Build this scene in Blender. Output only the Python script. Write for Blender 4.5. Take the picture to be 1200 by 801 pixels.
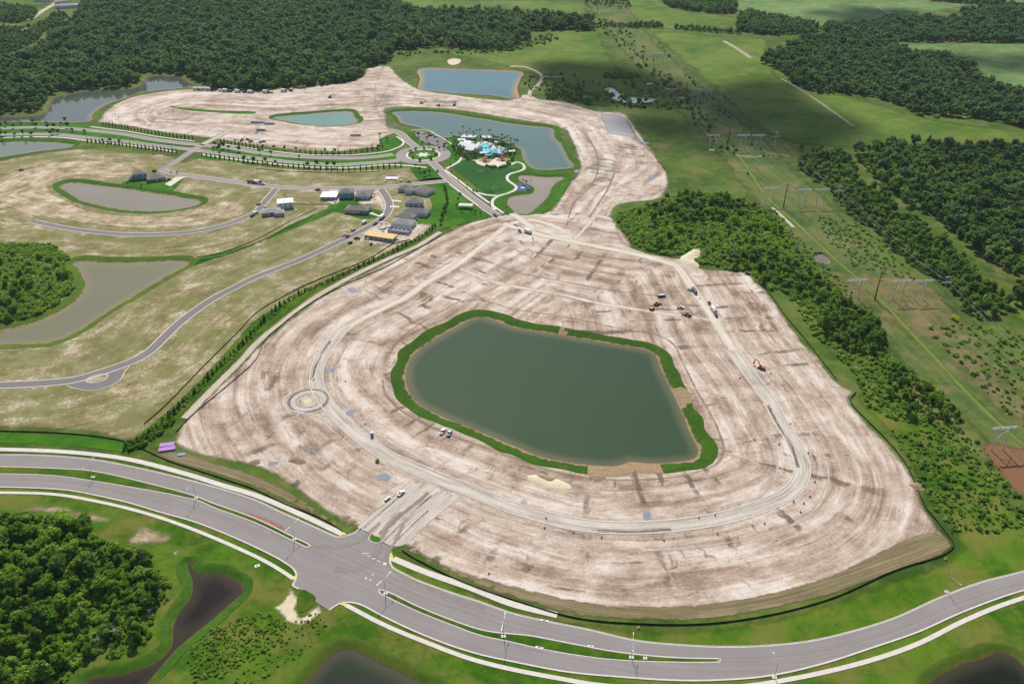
import bpy, bmesh, math, random
import numpy as np
from mathutils import Vector, Matrix, Euler
from mathutils.geometry import delaunay_2d_cdt

for o in list(bpy.data.objects): bpy.data.objects.remove(o)
C = bpy.context.scene.collection
sc = bpy.context.scene
R = math.radians

# ------------------------------------------------------------------ camera, sky, sun, exposure
CAM_H = 300.0; PITCH = R(31.8); FPX = 967.0
cd = bpy.data.cameras.new('camera'); cam = bpy.data.objects.new('camera', cd); C.objects.link(cam)
cam.location = (0, 0, CAM_H); cam.rotation_euler = (math.pi/2 - PITCH, 0, 0)
cd.sensor_width = 36.0; cd.lens = 36.0*FPX/1200.0; cd.clip_start = 1.0; cd.clip_end = 30000.0
sc.camera = cam
SUN_EL = R(47.0); SUN_AZ = R(-8.0)        # azimuth measured from the view direction towards the right
SUN_DIR = Vector((math.sin(SUN_AZ)*math.cos(SUN_EL), math.cos(SUN_AZ)*math.cos(SUN_EL), math.sin(SUN_EL)))
w = bpy.data.worlds.new('World'); sc.world = w; w.use_nodes = True
wn = w.node_tree; wn.nodes.clear()
sky = wn.nodes.new('ShaderNodeTexSky'); sky.sky_type = 'NISHITA'; sky.sun_disc = False
sky.sun_elevation = SUN_EL; sky.sun_rotation = SUN_AZ; sky.altitude = 0; sky.air_density = 1.0; sky.dust_density = 1.4; sky.ozone_density = 1.0
bg = wn.nodes.new('ShaderNodeBackground'); bg.inputs['Strength'].default_value = 0.09
wo = wn.nodes.new('ShaderNodeOutputWorld')
wn.links.new(sky.outputs[0], bg.inputs[0]); wn.links.new(bg.outputs[0], wo.inputs[0])
sl = bpy.data.lights.new('sun', 'SUN'); sl.energy = 4.6; sl.angle = R(0.53); sl.color = (1.0, 0.945, 0.86)
so = bpy.data.objects.new('sun', sl); C.objects.link(so)
so.rotation_euler = (-SUN_DIR).to_track_quat('-Z', 'Y').to_euler(); so.location = (0, 300, 900)
sc.view_settings.view_transform = 'Standard'; sc.view_settings.look = 'None'
sc.view_settings.exposure = 0.08; sc.view_settings.gamma = 1.0; sc.view_settings.use_curve_mapping = False
cy = sc.cycles
cy.max_bounces = 6; cy.diffuse_bounces = 2; cy.glossy_bounces = 2; cy.transmission_bounces = 2
cy.transparent_max_bounces = 10; cy.volume_bounces = 0; cy.use_denoising = True
cy.caustics_reflective = False; cy.caustics_refractive = False

# ------------------------------------------------------------------ survey: pixel of the photograph -> point on level z
CP, SP = math.cos(PITCH), math.sin(PITCH)
def G(px, py, z=0.0):
    a = (px - 600.0)/FPX; b = (400.5 - py)/FPX
    dx = a; dy = CP + b*SP; dz = -SP + b*CP
    t = (z - CAM_H)/dz
    return (dx*t, dy*t)
def P(s, z=0.0):
    if isinstance(s, str): s = [tuple(float(v) for v in q.split(',')) for q in s.split()]
    return np.array([G(x, y, z) for x, y in s])

# ------------------------------------------------------------------ curve tools
def resample(p, step, closed=False):
    p = np.asarray(p, float)
    if closed: p = np.vstack([p, p[:1]])
    d = np.linalg.norm(np.diff(p, axis=0), axis=1); keep = np.r_[True, d > 1e-6]
    p = p[keep]; d = np.linalg.norm(np.diff(p, axis=0), axis=1); s = np.r_[0, np.cumsum(d)]
    n = max(2 if not closed else 3, int(round(s[-1]/step)))
    t = np.linspace(0, s[-1], n+1)
    q = np.stack([np.interp(t, s, p[:, k]) for k in range(p.shape[1])], 1)
    return q[:-1] if closed else q
def smooth(p, step=3.0, closed=False):
    p = np.asarray(p, float); n = len(p); out = []
    idx = range(n) if closed else range(n-1)
    for i in idx:
        if closed: a, b, c, d = p[(i-1) % n], p[i], p[(i+1) % n], p[(i+2) % n]
        else: a, b, c, d = p[max(i-1, 0)], p[i], p[i+1], p[min(i+2, n-1)]
        ta = np.linalg.norm(b-a)**.5+1e-6; tb = np.linalg.norm(c-b)**.5+1e-6; tc = np.linalg.norm(d-c)**.5+1e-6
        m1 = (c-b)/tb if ta < 1e-4 else ((b-a)/ta - (c-a)/(ta+tb) + (c-b)/tb)
        m2 = (c-b)/tb if tc < 1e-4 else ((c-b)/tb - (d-b)/(tb+tc) + (d-c)/tc)
        m1 = m1*tb; m2 = m2*tb
        k = max(2, int(np.linalg.norm(c-b)/step))
        for t in np.linspace(0, 1, k, endpoint=False):
            t2, t3 = t*t, t*t*t
            out.append((2*t3-3*t2+1)*b + (t3-2*t2+t)*m1 + (-2*t3+3*t2)*c + (t3-t2)*m2)
    if not closed: out.append(p[-1])
    return resample(np.array(out), step, closed)
def normals(p, closed=False):
    if closed: t = np.roll(p, -1, 0) - np.roll(p, 1, 0)
    else: t = np.gradient(p, axis=0)
    t /= (np.linalg.norm(t, axis=1, keepdims=True)+1e-9)
    return np.stack([-t[:, 1], t[:, 0]], 1)      # left of travel
def area(p): x, y = p[:, 0], p[:, 1]; return .5*np.sum(x*np.roll(y, -1) - y*np.roll(x, -1))
def offset_poly(p, d):
    if hasattr(d, '__len__'): d = np.asarray(d)[:, None]
    n = normals(p, True); s = -1.0 if area(p) > 0 else 1.0
    q = p + n*d*s
    for _ in range(2): q = (np.roll(q, 1, 0) + 2*q + np.roll(q, -1, 0))/4
    return q
def inside(pts, poly):
    x, y = pts[:, 0], pts[:, 1]; r = np.zeros(len(pts), bool)
    x1, y1 = poly[:, 0], poly[:, 1]; x2, y2 = np.roll(x1, -1), np.roll(y1, -1)
    for a, b, c, d in zip(x1, y1, x2, y2):
        if b == d: continue
        m = ((b > y) != (d > y)); r ^= m & (x < (c-a)*(y-b)/(d-b) + a)
    return r
def near(pts, curve, closed=False):
    """distance to a polyline, arc length there, side"""
    a = np.asarray(curve); b = np.roll(a, -1, 0) if closed else a[1:]
    if not closed: a = a[:-1]
    L = np.linalg.norm(b-a, axis=1); S = np.r_[0, np.cumsum(L)][:-1]
    best = np.full(len(pts), 1e9); along = np.zeros(len(pts)); side = np.ones(len(pts))
    for i in range(len(a)):
        e = b[i]-a[i]; l2 = e@e+1e-9; r = pts-a[i]
        t = np.clip((r@e)/l2, 0, 1); q = r - t[:, None]*e; dd = (q**2).sum(1)
        m = dd < best; best[m] = dd[m]; along[m] = S[i] + t[m]*L[i]
        side[m] = np.sign(e[0]*r[m, 1]-e[1]*r[m, 0])
    return np.sqrt(best), along, side

# ------------------------------------------------------------------ mesh tools
def tag(o, label=None, cat=None, group=None, kind=None):
    if label: o['label'] = label
    if cat: o['category'] = cat
    if group: o['group'] = group
    if kind: o['kind'] = kind
    return o
def mesh_from(name, verts, faces, mats, parent=None, attrs=None, smooth_shade=False, midx=None):
    me = bpy.data.meshes.new(name)
    verts = np.asarray(verts, float)
    me.from_pydata(verts.tolist(), [], [list(map(int, f)) for f in faces])
    for m in (mats if isinstance(mats, (list, tuple)) else [mats]): me.materials.append(m)
    if midx is not None: me.polygons.foreach_set('material_index', np.asarray(midx, np.int32))
    for k, v in (attrs or {}).items():
        v = np.asarray(v, np.float32)
        if v.ndim == 1: a = me.attributes.new(k, 'FLOAT', 'POINT'); a.data.foreach_set('value', v)
        else: a = me.attributes.new(k, 'FLOAT_VECTOR', 'POINT'); a.data.foreach_set('vector', v.ravel())
    if smooth_shade: me.polygons.foreach_set('use_smooth', np.ones(len(me.polygons), bool))
    me.update()
    o = bpy.data.objects.new(name, me); C.objects.link(o)
    if parent: o.parent = parent
    return o
def structure(o, label, cat): return tag(o, label, cat, kind='structure')
HOLES = []        # outer bank lines of the ponds, cut out of every ground sheet
def cdt_sheet(outer, cell, holes=None, step=None, seed=0):
    outer = resample(outer, step or cell, True)
    hs = []
    lo, hi = outer.min(0), outer.max(0)
    for h in (HOLES if holes is None else holes):
        if (h.max(0) < lo).any() or (h.min(0) > hi).any(): continue
        hs.append(h)
    pts = [outer]; edges = [(i, (i+1) % len(outer)) for i in range(len(outer))]; base = len(outer)
    for h in hs:
        pts.append(h); edges += [(base+i, base+(i+1) % len(h)) for i in range(len(h))]; base += len(h)
    rng = np.random.default_rng(seed)
    gx, gy = np.meshgrid(np.arange(lo[0], hi[0], cell), np.arange(lo[1], hi[1], cell*.9))
    gx[1::2] += cell*.5
    g = np.stack([gx.ravel(), gy.ravel()], 1) + rng.uniform(-.12, .12, (gx.size, 2))*cell
    g = g[inside(g, outer)]
    for h in hs: g = g[~inside(g, h)]
    pts.append(g)
    allp = np.vstack(pts)
    v, e, f, _, _, _ = delaunay_2d_cdt([Vector(q) for q in allp], edges, [], 0, 1e-4)
    v = np.array([[q.x, q.y] for q in v]); f = np.array([t for t in f if len(t) == 3])
    c = v[f].mean(1); k = inside(c, outer)
    for h in hs: k &= ~inside(c, h)
    f = f[k]
    # make all faces look up
    a = v[f]; cr = (a[:, 1, 0]-a[:, 0, 0])*(a[:, 2, 1]-a[:, 0, 1]) - (a[:, 1, 1]-a[:, 0, 1])*(a[:, 2, 0]-a[:, 0, 0])
    f[cr < 0] = f[cr < 0][:, ::-1]
    used = np.unique(f); re = np.full(len(v), -1); re[used] = np.arange(len(used))
    return v[used], re[f], outer
def sheet(name, poly, z, mat, cell=8.0, flow=None, label='', cat='ground', step=None, holes=None):
    v, f, outer = cdt_sheet(poly, cell, holes, step)
    d, _, _ = near(v, outer, True)
    at = {'edge': d}
    if flow is not None:
        best = np.full(len(v), 1e9); fl = np.zeros((len(v), 3))
        for k, (cv, closed) in enumerate(flow):
            dd, al, sd = near(v, cv, closed)
            m = dd < best; best[m] = dd[m]
            fl[m] = np.stack([al[m]+k*613.0, dd[m]*sd[m], np.full(m.sum(), k*7.3)], 1)
        at['flow'] = fl
    o = mesh_from(name, np.c_[v, np.full(len(v), z)], f, mat, attrs=at)
    return structure(o, label, cat)
def ribbon(name, curve, o1, o2, z, mat, label='', cat='road', closed=False, thick=None, feather=False):
    n = normals(curve, closed); s = np.r_[0, np.cumsum(np.linalg.norm(np.diff(curve, axis=0), axis=1))]
    offs = np.linspace(o1, o2, 5) if feather else np.array([o1, o2])
    V = []; A = []; E = []; hw = (o2-o1)/2; mid = (o1+o2)/2
    rows = len(curve)
    for of in offs:
        q = curve + n*of; V.append(np.c_[q, np.full(rows, z)])
        A.append(np.stack([s[:rows], np.full(rows, of), np.zeros(rows)], 1))
        E.append(np.full(rows, hw-abs(of-mid)))
    F = []
    m = rows if closed else rows-1
    for k in range(len(offs)-1):
        for i in range(m):
            j = (i+1) % rows
            F.append((k*rows+i, k*rows+j, (k+1)*rows+j, (k+1)*rows+i))
    if thick:      # side walls down by 'thick'
        b = len(offs)*rows
        for kk in (0, len(offs)-1):
            q = V[kk].copy(); q[:, 2] -= thick; V.append(q); A.append(A[kk]); E.append(E[kk]*0)
        for i in range(m):
            j = (i+1) % rows; F.append((i, b+i, b+j, j)); t = (len(offs)-1)*rows
            F.append((t+i, t+j, b+rows+j, b+rows+i))
    V = np.vstack(V); F = np.array(F)
    if (o2-o1) < 0 or True:
        a = V[F[0]]; cr = np.cross(a[1]-a[0], a[2]-a[0])
        if cr[2] < 0: F = F[:, ::-1]
    o = mesh_from(name, V, F, mat, attrs={'flow': np.vstack(A), 'edge': np.concatenate(E)})
    return structure(o, label, cat)

# ------------------------------------------------------------------ material tools
class NT:
    def __init__(s, name):
        s.mat = bpy.data.materials.new(name); s.mat.use_nodes = True; s.t = s.mat.node_tree; s.t.nodes.clear()
        s.out = s.t.nodes.new('ShaderNodeOutputMaterial')
    def n(s, typ, **kw):
        x = s.t.nodes.new(typ)
        for k, v in kw.items(): setattr(x, k, v)
        return x
    def put(s, sock, v):
        if v is None: return
        if hasattr(v, 'is_output'): s.t.links.new(v, sock)
        else:
            if sock.type == 'RGBA' and not hasattr(v, '__len__'): v = (v, v, v, 1)
            if sock.type == 'RGBA' and len(v) == 3: v = (*v, 1)
            sock.default_value = v
    def pos(s): return s.n('ShaderNodeNewGeometry').outputs['Position']
    def obj(s): return s.n('ShaderNodeTexCoord').outputs['Object']
    def rand(s): return s.n('ShaderNodeObjectInfo').outputs['Random']
    def attr(s, name, vec=False):
        a = s.n('ShaderNodeAttribute', attribute_name=name); return a.outputs['Vector' if vec else 'Fac']
    def mapping(s, v, scale=(1, 1, 1), loc=(0, 0, 0)):
        m = s.n('ShaderNodeMapping'); s.put(m.inputs['Vector'], v); m.inputs['Scale'].default_value = scale; m.inputs['Location'].default_value = loc
        return m.outputs[0]
    def noise(s, v, scale=1.0, detail=3.0, rough=.55, dist=0.0, color=False):
        x = s.n('ShaderNodeTexNoise'); s.put(x.inputs['Vector'], v); x.inputs['Scale'].default_value = scale
        x.inputs['Detail'].default_value = detail; x.inputs['Roughness'].default_value = rough; x.inputs['Distortion'].default_value = dist
        return x.outputs['Color' if color else 'Fac']
    def vor(s, v, scale=1.0, feature='F1', out='Distance'):
        x = s.n('ShaderNodeTexVoronoi', feature=feature); s.put(x.inputs['Vector'], v); x.inputs['Scale'].default_value = scale
        return x.outputs[out]
    def m(s, op, a, b=0.0, c=None, clamp=False):
        x = s.n('ShaderNodeMath', operation=op, use_clamp=clamp); s.put(x.inputs[0], a); s.put(x.inputs[1], b)
        if c is not None: s.put(x.inputs[2], c)
        return x.outputs[0]
    def ss(s, v, lo, hi):      # smoothstep
        x = s.n('ShaderNodeMapRange', interpolation_type='SMOOTHSTEP'); s.put(x.inputs[0], v)
        x.inputs[1].default_value = lo; x.inputs[2].default_value = hi
        return x.outputs[0]
    def mix(s, f, a, b, mode='MIX'):
        x = s.n('ShaderNodeMix', data_type='RGBA', blend_type=mode); s.put(x.inputs[0], f); s.put(x.inputs[6], a); s.put(x.inputs[7], b)
        return x.outputs[2]
    def ramp(s, f, stops):
        x = s.n('ShaderNodeValToRGB'); s.put(x.inputs[0], f); e = x.color_ramp.elements
        while len(e) < len(stops): e.new(.5)
        for q, (p_, c_) in zip(e, stops): q.position = p_; q.color = (*c_, 1) if hasattr(c_, '__len__') else (c_, c_, c_, 1)
        return x.outputs[0]
    def sep(s, v): x = s.n('ShaderNodeSeparateXYZ'); s.put(x.inputs[0], v); return x.outputs
    def comb(s, a, b, c=0.0): x = s.n('ShaderNodeCombineXYZ'); s.put(x.inputs[0], a); s.put(x.inputs[1], b); s.put(x.inputs[2], c); return x.outputs[0]
    def bump(s, h, strength=.3, dist=.2):
        x = s.n('ShaderNodeBump'); s.put(x.inputs['Height'], h); x.inputs['Strength'].default_value = strength; x.inputs['Distance'].default_value = dist
        return x.outputs[0]
    def pbr(s, col, rough=.8, metal=0.0, normal=None, spec=.3, ior=None):
        x = s.n('ShaderNodeBsdfPrincipled'); s.put(x.inputs['Base Color'], col); s.put(x.inputs['Roughness'], rough)
        s.put(x.inputs['Metallic'], metal); s.put(x.inputs['Specular IOR Level'], spec)
        if ior: x.inputs['IOR'].default_value = ior
        if normal is not None: s.t.links.new(normal, x.inputs['Normal'])
        return x.outputs[0]
    def done(s, sh, alpha=None):
        if alpha is not None:
            tr = s.n('ShaderNodeBsdfTransparent'); mx = s.n('ShaderNodeMixShader')
            s.put(mx.inputs[0], alpha); s.t.links.new(tr.outputs[0], mx.inputs[1]); s.t.links.new(sh, mx.inputs[2]); sh = mx.outputs[0]
        s.t.links.new(sh, s.out.inputs['Surface']); return s.mat
def feather(t, wid=5.0, amp=8.0, nscale=.09):
    e = t.attr('edge'); n = t.noise(t.pos(), nscale, 4, .65)
    return t.ss(t.m('ADD', e, t.m('MULTIPLY', t.m('SUBTRACT', n, .62), amp)), 0.0, wid)
# ------------------------------------------------------------------ materials of the ground
def S(r, g, b, k=.80):
    f = lambda c: ((c/255+.055)/1.055)**2.4 if c > 10 else c/255/12.92
    return (f(r)*k, f(g)*k, f(b)*k)
def mat_grass(name, cols, dry=None, dry_amt=.5, scale=1.0, fe=None, mow=0.0):
    cols = tuple((c[0]*.88, c[1]*1.03, c[2]*.86) for c in cols)
    t = NT(name); p = t.pos()
    a = t.noise(p, .012*scale, 5, .6); b = t.noise(p, .09*scale, 5, .65); c = t.noise(p, .7*scale, 4, .7)
    f = t.m('ADD', t.m('MULTIPLY', a, .55), t.m('ADD', t.m('MULTIPLY', b, .3), t.m('MULTIPLY', c, .25)))
    col = t.ramp(t.ss(f, .43, .66), [(0, cols[0]), (.5, cols[1]), (1, cols[2])])
    if dry:
        d = t.noise(t.mapping(p, loc=(91, 17, 3)), .03*scale, 6, .68)
        col = t.mix(t.m('MULTIPLY', t.ss(d, 1-dry_amt-.12, 1-dry_amt+.12), .8), col, dry)
    col = t.mix(t.m('MULTIPLY', t.ss(c, .3, .75), .35), col, t.mix(.45, col, (0.012, .026, .006)))
    tf = t.noise(t.mapping(p, loc=(3, 8, 1)), .32, 7, .78); col = t.mix(t.m('MULTIPLY', t.ss(tf, .54, .68), .45), col, tuple(v*.45 for v in cols[0]))
    col = t.mix(t.m('MULTIPLY', t.ss(t.noise(p, .045, 6, .75), .55, .70), .55), col, tuple(v*1.12 for v in cols[2]))
    nrm = t.bump(t.m('ADD', c, t.m('MULTIPLY', b, 1.2)), .35, .25)
    return t.done(t.pbr(col, .9, normal=nrm, spec=.08), fe(t) if fe else None)
def mat_lots(name, fe=None, green=.5):
    """seeded building lots: straw and sand with thin grass, drawn out along the streets"""
    t = NT(name); p = t.pos(); fl = t.attr('flow', True)
    s1 = t.m('ADD', t.m('MULTIPLY', t.noise(p, .055, 7, .74), .6), t.m('MULTIPLY', t.noise(t.mapping(fl, (.035, .085, 1)), 1, 7, .72), .4)); s2 = t.m('ADD', t.m('MULTIPLY', t.noise(t.mapping(p, loc=(9, 31, 0)), .04, 7, .74), .6), t.m('MULTIPLY', t.noise(t.mapping(fl, (.03, .06, 1), (31, 5, 0)), 1, 7, .72), .4))
    s3 = t.noise(t.mapping(fl, (.02, .26, 1), (7, 3, 0)), 1, 5, .68); fn = t.noise(p, .55, 4, .7)
    col = t.ramp(t.m('ADD', t.m('MULTIPLY', s1, .78), t.m('MULTIPLY', s3, .22)), [(.40, S(122, 104, 80)), (.46, S(164, 146, 116)), (.52, S(200, 183, 154)), (.59, S(232, 220, 200))])
    g = t.ss(t.m('ADD', s2, t.m('MULTIPLY', t.m('SUBTRACT', fn, .5), .40)), 1-green-.06, 1-green+.10)
    col = t.mix(t.m('MULTIPLY', g, .78), col, t.ramp(fn, [(.3, S(92, 104, 36)), (.7, S(136, 138, 72))]))
    dk = t.ss(t.noise(t.mapping(fl, (.014, .05, 1), (3, 77, 0)), 1, 6, .7), .57, .68)
    col = t.mix(t.m('MULTIPLY', dk, .7), col, S(122, 106, 88))
    lush = t.ss(t.noise(t.mapping(p, loc=(5, 9, 0)), .035, 7, .75), .60, .68)
    col = t.mix(t.m('MULTIPLY', lush, .7), col, S(88, 118, 40))
    col = t.mix(t.m('MULTIPLY', t.ss(fn, .45, .8), .42), col, S(92, 84, 58))
    return t.done(t.pbr(col, .92, normal=t.bump(fn, .35, .2), spec=.1), fe(t) if fe else None)
def mat_soil(name, fe=None, warm=0.0, lots=1.0, light=0.0):
    """graded sandy soil: blotches, tracks along the grading lines, short dark swales across them"""
    t = NT(name); p = t.pos(); fl = t.attr('flow', True)
    wob = t.noise(p, .05, 3, .6, color=True)
    x = t.n('ShaderNodeVectorMath', operation='MULTIPLY_ADD'); t.put(x.inputs[0], wob); x.inputs[1].default_value = (26, 4, 0); t.put(x.inputs[2], fl)
    fw = x.outputs[0]
    big = t.noise(p, .012, 5, .62); blo = t.noise(p, .075, 6, .72); med = t.noise(t.mapping(fw, (.035, .085, 1)), 1, 7, .70)
    st = t.noise(t.mapping(fw, (.014, .34, 1), (11, 2, 0)), 1, 6, .68); tr = t.noise(t.mapping(fl, (.006, 1.0, 1), (4, 8, 0)), 1, 4, .65)
    fn = t.noise(p, .6, 5, .75)
    f = t.m('ADD', t.m('ADD', t.m('MULTIPLY', med, .38), t.m('MULTIPLY', st, .22)), t.m('ADD', t.m('MULTIPLY', tr, .09), t.m('ADD', t.m('MULTIPLY', fn, .13), t.m('MULTIPLY', blo, .26))))
    f = t.m('ADD', f, t.m('MULTIPLY', t.m('SUBTRACT', big, .5), .22))
    f = t.m('ADD', f, t.m('MULTIPLY', t.m('SUBTRACT', t.noise(t.mapping(fl, (.0016, .075, 1), (5, 13, 0)), 1, 3, .6), .5), .34))
    f = t.m('SUBTRACT', f, .006)
    if light: f = t.m('ADD', f, light)
    col = t.ramp(f, [(.37, S(108, 92, 80)), (.445, S(150, 129, 112)), (.505, S(184, 162, 144)), (.555, S(207, 188, 171)), (.63, S(234, 224, 212))])
    br = t.ss(t.noise(t.mapping(fw, (.016, .045, 1), (40, 9, 0)), 1, 6, .68), .56, .68)
    col = t.mix(t.m('MULTIPLY', br, .55), col, S(150, 122, 100))
    gy = t.ss(t.noise(t.mapping(fw, (.03, .11, 1), (9, 60, 0)), 1, 6, .68), .61, .70)
    col = t.mix(t.m('MULTIPLY', gy, .85), col, S(106, 97, 90))
    if lots:
        dash = t.ss(t.noise(t.mapping(fw, (.20, .030, 1), (2, 31, 0)), 1, 4, .6), .58, .70)
        dash = t.m('MULTIPLY', dash, t.ss(t.noise(t.mapping(fw, (.009, .03, 1), (71, 3, 0)), 1, 3, .5), .42, .56))
        col = t.mix(t.m('MULTIPLY', dash, .72*lots), col, S(112, 94, 82))
        sx_ = t.sep(fl); fr = t.m('ABSOLUTE', t.m('SUBTRACT', t.m('FRACT', t.m('ADD', t.m('DIVIDE', sx_[0], 17.0), t.m('MULTIPLY', t.m('SUBTRACT', blo, .5), .5))), .5))
        tick = t.m('MULTIPLY', t.ss(fr, .36, .44), t.m('MULTIPLY', t.ss(t.noise(t.mapping(fl, (.05, .045, 1), (21, 6, 0)), 1, 3, .6), .50, .60), t.ss(t.noise(t.mapping(fl, (.006, .012, 1), (2, 44, 0)), 1, 2, .5), .44, .54)))
        col = t.mix(t.m('MULTIPLY', tick, .85*lots), col, S(112, 96, 84))
    pale = t.ss(t.noise(t.mapping(fw, (.03, .13, 1), (55, 21, 0)), 1, 6, .72), .58, .70)
    col = t.mix(t.m('MULTIPLY', pale, .62), col, S(236, 226, 215))
    col = t.mix(t.m('MULTIPLY', t.ss(fn, .58, .85), .28), col, S(116, 96, 82))
    nrm = t.bump(t.m('ADD', t.m('MULTIPLY', tr, .4), t.m('ADD', fn, t.m('MULTIPLY', med, 2.0))), .45, .35)
    return t.done(t.pbr(col, .93, normal=nrm, spec=.1), fe(t) if fe else None)
def mat_track(name, c0, c1, c2, fe=None, rough=.9):
    """haul roads and dirt paths: ruts along the line"""
    t = NT(name); p = t.pos(); fl = t.attr('flow', True)
    ru = t.noise(t.mapping(fl, (.012, .9, 1)), 1, 4, .6); md = t.noise(t.mapping(fl, (.04, .15, 1), (9, 9, 0)), 1, 5, .65); fn = t.noise(p, .6, 4, .7)
    f = t.m('ADD', t.m('MULTIPLY', ru, .5), t.m('ADD', t.m('MULTIPLY', md, .4), t.m('MULTIPLY', fn, .12)))
    col = t.ramp(f, [(.36, c0), (.50, c1), (.64, c2)])
    return t.done(t.pbr(col, rough, normal=t.bump(ru, .4, .2), spec=.1), fe(t) if fe else None)
def mat_asphalt(name, c, var=.2):
    t = NT(name); p = t.pos()
    a = t.noise(p, .05, 5, .6); b = t.noise(p, .8, 4, .7); g = t.noise(p, 6, 2, .6)
    f = t.m('ADD', t.m('MULTIPLY', a, .5), t.m('ADD', t.m('MULTIPLY', b, .3), t.m('MULTIPLY', g, .2)))
    lo = tuple(v*(1-var) for v in c); hi = tuple(v*(1+var) for v in c)
    fl = t.attr('flow', True); tr = t.noise(t.mapping(fl, (.004, .8, 1)), 1, 3, .6)
    col = t.ramp(t.m('ADD', t.m('MULTIPLY', f, .5), t.m('MULTIPLY', tr, .5)), [(.36, lo), (.62, hi)])
    return t.done(t.pbr(col, .85, spec=.2))
def mat_plain(name, c, rough=.7, var=.12, scale=.5, metal=0.0, spec=.3):
    t = NT(name); f = t.noise(t.obj(), scale, 4, .65)
    col = t.ramp(f, [(.3, tuple(v*(1-var) for v in c)), (.7, tuple(min(1, v*(1+var)) for v in c))])
    return t.done(t.pbr(col, rough, metal, spec=spec))
def mat_water(name, c, c2=None, rough=.06, bump=.05, bscale=.9, shoal=.7):
    t = NT(name); p = t.pos()
    a = t.noise(p, .008, 3, .5); col = t.mix(t.ss(a, .35, .65), c, c2 or tuple(v*1.15 for v in c))
    e = t.attr('edge'); col = t.mix(t.ss(e, 0, 7), t.mix(shoal, col, S(150, 135, 105)), col)
    wv = t.noise(t.mapping(p, (1, .6, 1)), bscale, 3, .6)
    return t.done(t.pbr(col, rough, normal=t.bump(wv, bump, .3), spec=.5, ior=1.33))
def mat_bank(name, grass, sand, sand_from=.62, fe=None):
    t = NT(name); p = t.pos(); e = t.attr('slope'); bare = t.attr('bare')
    n = t.noise(p, .25, 4, .7); n2 = t.noise(p, .05, 4, .6); fn = t.noise(p, .7, 3, .7)
    g = t.ramp(t.m('ADD', t.m('MULTIPLY', n, .5), t.m('MULTIPLY', n2, .5)), [(.35, grass[0]), (.65, grass[1])])
    sd = t.ramp(fn, [(.3, tuple(v*.62 for v in sand)), (.5, sand), (.75, tuple(v*1.25 for v in sand))])
    g = t.mix(t.m('MULTIPLY', t.ss(t.noise(p, .09, 7, .75), .55, .68), .6), g, S(112, 108, 52)); g = t.mix(t.m('MULTIPLY', t.ss(fn, .5, .75), .5), g, tuple(v*.5 for v in grass[0]))
    k = t.ss(t.m('ADD', e, t.m('MULTIPLY', t.m('SUBTRACT', t.m('ADD', t.m('MULTIPLY', n, .6), t.m('MULTIPLY', t.noise(p, .06, 4, .6), .4)), .5), 1.1)), sand_from-.05, sand_from+.07)

    k = t.m('MAXIMUM', k, t.ss(t.m('ADD', bare, t.m('MULTIPLY', t.m('SUBTRACT', n, .5), .6)), .4, .6))
    wet = t.ss(e, .86, .96)
    col = t.mix(k, g, sd); col = t.mix(t.m('MULTIPLY', wet, .55), col, S(88, 74, 56))
    return t.done(t.pbr(col, .9, normal=t.bump(fn, .5, .3), spec=.1))

def ragged(t, amt=.62):
    fl = t.attr('flow', True); n = t.noise(t.mapping(fl, (.045, .16, 1), (17, 3, 0)), 1, 8, .74); n2 = t.noise(t.pos(), .05, 6, .7)
    e = t.ss(t.attr('edge'), 0.0, 9.0); f = t.m('ADD', t.m('MULTIPLY', n, .6), t.m('MULTIPLY', n2, .4))
    return t.m('MULTIPLY', t.ss(t.m('ADD', f, t.m('MULTIPLY', t.m('SUBTRACT', e, 1.0), .22)), .47, .58), amt)
FE = lambda w, a, s=.09: (lambda t: feather(t, w, a, s))
MT = {}
MT['rough'] = mat_grass('rough_grass', (S(66, 88, 34), S(90, 110, 42), S(116, 126, 58)), S(140, 128, 84), .40)
MT['pasture'] = mat_grass('pasture_grass', (S(80, 108, 34), S(102, 124, 44), S(126, 138, 60)), S(138, 134, 74), .40, .8, FE(14, 26, .03))
MT['meadow'] = mat_grass('meadow_grass', (S(92, 120, 66), S(116, 140, 84), S(140, 160, 104)), S(150, 152, 104), .42, .7, FE(14, 20, .03))
MT['clearing'] = mat_grass('cleared_brush', (S(100, 112, 52), S(132, 124, 76), S(158, 138, 98)), S(168, 142, 106), .46, 2.6, lambda t: t.m('MULTIPLY', feather(t, 7, 26, .06), .72))
MT['pan'] = mat_track('drying_pan', S(140, 138, 140), S(164, 162, 164), S(184, 181, 180), FE(3, 12, .08), .6)
MT['corridor'] = mat_grass('corridor_brush', (S(70, 96, 42), S(98, 114, 56), S(128, 122, 74)), S(156, 132, 98), .40, 1.6, FE(8, 20, .05))
MT['lawn'] = mat_grass('verge_lawn', (S(52, 88, 10), S(74, 108, 16), S(104, 124, 30)), S(128, 128, 50), .40, 1.5, FE(3, 5, .15))
MT['lush'] = mat_grass('lush_lawn', (S(46, 94, 12), S(64, 114, 18), S(88, 130, 30)), None, 0, 1.5, FE(1.2, 1.6, .3))
MT['sports'] = mat_grass('sports_turf', (S(40, 84, 36), S(50, 98, 42), S(62, 110, 50)), None, 0, 1.0, FE(1.5, 1.5, .3))
MT['field'] = mat_grass('near_field', (S(54, 90, 12), S(80, 114, 20), S(108, 130, 38)), S(132, 128, 62), .46, 1.6, FE(5, 9, .1))
MT['lots'] = mat_lots('seeded_lots', FE(4, 6), .56)
MT['lots2'] = mat_lots('seeded_lots_sandy', FE(4, 6), .42)
MT['soil'] = mat_soil('graded_soil', FE(3, 5))
MT['soil2'] = mat_soil('graded_soil_pale', FE(4, 6), lots=.5, light=.015)
MT['dryslope'] = mat_track('dry_grass_slope', S(100, 96, 56), S(134, 122, 90), S(168, 150, 122), FE(1.5, 3, .2))
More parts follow.
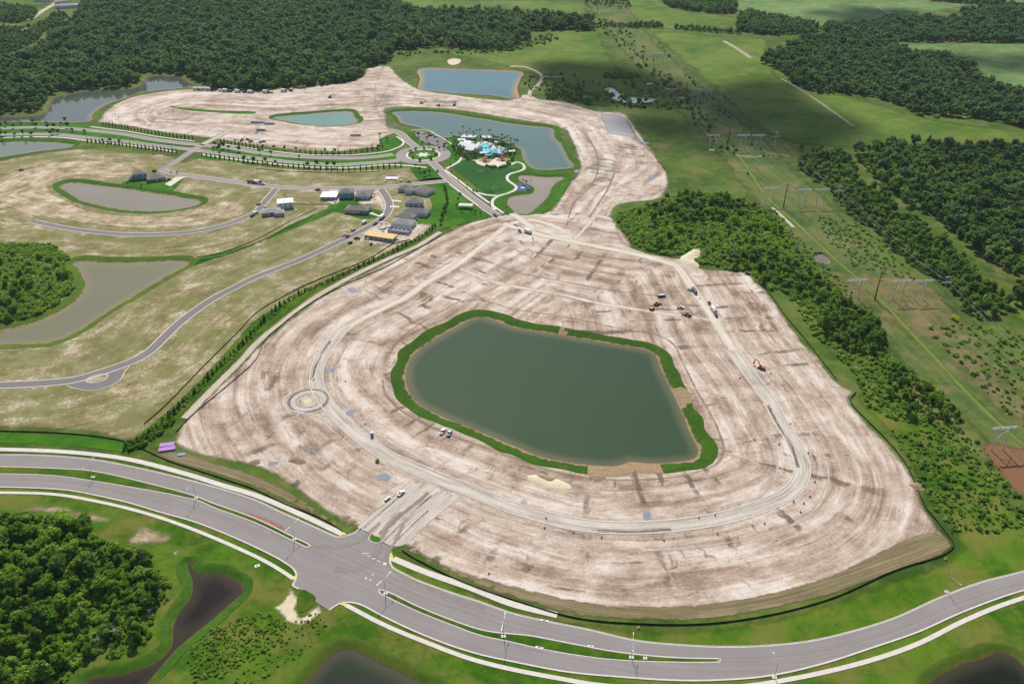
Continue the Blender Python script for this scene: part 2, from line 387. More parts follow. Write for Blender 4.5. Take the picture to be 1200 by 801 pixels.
MT['haul'] = mat_track('haul_road', S(206, 190, 170), S(226, 213, 195), S(240, 232, 220), FE(3.5, 5, .12))
MT['limerock'] = mat_track('limerock_base', S(136, 126, 118), S(204, 193, 180), S(234, 226, 214), FE(.8, .6, .3))
MT['ridge'] = mat_track('graded_ridge', S(196, 178, 160), S(216, 200, 184), S(232, 220, 206), FE(1.6, 2.4, .15))
MT['furrow'] = mat_track('graded_furrow', S(136, 113, 94), S(160, 137, 115), S(184, 161, 138), FE(1.6, 3.4, .15))
MT['reddust'] = mat_track('red_dust', S(158, 104, 84), S(170, 122, 104), S(176, 138, 122), FE(1.0, 2.4, .35))
MT['mudtrack'] = mat_track('dried_mud', S(150, 140, 132), S(170, 160, 150), S(188, 178, 166), lambda t: t.m('MULTIPLY', feather(t, 1.5, 4.5, .3), .7))
MT['greyring'] = mat_track('grey_subgrade', S(98, 94, 92), S(124, 118, 114), S(158, 150, 144), lambda t: t.m('MULTIPLY', feather(t, .8, 1.6, .3), t.ss(t.noise(t.mapping(t.attr('flow', True), (.045, .5, 1)), 1, 6, .7), .40, .55)))
MT['earth'] = mat_track('brown_field', S(104, 74, 50), S(134, 98, 70), S(162, 126, 92), FE(5, 14, .06))
MT['dirt'] = mat_track('dirt_path', S(176, 158, 138), S(204, 190, 170), S(222, 212, 196), FE(1.2, 2.0, .15))
MT['greenpath'] = mat_track('mown_track', S(98, 122, 50), S(116, 138, 60), S(132, 148, 74), FE(3, 3, .1))
MT['paletrack'] = mat_track('sandy_track', S(150, 148, 120), S(176, 170, 140), S(196, 188, 160), FE(1.5, 3.5, .1))
MT['muck'] = mat_track('wet_muck', S(98, 92, 86), S(132, 125, 118), S(164, 156, 148), ragged, .6)
MT['brown'] = mat_track('brown_earth', S(112, 88, 72), S(140, 114, 94), S(166, 140, 118), ragged)
MT['cream'] = mat_track('cream_sand', S(206, 188, 150), S(226, 212, 180), S(238, 228, 205), FE(2, 5, .15))
MT['asphalt'] = mat_asphalt('weathered_asphalt', S(152, 145, 143), .17)
MT['asphalt2'] = mat_asphalt('street_asphalt', S(132, 127, 126), .14)
MT['asphalt3'] = mat_asphalt('dusty_asphalt', S(158, 150, 146), .16)
MT['concrete'] = mat_plain('concrete', S(226, 218, 208), .85, .10, .35)
MT['kerb'] = mat_plain('kerb_concrete', S(222, 214, 204), .85, .12, .4)
MT['white'] = mat_plain('white_paint', (.78, .78, .76), .6, .05)
MT['yellow'] = mat_plain('yellow_paint', (.75, .52, .05), .6, .1)

# ------------------------------------------------------------------ ponds: water level, bank, and the hole they need
WZ = -1.3
GREEN1 = (S(48, 96, 14), S(78, 118, 30)); GREEN2 = (S(70, 104, 30), S(100, 122, 44))
pond_list = []
def pond(px, bank, mat, label, grass=GREEN1, sand=S(176, 152, 120), sand_from=.72, bare=(), closed_smooth=True, step=3.0):
    wpts = smooth(P(px, WZ), step, True)
    if area(wpts) < 0: wpts = wpts[::-1]
    pond_list.append((wpts, bank, mat, label, grass, sand, sand_from, bare, step))
MAINW = mat_water('pond_water_green', S(54, 79, 50), S(55, 80, 51), shoal=.35, bump=.10)
pond("562,372 536,384 512,397 496,407 483,420 477,438 479,455 491,472 508,482 525,490 545,498 562,505 599,520 637,535 668,541 700,544.5 725,545 731,542 736,539 750,541 770,542 795,540 810,538 817,535 816,525 807,507 795,477 785,457 772,430 768,418 762,412 737,407 700,401 682,398 655,393 600,384 580,377", 9.5, MAINW,
     'large green main pond ringed by bare graded soil', (S(46, 86, 12), S(72, 108, 24)), S(166, 142, 112), .78,
     bare=["692,535 690,575 776,560 776,528", "772,458 800,452 818,470 800,476", "655,402 663,402 663,380 655,380"])
pond("86,307 120,308 170,308 222,307 200,320 175,335 157,346 137,357 120,369 107,377 92,387 78,394 60,400 30,402 -30,404 -60,404 -60,396 -10,389 15,385 37,380 58,371 75,362 90,352 98,344 101,335 99,325 93,315", 8, mat_water('pond_water_khaki', S(126, 124, 94), S(132, 129, 98), bump=.03),
     'khaki wedge-shaped pond beside the small left wood', (S(70, 104, 24), S(104, 124, 42)), sand_from=.86)
pond("72,218 76,215 82,214.5 100,216 125,219 150,222 175,226 195,229 212,232 226,234 236,237 231,240 220,243 204,245.5 187,247 168,247 150,246 130,243 112,239 98,235 87,230 78,224", 8, mat_water('pond_water_grey', S(142, 132, 116), S(150, 140, 122), bump=.03),
     'small grey-brown crescent pond below two houses', GREEN1, sand_from=.85)
pond("-60,168 0,167 25,166 56,167 78,168.5 88,170.5 82,172.5 65,175 50,176.5 19,181 0,184 -60,190", 8, mat_water('pond_water_silver', S(120, 124, 112), bump=.04),
     'silver pond south of the tree-lined entrance road', GREEN1, sand_from=.9)
pond("-60,138 0,136 30,136 48,134 56,124 60,117 67,113 85,109 107,106 130,105 150,104 162,101 168,95 175,89 192,88.5 212,90 222,96 231,101 215,103 200,104.5 175,107 158,111 140,117 125,122 112,130 107,136 106,142 90,143.5 62,143 0,143 -60,146", 7, mat_water('pond_water_slate', S(84, 92, 80), bump=.05),
     'winding slate lake under the big far wood', (S(84, 112, 40), S(110, 132, 56)), sand_from=.9)
pond("319,138.5 335,136 362,134 385,132 410,131 414,136 418,143.5 405,146.5 387,147.5 370,147 350,144.5 333,141", 7, mat_water('pond_water_jade', S(104, 142, 124), bump=.03),
     'small jade pond between pale graded lots', GREEN1, S(170, 140, 110), .8)
pond("459,132 480,130.5 517,132 550,137 575,141 599,145 625,148 645,150 649,153 648,158 651,163 656,168 660,175 665,185 671,196 655,198 637,199 624,197 618,192 613,185 611,176 606,172 597,168 588,164 575,162 562,160 548,159.5 535,159 522,161 514,160 505,155 495,150 484,147.5 472,145 468,141 465,136", 7, mat_water('pond_water_blue', S(82, 112, 104), S(88, 116, 108), bump=.03),
     'blue-grey lake wrapping the white clubhouse', GREEN1, sand_from=.9)
pond("608,206 620,206 632,207.5 648,208 663,207.5 656,211.5 650,215 645,222 642,230 636,236 631,241 625,246 619,251 608,250 601,246 596,240 595,236 597,232 603,230 610,229 617,228.5 624,227 627,223 624,218 619,215.5 613,214 609,211", 7, mat_water('pond_water_taupe', S(150, 138, 124), bump=.03),
     'small taupe pond beside the blue court', GREEN1, sand_from=.9)
pond("496,81.5 530,81.5 565,82.5 599,84 610,85.5 607,93 604,100 602,108 604,116 590,114 575,112 550,110.5 525,109 510,107 495,105.5 495.5,93", 6, mat_water('pond_water_azure', S(64, 110, 114), bump=.03),
     'rectangular blue pond at the far end of the site', (S(70, 96, 36), S(92, 110, 44)), S(186, 156, 118), .35)
pond("218,656 223,663 232,674 244,672.5 256,671 265,674 271,678 281,685 287,691 276,701 251,723 226,743 206,760 186,783 171,801 150,825 110,845 85,830 103,797 125,794 155,788 172,782 186,776 195,768 201,760 204,750 203,741 205,730 209,720 216,711 223,703 226,695 227,686 225,675 220,663", 5, mat_water('pond_water_peat', S(20, 16, 14), S(26, 21, 18), shoal=.12, bump=.4, bscale=.45),
     'dark peaty pond below the lower left wood', (S(46, 92, 18), S(84, 118, 34)), S(120, 92, 58), .88, step=2.0)
pond("352,812 360,801 372,786 383,773 391,765 400,760 413,762 426,768 440,775 458,784 475,791 493,801 520,815 540,840 440,880 340,850", 5, mat_water('pond_water_bottle', S(26, 46, 26), S(30, 50, 30), shoal=.15, bump=.08, bscale=.6),
     'dark green pond at the foot of the lower verge', (S(70, 102, 24), S(96, 112, 40)), S(104, 88, 56), .80, step=2.0)
pond("1085,815 1093,798 1106,790 1121,783 1135,776 1151,773 1171,764 1181,766 1190,771 1198,779 1215,800 1230,840 1160,880 1080,850", 5, mat_water('pond_water_olive', S(30, 36, 20), shoal=.15, bump=.08, bscale=.6),
     'olive brown pond in the lower right corner', (S(70, 104, 24), S(98, 114, 40)), S(116, 96, 58), .78, step=2.0)
pond("709,104 714,101.5 720,104 724,108.5 733,112 746,114 758,114 770,116.5 758,121 738,121.5 722,118 712,112", 2, mat_water('puddle_water_far', S(190, 200, 200), bump=.02), 'pale curved puddle in the shaded pasture', (S(60, 90, 34), S(84, 104, 44)), sand_from=.7, step=4)
pond("755,97 762,96 766,98 761,100 755,99.5", 2, MAINW, 'little round puddle in the shaded pasture', (S(60, 90, 34), S(84, 104, 44)), step=3)
pond("781,105 790,108 796,110 790,111 783,108", 2, MAINW, 'tiny puddle beside the power line track', (S(60, 90, 34), S(84, 104, 44)), step=3)
pond("795,113 806,113.5 807,115 798,116.5 794,115", 2, MAINW, 'small puddle under the far power line', (S(60, 90, 34), S(84, 104, 44)), step=3)
pond("955,300 962,297 968,302 973,309 968,311 960,309 956,305", 2, mat_water('bog_water', S(84, 88, 100)), 'bluish bog pool in the power line corridor', (S(80, 96, 44), S(100, 108, 60)), step=2.5)
def bank_w(wpts, bank):
    s = np.linspace(0, 2*math.pi, len(wpts), endpoint=False); r = 1.0
    L = np.linalg.norm(np.diff(wpts, axis=0), axis=1).sum(); rg = np.random.default_rng(int(L))
    for k in range(1, 40): r = r + .17/math.sqrt(k+2)*rg.normal()*np.cos(k*max(1, int(L/240))*s*.5*2+rg.uniform(0, 6.28))*.45
    return bank*np.clip(r, .55, 1.5)
pond_list = [(q[0], bank_w(q[0], q[1]), *q[2:]) for q in pond_list]
for wpts, bank, *_ in pond_list:
    HOLES.append(resample(offset_poly(wpts, bank), 3.5, True))
def build_ponds():
    for wpts, bank, mat, label, grass, sand, sand_from, bare, step in pond_list:
        v, f, outer = cdt_sheet(offset_poly(wpts, .6), max(6, step*2), holes=[])
        d, _, _ = near(v, wpts, True)
        structure(mesh_from('pond', np.c_[v, np.full(len(v), WZ)], f, mat, attrs={'edge': d}), label, 'pond')
        rows = [(-1.2, .20, 0.0), (0.0, .24, 0.0), (.25, -.05, .25), (.5, -.5, .5), (.8, -1.05, .8), (1.0, -1.36, 1.0), (1.25, -2.0, 1.0)]
        V, T, B = [], [], []
        polys = [P(b) for b in bare]
        n = len(wpts)
        for k, z, tt in rows:
            off = bank + .6 if k < 0 else bank*(1-k)
            q = offset_poly(wpts, off)
            V.append(np.c_[q, np.full(n, z)]); T.append(np.full(n, tt))
            b = np.zeros(n)
            for pl in polys: b[inside(q, pl)] = 1
            B.append(b)
        F = []
        for k in range(len(rows)-1):
            for i in range(n):
                j = (i+1) % n; F.append((k*n+i, k*n+j, (k+1)*n+j, (k+1)*n+i))
        mb = mat_bank('bank_'+mat.name, grass, sand, sand_from)
        structure(mesh_from('pond_bank', np.vstack(V), F, mb, attrs={'slope': np.concatenate(T), 'bare': np.concatenate(B)}, smooth_shade=True),
                  'sloping bank around the ' + label.split(' beside ')[0].split(' below ')[0].split(' in the ')[0].split(' under ')[0], 'bank')
build_ponds()

# ------------------------------------------------------------------ base ground and the big sheets
gp = np.array([(-9000, -400), (9000, -400), (9000, 16000), (-9000, 16000)], float)
structure(mesh_from('ground', *(lambda v, f: (np.c_[v, np.zeros(len(v))], f))(*cdt_sheet(gp, 600, step=600)[:2]), MT['rough']), 'rough green and brown grassland reaching the horizon', 'ground')
def big(name, px, z, mat, cell, label, flow=None, cat='ground', sm=True, step=None):
    pl = P(px)
    if sm: pl = smooth(pl, step or cell, True)
    return sheet(name, pl, z, mat, cell, flow, label, cat, step)
# pastures and meadows beyond the site
big('pasture', "640,36 700,34 712,52 735,85 760,108 745,128 720,125 640,95 560,72 480,62 470,75 450,72 500,58 600,58 625,48", .03, MT['pasture'], 30, 'olive pasture behind the blue pond')
big('pasture', "440,0 560,0 640,0 680,0 690,18 640,21 600,18 540,14 490,14", .03, MT['pasture'], 40, 'light pasture beyond the far wood')
big('pasture', "762,36 830,40 900,44 905,70 930,98 1000,112 1100,140 1200,152 1260,160 1260,178 1000,176 930,172 900,160 860,130 810,85 775,55", .035, MT['pasture'], 30, 'wide olive pasture right of the power lines')
big('meadow', "690,2 770,-4 800,12 870,20 866,32 830,36 762,33 735,22", .03, MT['pasture'], 40, 'far pasture between the hedgerows')
big('meadow', "860,18 868,-8 1000,-12 1260,-16 1260,4 1180,4 1100,14 1080,26 1010,32 940,30", .03, MT['meadow'], 50, 'pale green meadow at the far right')
big('meadow', "1045,55 1060,50 1130,50 1260,54 1260,120 1195,112 1150,92 1140,80 1075,66", .03, MT['meadow'], 35, 'striped meadow behind the far right wood')
big('corridor', "690,0 720,0 775,55 815,90 870,140 905,168 935,198 985,245 1020,290 1060,320 1110,350 1165,400 1260,470 1260,640 1180,575 1130,505 1060,440 1000,370 960,330 910,270 870,225 830,170 780,122 735,70 700,25", .05, MT['corridor'], 16, 'brushy brown and green power line corridor')
big('corridor', "985,180 1003,184 1040,225 1090,262 1130,290 1190,335 1260,380 1260,420 1180,375 1120,310 1060,262 1015,222", .055, MT['pasture'], 14, 'grassy strip between the two right woods')
big('bare_earth', "1142,518 1160,514 1200,520 1260,530 1260,640 1200,592 1165,556", .06, MT['earth'], 6, 'bare brown ground under the nearest pylon')
big('bare_earth', "952,318 985,322 1010,312 1035,322 1060,312 1085,330 1108,342 1128,368 1140,392 1110,400 1080,408 1052,392 1030,378 1008,366 975,350", .056, MT['clearing'], 8, 'reddish cleared ground under the pylon row')
big('bare_earth', "1022,262 1040,266 1062,295 1088,328 1070,318 1045,300 1025,280", .056, MT['clearing'], 8, 'dry brown grass along the long tree belt')
big('bare_earth', "1098,402 1130,400 1165,420 1200,450 1230,490 1200,505 1160,482 1130,448", .056, MT['clearing'], 8, 'patchy brown ground at the right edge of the corridor')
big('bare_earth', "1035,440 1060,432 1110,470 1142,500 1120,512 1085,500", .056, MT['clearing'], 8, 'brown grass left of the mown track')
big('bare_earth', "1120,425 1150,440 1172,463 1165,468 1140,455 1115,436", .056, MT['muck'], 6, 'grey bare strip beside the corridor track')
big('bare_earth', "905,248 930,262 935,275 915,268", .056, MT['brown'], 6, 'brown scrape beside the corridor track')
# near field, south and east of the site
big('field', "1000,462 1045,515 1080,580 1120,640 1050,670 900,720 750,732 600,705 480,650 470,640 380,622 300,578 200,548 140,534 0,524 -80,522 -80,640 -200,1100 1500,1100 1500,700 1260,640 1200,600 1150,550 1100,500 1060,445", .05, MT['field'], 8, 'green rough grass around the boulevard')
# ------------------------------------------------------------------ boulevard edges, traced on the ground
def X(s, step=2.0): return smooth(P(s), step)
n_kerb_w = X("-120,532 -60,532 0,532.5 50,533.5 107,538 175,551 250,570 300,586 330,600 375,620 390,627")
n_kerb_e = X("466,668 488,679 526,693 563,705 600,718 638,727 688,737 745,750 800,755.5 851,757.5 900,756 950,750.5 1000,739 1050,723 1100,700.4 1151,681.5 1200,669 1280,645 1340,630")
med_n_w = X("-120,546 -60,546.3 0,547 62,549 107,552 175,567 227,581 250,590 300,608 345,630 364,639")
med_s_w = X("-120,554 -60,554.5 0,555 62,557 107,563 150,570 195,578 225,584.5 232,586 250,594 300,612.5 345,634 361,641.5")
s_kerb_w = X("-120,570 -60,570 0,570.7 75,574 110,580 150,589 187,600 226,611 263,625 300,641.5 325,654 338,662")
med_n_e = X("444,690.5 455,694 488,710 526,725.5 563,738 583,741.5 600,743 620,745 675,755.5 725,764.4 788,770.6 844,772")
med_s_e = X("446,695.5 455.6,700 488,715.4 526,730.5 563,744 600,752 637.6,760.6 688,769 725,773 801,775.6 843,775.4")
s_kerb_e = X("407,705.5 420,707.5 450.5,723 488,740.5 526,755.6 563,767 600,775 663,787 725,793 788,797 838,797 900,792 963,778 1025,758 1075.6,740.5 1126,718 1176,699 1200,691.6 1280,668 1340,650")
corner_ne = X("430,634 445,640 456,645 459,648 457.5,653 458,660 461,665 466,668", 1)
corner_nw = X("390,627 398,629 407,627 414,624.5 418,622", 1)
corner_sw = X("338,662 344,667 347,673 346,679 343,686 350,690", 1)
corner_se = X("386,715 392,710.5 399,707 407,705.5", 1)
nose_mid = P("432,630 436,634.5 440,635.5 446,634 452,632")
road_poly = np.vstack([n_kerb_w, corner_nw, P("425,620.5 432,627 440,634 450,637"), P("458,641"), X("459,648 457.5,653 458,660 461,665 466,668", 1), n_kerb_e, s_kerb_e[::-1], corner_se[::-1], P("370,705 356,692"), corner_sw[::-1], s_kerb_w[::-1]])
sheet('road', road_poly, .20, MT['asphalt'], 10, [(np.vstack([(n_kerb_w+med_n_w[np.linspace(0, len(med_n_w)-1, len(n_kerb_w)).astype(int)])/2, n_kerb_e]), False)], 'wide grey asphalt boulevard with its junction', 'road', step=2.0)
def kerb(curve, side, label, w=.55, h=.14, z=.2):
    """gutter and kerb along a traced edge; side +1 puts it to the left of travel"""
    ribbon('gutter', curve, min(0, -side*w), max(0, -side*w), z+.03, MT['kerb'], 'pale gutter of ' + label, 'kerb')
    return ribbon('kerb', curve, min(0, side*.3), max(0, side*.3), z+h, MT['kerb'], 'pale concrete kerb of ' + label, 'kerb', thick=.35)
kerb(n_kerb_w, 1, 'the boulevard north side west of the junction'); kerb(n_kerb_e, 1, 'the boulevard north side east of the junction')
kerb(s_kerb_w, -1, 'the boulevard south side west of the junction'); kerb(s_kerb_e, -1, 'the boulevard south side east of the junction')
for cv, nm, sd in ((corner_nw, 'the junction north west corner', 1), (X("459,648 457.5,653 458,660 461,665 466,668", 1), 'the junction north east corner', 1), (corner_sw, 'the junction south west corner', -1), (corner_se, 'the junction south east corner', -1)): kerb(cv, sd, nm)
def median(a, b, label, mat='lawn'):
    poly = np.vstack([a, b[::-1]])
    if area(poly) < 0: poly = poly[::-1]
    poly = resample(poly, 1.5, True)
    q = offset_poly(poly, -.35)
    v, f, o_ = cdt_sheet(q, 4, holes=[], step=1.5)
    d, _, _ = near(v, o_, True)
    structure(mesh_from('grass_median', np.c_[v, np.full(len(v), .36)], f, MT[mat], attrs={'edge': d+3}), 'grass in the ' + label, 'median')
    ribbon('kerb', poly, -.35, .12, .34, MT['kerb'], 'kerb ring of the ' + label, 'kerb', closed=True, thick=.3)
    ribbon('gutter', poly, -.75, -.35, .235, MT['kerb'], 'gutter ring of the ' + label, 'kerb', closed=True) if area(poly) < 0 else ribbon('gutter', poly, -.55, -.0, .23, MT['kerb'], 'gutter ring of the ' + label, 'kerb', closed=True)
median(med_n_w, med_s_w, 'long boulevard median west of the junction')
median(med_n_e, med_s_e, 'long boulevard median east of the junction')
# apron island of the lower left stub, small island of the site entrance
isl = smooth(P("355,691 364,695 369.5,699 370,704 366,710 358,716 351,718 348,710 349,700"), 1.0, True)
v, f, o_ = cdt_sheet(isl, 3, holes=[], step=1.0)
structure(mesh_from('grass_island', np.c_[v, np.full(len(v), .3)], f, MT['lawn'], attrs={'edge': near(v, o_, True)[0]+3}), 'overgrown island in the unfinished lower left stub', 'island')
isl = smooth(P("433.5,630.5 436.5,634 441,635 445.5,633.5 446,631 441,628.5 436,628"), .6, True)
v, f, o_ = cdt_sheet(isl, 2, holes=[], step=.6)
structure(mesh_from('grass_island', np.c_[v, np.full(len(v), .3)], f, MT['lush'], attrs={'edge': near(v, o_, True)[0]+3}), 'little green nose island in the site entrance', 'island')
ribbon('kerb', P("472,592 455,606 440,621 433,628 432,632 436,635.5 441,636.5 446,635 450,632 462,620 480,604 500,588"), -.2, .2, .34, MT['kerb'], 'kerb round the long entrance island', 'kerb', thick=.3)

def walk(s, w, label, z=.24):
    cv = X(s)
    return ribbon('pavement', cv, -w/2, w/2, z, MT['concrete'], label, 'pavement', thick=.2)
walk("-120,526 -60,526 0,526.5 62,528.5 107,532 150,538 212,553.5 262,569 300,580.5 351,602 401,625.5", 3.1, 'broad white pavement north of the boulevard, west of the junction')
walk("461,654.5 501,671 551,688.5 600,707.5 653,720.5", 3.3, 'broad white pavement north of the boulevard, east of the junction')
walk("-120,575.5 -60,576 0,577 62,579 112,587 170,601 226,620 300,652 325,665.5 344,678", 1.9, 'narrow white pavement south of the boulevard, west of the junction')
walk("405,708.5 450.5,732 501,753 551,771.5 600,784 663,796 695,801.5 760,807 820,807.5 870,804 900,800 963,788 1025,772 1075.6,754 1126,729 1163,713 1200,700 1280,676 1340,660", 2.1, 'narrow white pavement south of the boulevard, east of the junction')
# yellow tactile pads at the crossings
def pad(px, py, w, h, ang, label):
    x, y = G(px, py); c, s = math.cos(ang), math.sin(ang)
    q = [(-w/2, -h/2), (w/2, -h/2), (w/2, h/2), (-w/2, h/2)]
    V = [(x+a*c-b*s, y+a*s+b*c, .262) for a, b in q]
    structure(mesh_from('tactile_pad', V, [(0, 1, 2, 3)], MT['yellow']), label, 'paving')
pad(401.5, 626, 3.0, 1.3, R(20), 'yellow tactile pad at the north west crossing'); pad(459.3, 653.5, 1.2, 3.4, R(10), 'yellow tactile pad at the north east crossing')
pad(345, 677, 1.2, 2.2, R(20), 'yellow tactile pad at the south west crossing'); pad(403.5, 708, 3.0, 1.3, R(-10), 'yellow tactile pad at the south east crossing')
# worn white patches and tracks of dried mud on the junction
for k, (a, b, w_, h_) in enumerate(((428, 648, 3.4, .5), (432.5, 651, 1.6, .5), (438, 654, 1.8, .5), (444, 657, 1.8, .6), (451, 660, 1.6, 1.6), (429, 677, 1, 1.0), (434, 679, 1.2, .7), (437, 673, 1, .6))):
    x, y = G(a, b)
    structure(mesh_from('road_marking', [(x-w_/2, y-h_/2, .212), (x+w_/2, y-h_/2-.4, .212), (x+w_/2, y+h_/2-.4, .212), (x-w_/2, y+h_/2, .212)], [(0, 1, 2, 3)], MT['concrete']), 'worn white patch on the junction asphalt', 'marking')['group'] = 'worn white patches on the junction'

# ------------------------------------------------------------------ graded building site
main_pond = pond_list[0][0]
loop_px = "599,278 575,289 550,303 525,318 500,333 475,350 450,361 430,370 407,383 390,397 378,415 371,432 371,448 375,460 385,475 398,490 420,510 450,532 485,548 520,563 550,574 599,594 640,606 663,612 713,618 785,616 850,606 895,592 925,577 938,561 940,545 931,520 914,492 900,467 880,440 862,418 845,395 836,375 826,356 812,335 797,311 782,302 760,298 737,296 700,290 662,282 625,275"
loop = X(loop_px, 4)
spine_n = X("620,262 640,240 662,215 690,200 705,190 690,160 670,140 620,128 560,120 500,112 440,110 380,112 330,115 270,112 220,112 180,118 150,128 150,145 200,150 260,155 330,160 400,165 450,165", 6)
north_px = "104,143 112,142 122,130 138,120 160,112 200,106 250,104.5 300,107 350,101.5 410,96 425,88 430,80 440,77.5 456,77.5 466,87 478,97 492,104 525,110 599,117 606,112 622,110 632,116 662,119 700,130 730,132 742,143 760,170 780,197 785,210 782,225 770,235 735,238 722,243 719,256 740,292 680,296 600,290 560,275 540,268 572,255 590,253 610,254 640,248 660,222 674,206 678,196 668,165 657,150 600,140 520,128 455,127 454,136 458,150 470,155 452,160 452,172 430,174 400,178 350,176.5 300,171 250,163 200,157 160,150 125,145"
big('construction_ground', north_px, .10, MT['soil2'], 8, 'pale graded soil of the far part of the site', [(spine_n, False)], step=5)
main_px = "209,504 216,490 262,446 300,408 340,374 375,348 430,317 490,290 517,275 545,262 572,255 600,250 640,250 700,250 721,257 726,272 736,287 762,297 790,302 812,305 817,313 850,316 875,319 888,331 899,342 920,370 940,398 962,422 980,445 988,451 1003,460 996,468 1017,495 1040,519 1062,545 1076,570 1086,597 1098,612 1111,630 1118,638 1106,648 1050,664 975,694 900,712 826,724 750,725 675,718 600,697 551,680 513,663 490,650 474,640 462,645 425,621 408,614 385,603 340,570 300,548 250,538 215,528 203,520"
big('construction_ground', main_px, .13, MT['soil'], 5, 'graded pink and beige soil around the main pond', [(loop, True)], step=4)
# dry grass slopes of the perimeter berm
big('berm', "1118,638 1110,648 1060,666 975,697 900,715 826,726.5 750,727 675,721 600,701 551,684 513,667 490,655 500,652 540,668 600,684 675,702 750,709 826,706 900,694 975,672 1010,655 1050,636 1090,622 1110,628", .16, MT['dryslope'], 5, 'dry olive slope along the southern edge of the site', [(X("1118,638 1050,664 900,712 750,725 600,697 490,650"), False)])
big('berm', "210,528 250,541 300,556 345,578 385,605 404,616 398,620 350,596 300,572 225,548 180,534", .16, MT['dryslope'], 4, 'dry slope between the silt fence and the western lots', [(X("200,530 300,560 400,615"), False)])
ribbon('dirt_path', X("200,524 250,538 300,555 340,574 380,600 402,613"), -2.5, 2.5, .19, MT['brown'], 'brown earth bank above the boulevard', 'path', feather=True)
ribbon('dirt_path', X("216,490 238,467 262,443 285,420 300,403 340,370 375,345 430,315 460,301 490,288 516,272"), -3.2, 3.2, .20, MT['dirt'], 'pale dirt path along the planted buffer', 'path', feather=True)
for s, w_, lb in ((loop_px, 5.0, 'pale haul road looping round the main pond'),):
    pass
N_ = len(loop)
ribbon('haul_road', X("660,270 640,262 622,258 600,262 575,280 550,300 525,317 500,331 475,349 450,361 430,371 407,384"), -5.5, 5.5, .17, MT['haul'], 'cream haul road down the upper left of the site', 'road', feather=True)
ribbon('haul_road', X("540,315 558,322 575,329 599,335 640,342 662,346 700,355 737,361 775,367 812,372 838,376"), -4, 4, .165, MT['haul'], 'cream haul road across the lots above the pond', 'road', feather=True)
ribbon('haul_road', X("590,262 625,273 662,281 700,289 737,296 765,303 790,311 803,325 815,343 826,358 836,373 846,390 858,410 872,432"), -6, 6, .175, MT['haul'], 'broad cream haul road along the upper right of the site', 'road', feather=True)
ribbon('haul_road', X("600,250 612,258 625,268"), -6, 6, .18, MT['haul'], 'cream ramp from the finished street to the site', 'road', feather=True)
ribbon('haul_road', X("672,282 690,262 705,243 720,232"), -4, 4, .165, MT['haul'], 'cream haul road into the far part of the site', 'road', feather=True)
west_loop = X("407,382 392,397 380,414 372,432 371,448 375,460 385,475 398,490 420,510 450,532 485,548 520,563 550,574 599,594 640,606 663,612 713,618 785,616 850,606 895,592 925,577 938,561 940,545 931,520 914,492 900,467 880,440 858,410")
ribbon('site_road', west_loop, -4.2, 4.2, .18, MT['limerock'], 'unpaved limerock street looping round the main pond', 'road', feather=True)
for sd in (-1, 1): ribbon('kerb', west_loop, sd*4.2-.35, sd*4.2+.35, .28, MT['kerb'], 'new kerb on the %s of the unpaved loop street' % ('pond side' if sd > 0 else 'outer side'), 'kerb', thick=.2)
# turning circle at the western corner
tc = np.array(G(361, 469.5)); th = np.linspace(0, 2*math.pi, 48, endpoint=False); ring = lambda r: tc + np.c_[np.cos(th), np.sin(th)]*r
ribbon('site_road', ring(9.5), -4, 4, .182, MT['limerock'], 'unpaved turning circle at the western corner', 'road', closed=True, feather=True)
ribbon('site_road', ring(11.6), -1.6, 1.4, .186, MT['greyring'], 'grey wet rim of the turning circle', 'road', closed=True, feather=True); ribbon('site_road', ring(7.2), -.8, .8, .187, MT['greyring'], 'grey inner rut of the turning circle', 'road', closed=True, feather=True)
ribbon('site_road', X('941,548 932,522 916,496 904,474', 3), 1.2, 3.8, .187, MT['greyring'], 'dark wet lane on the right side of the loop street', 'road', feather=True); ribbon('site_road', X('700,617.5 740,619 785,616', 3), -4.0, -1.0, .187, MT['greyring'], 'dark wet lane at the bottom of the loop street', 'road', feather=True); ribbon('site_road', X('371,446 373,432 381,415 391,400', 3), 1.0, 3.8, .187, MT['greyring'], 'dark wet lane north of the turning circle', 'road', feather=True)
for q_ in ('426,619 446,601 466,584', '461,637 482,616 502,598', '450,634 470,613 492,593 506,580'): ribbon('site_road', X(q_, 3), -1.0, 1.0, .1895, MT['greyring'], 'dark rut in the site entrance', 'road', feather=True)
ribbon('kerb', X("371,437 361,451 350,457 338,463 332,469 334,476 342,481 355,484.5 371,487 383,493 390,500"), -.35, .35, .29, MT['kerb'], 'outer kerb of the unpaved turning circle', 'kerb', thick=.2)
cir = ring(5.2); v, f, o_ = cdt_sheet(cir, 3, holes=[], step=1.5)
structure(mesh_from('turning_island', np.c_[v, np.full(len(v), .22)], f, MT['cream'], attrs={'edge': near(v, o_, True)[0], 'flow': np.c_[v, np.zeros(len(v))]}), 'round cream island inside the unpaved turning circle', 'island')
big('graded_ground', '424,617 446,598 470,577 484,565 505,566 530,580 548,582 530,592 505,612 482,634 470,641 456,640 438,628', .165, MT['limerock'], 4, 'pale limerock ground of the site entrance', [(X('430,627 470,596 510,566'), False)])
big('road_stain', '268,598 290,600 320,610 343,624 336,625 318,620 295,611 272,602', .206, MT['reddust'], 3, 'reddish dust stain along the western median', [(X('268,598 343,624'), False)])
ribbon('furrow', X('446,626 470,604 492,586 502,577', 3), -2.2, 2.2, .19, MT['furrow'], 'brown unpaved median of the site entrance', 'ground', feather=True)
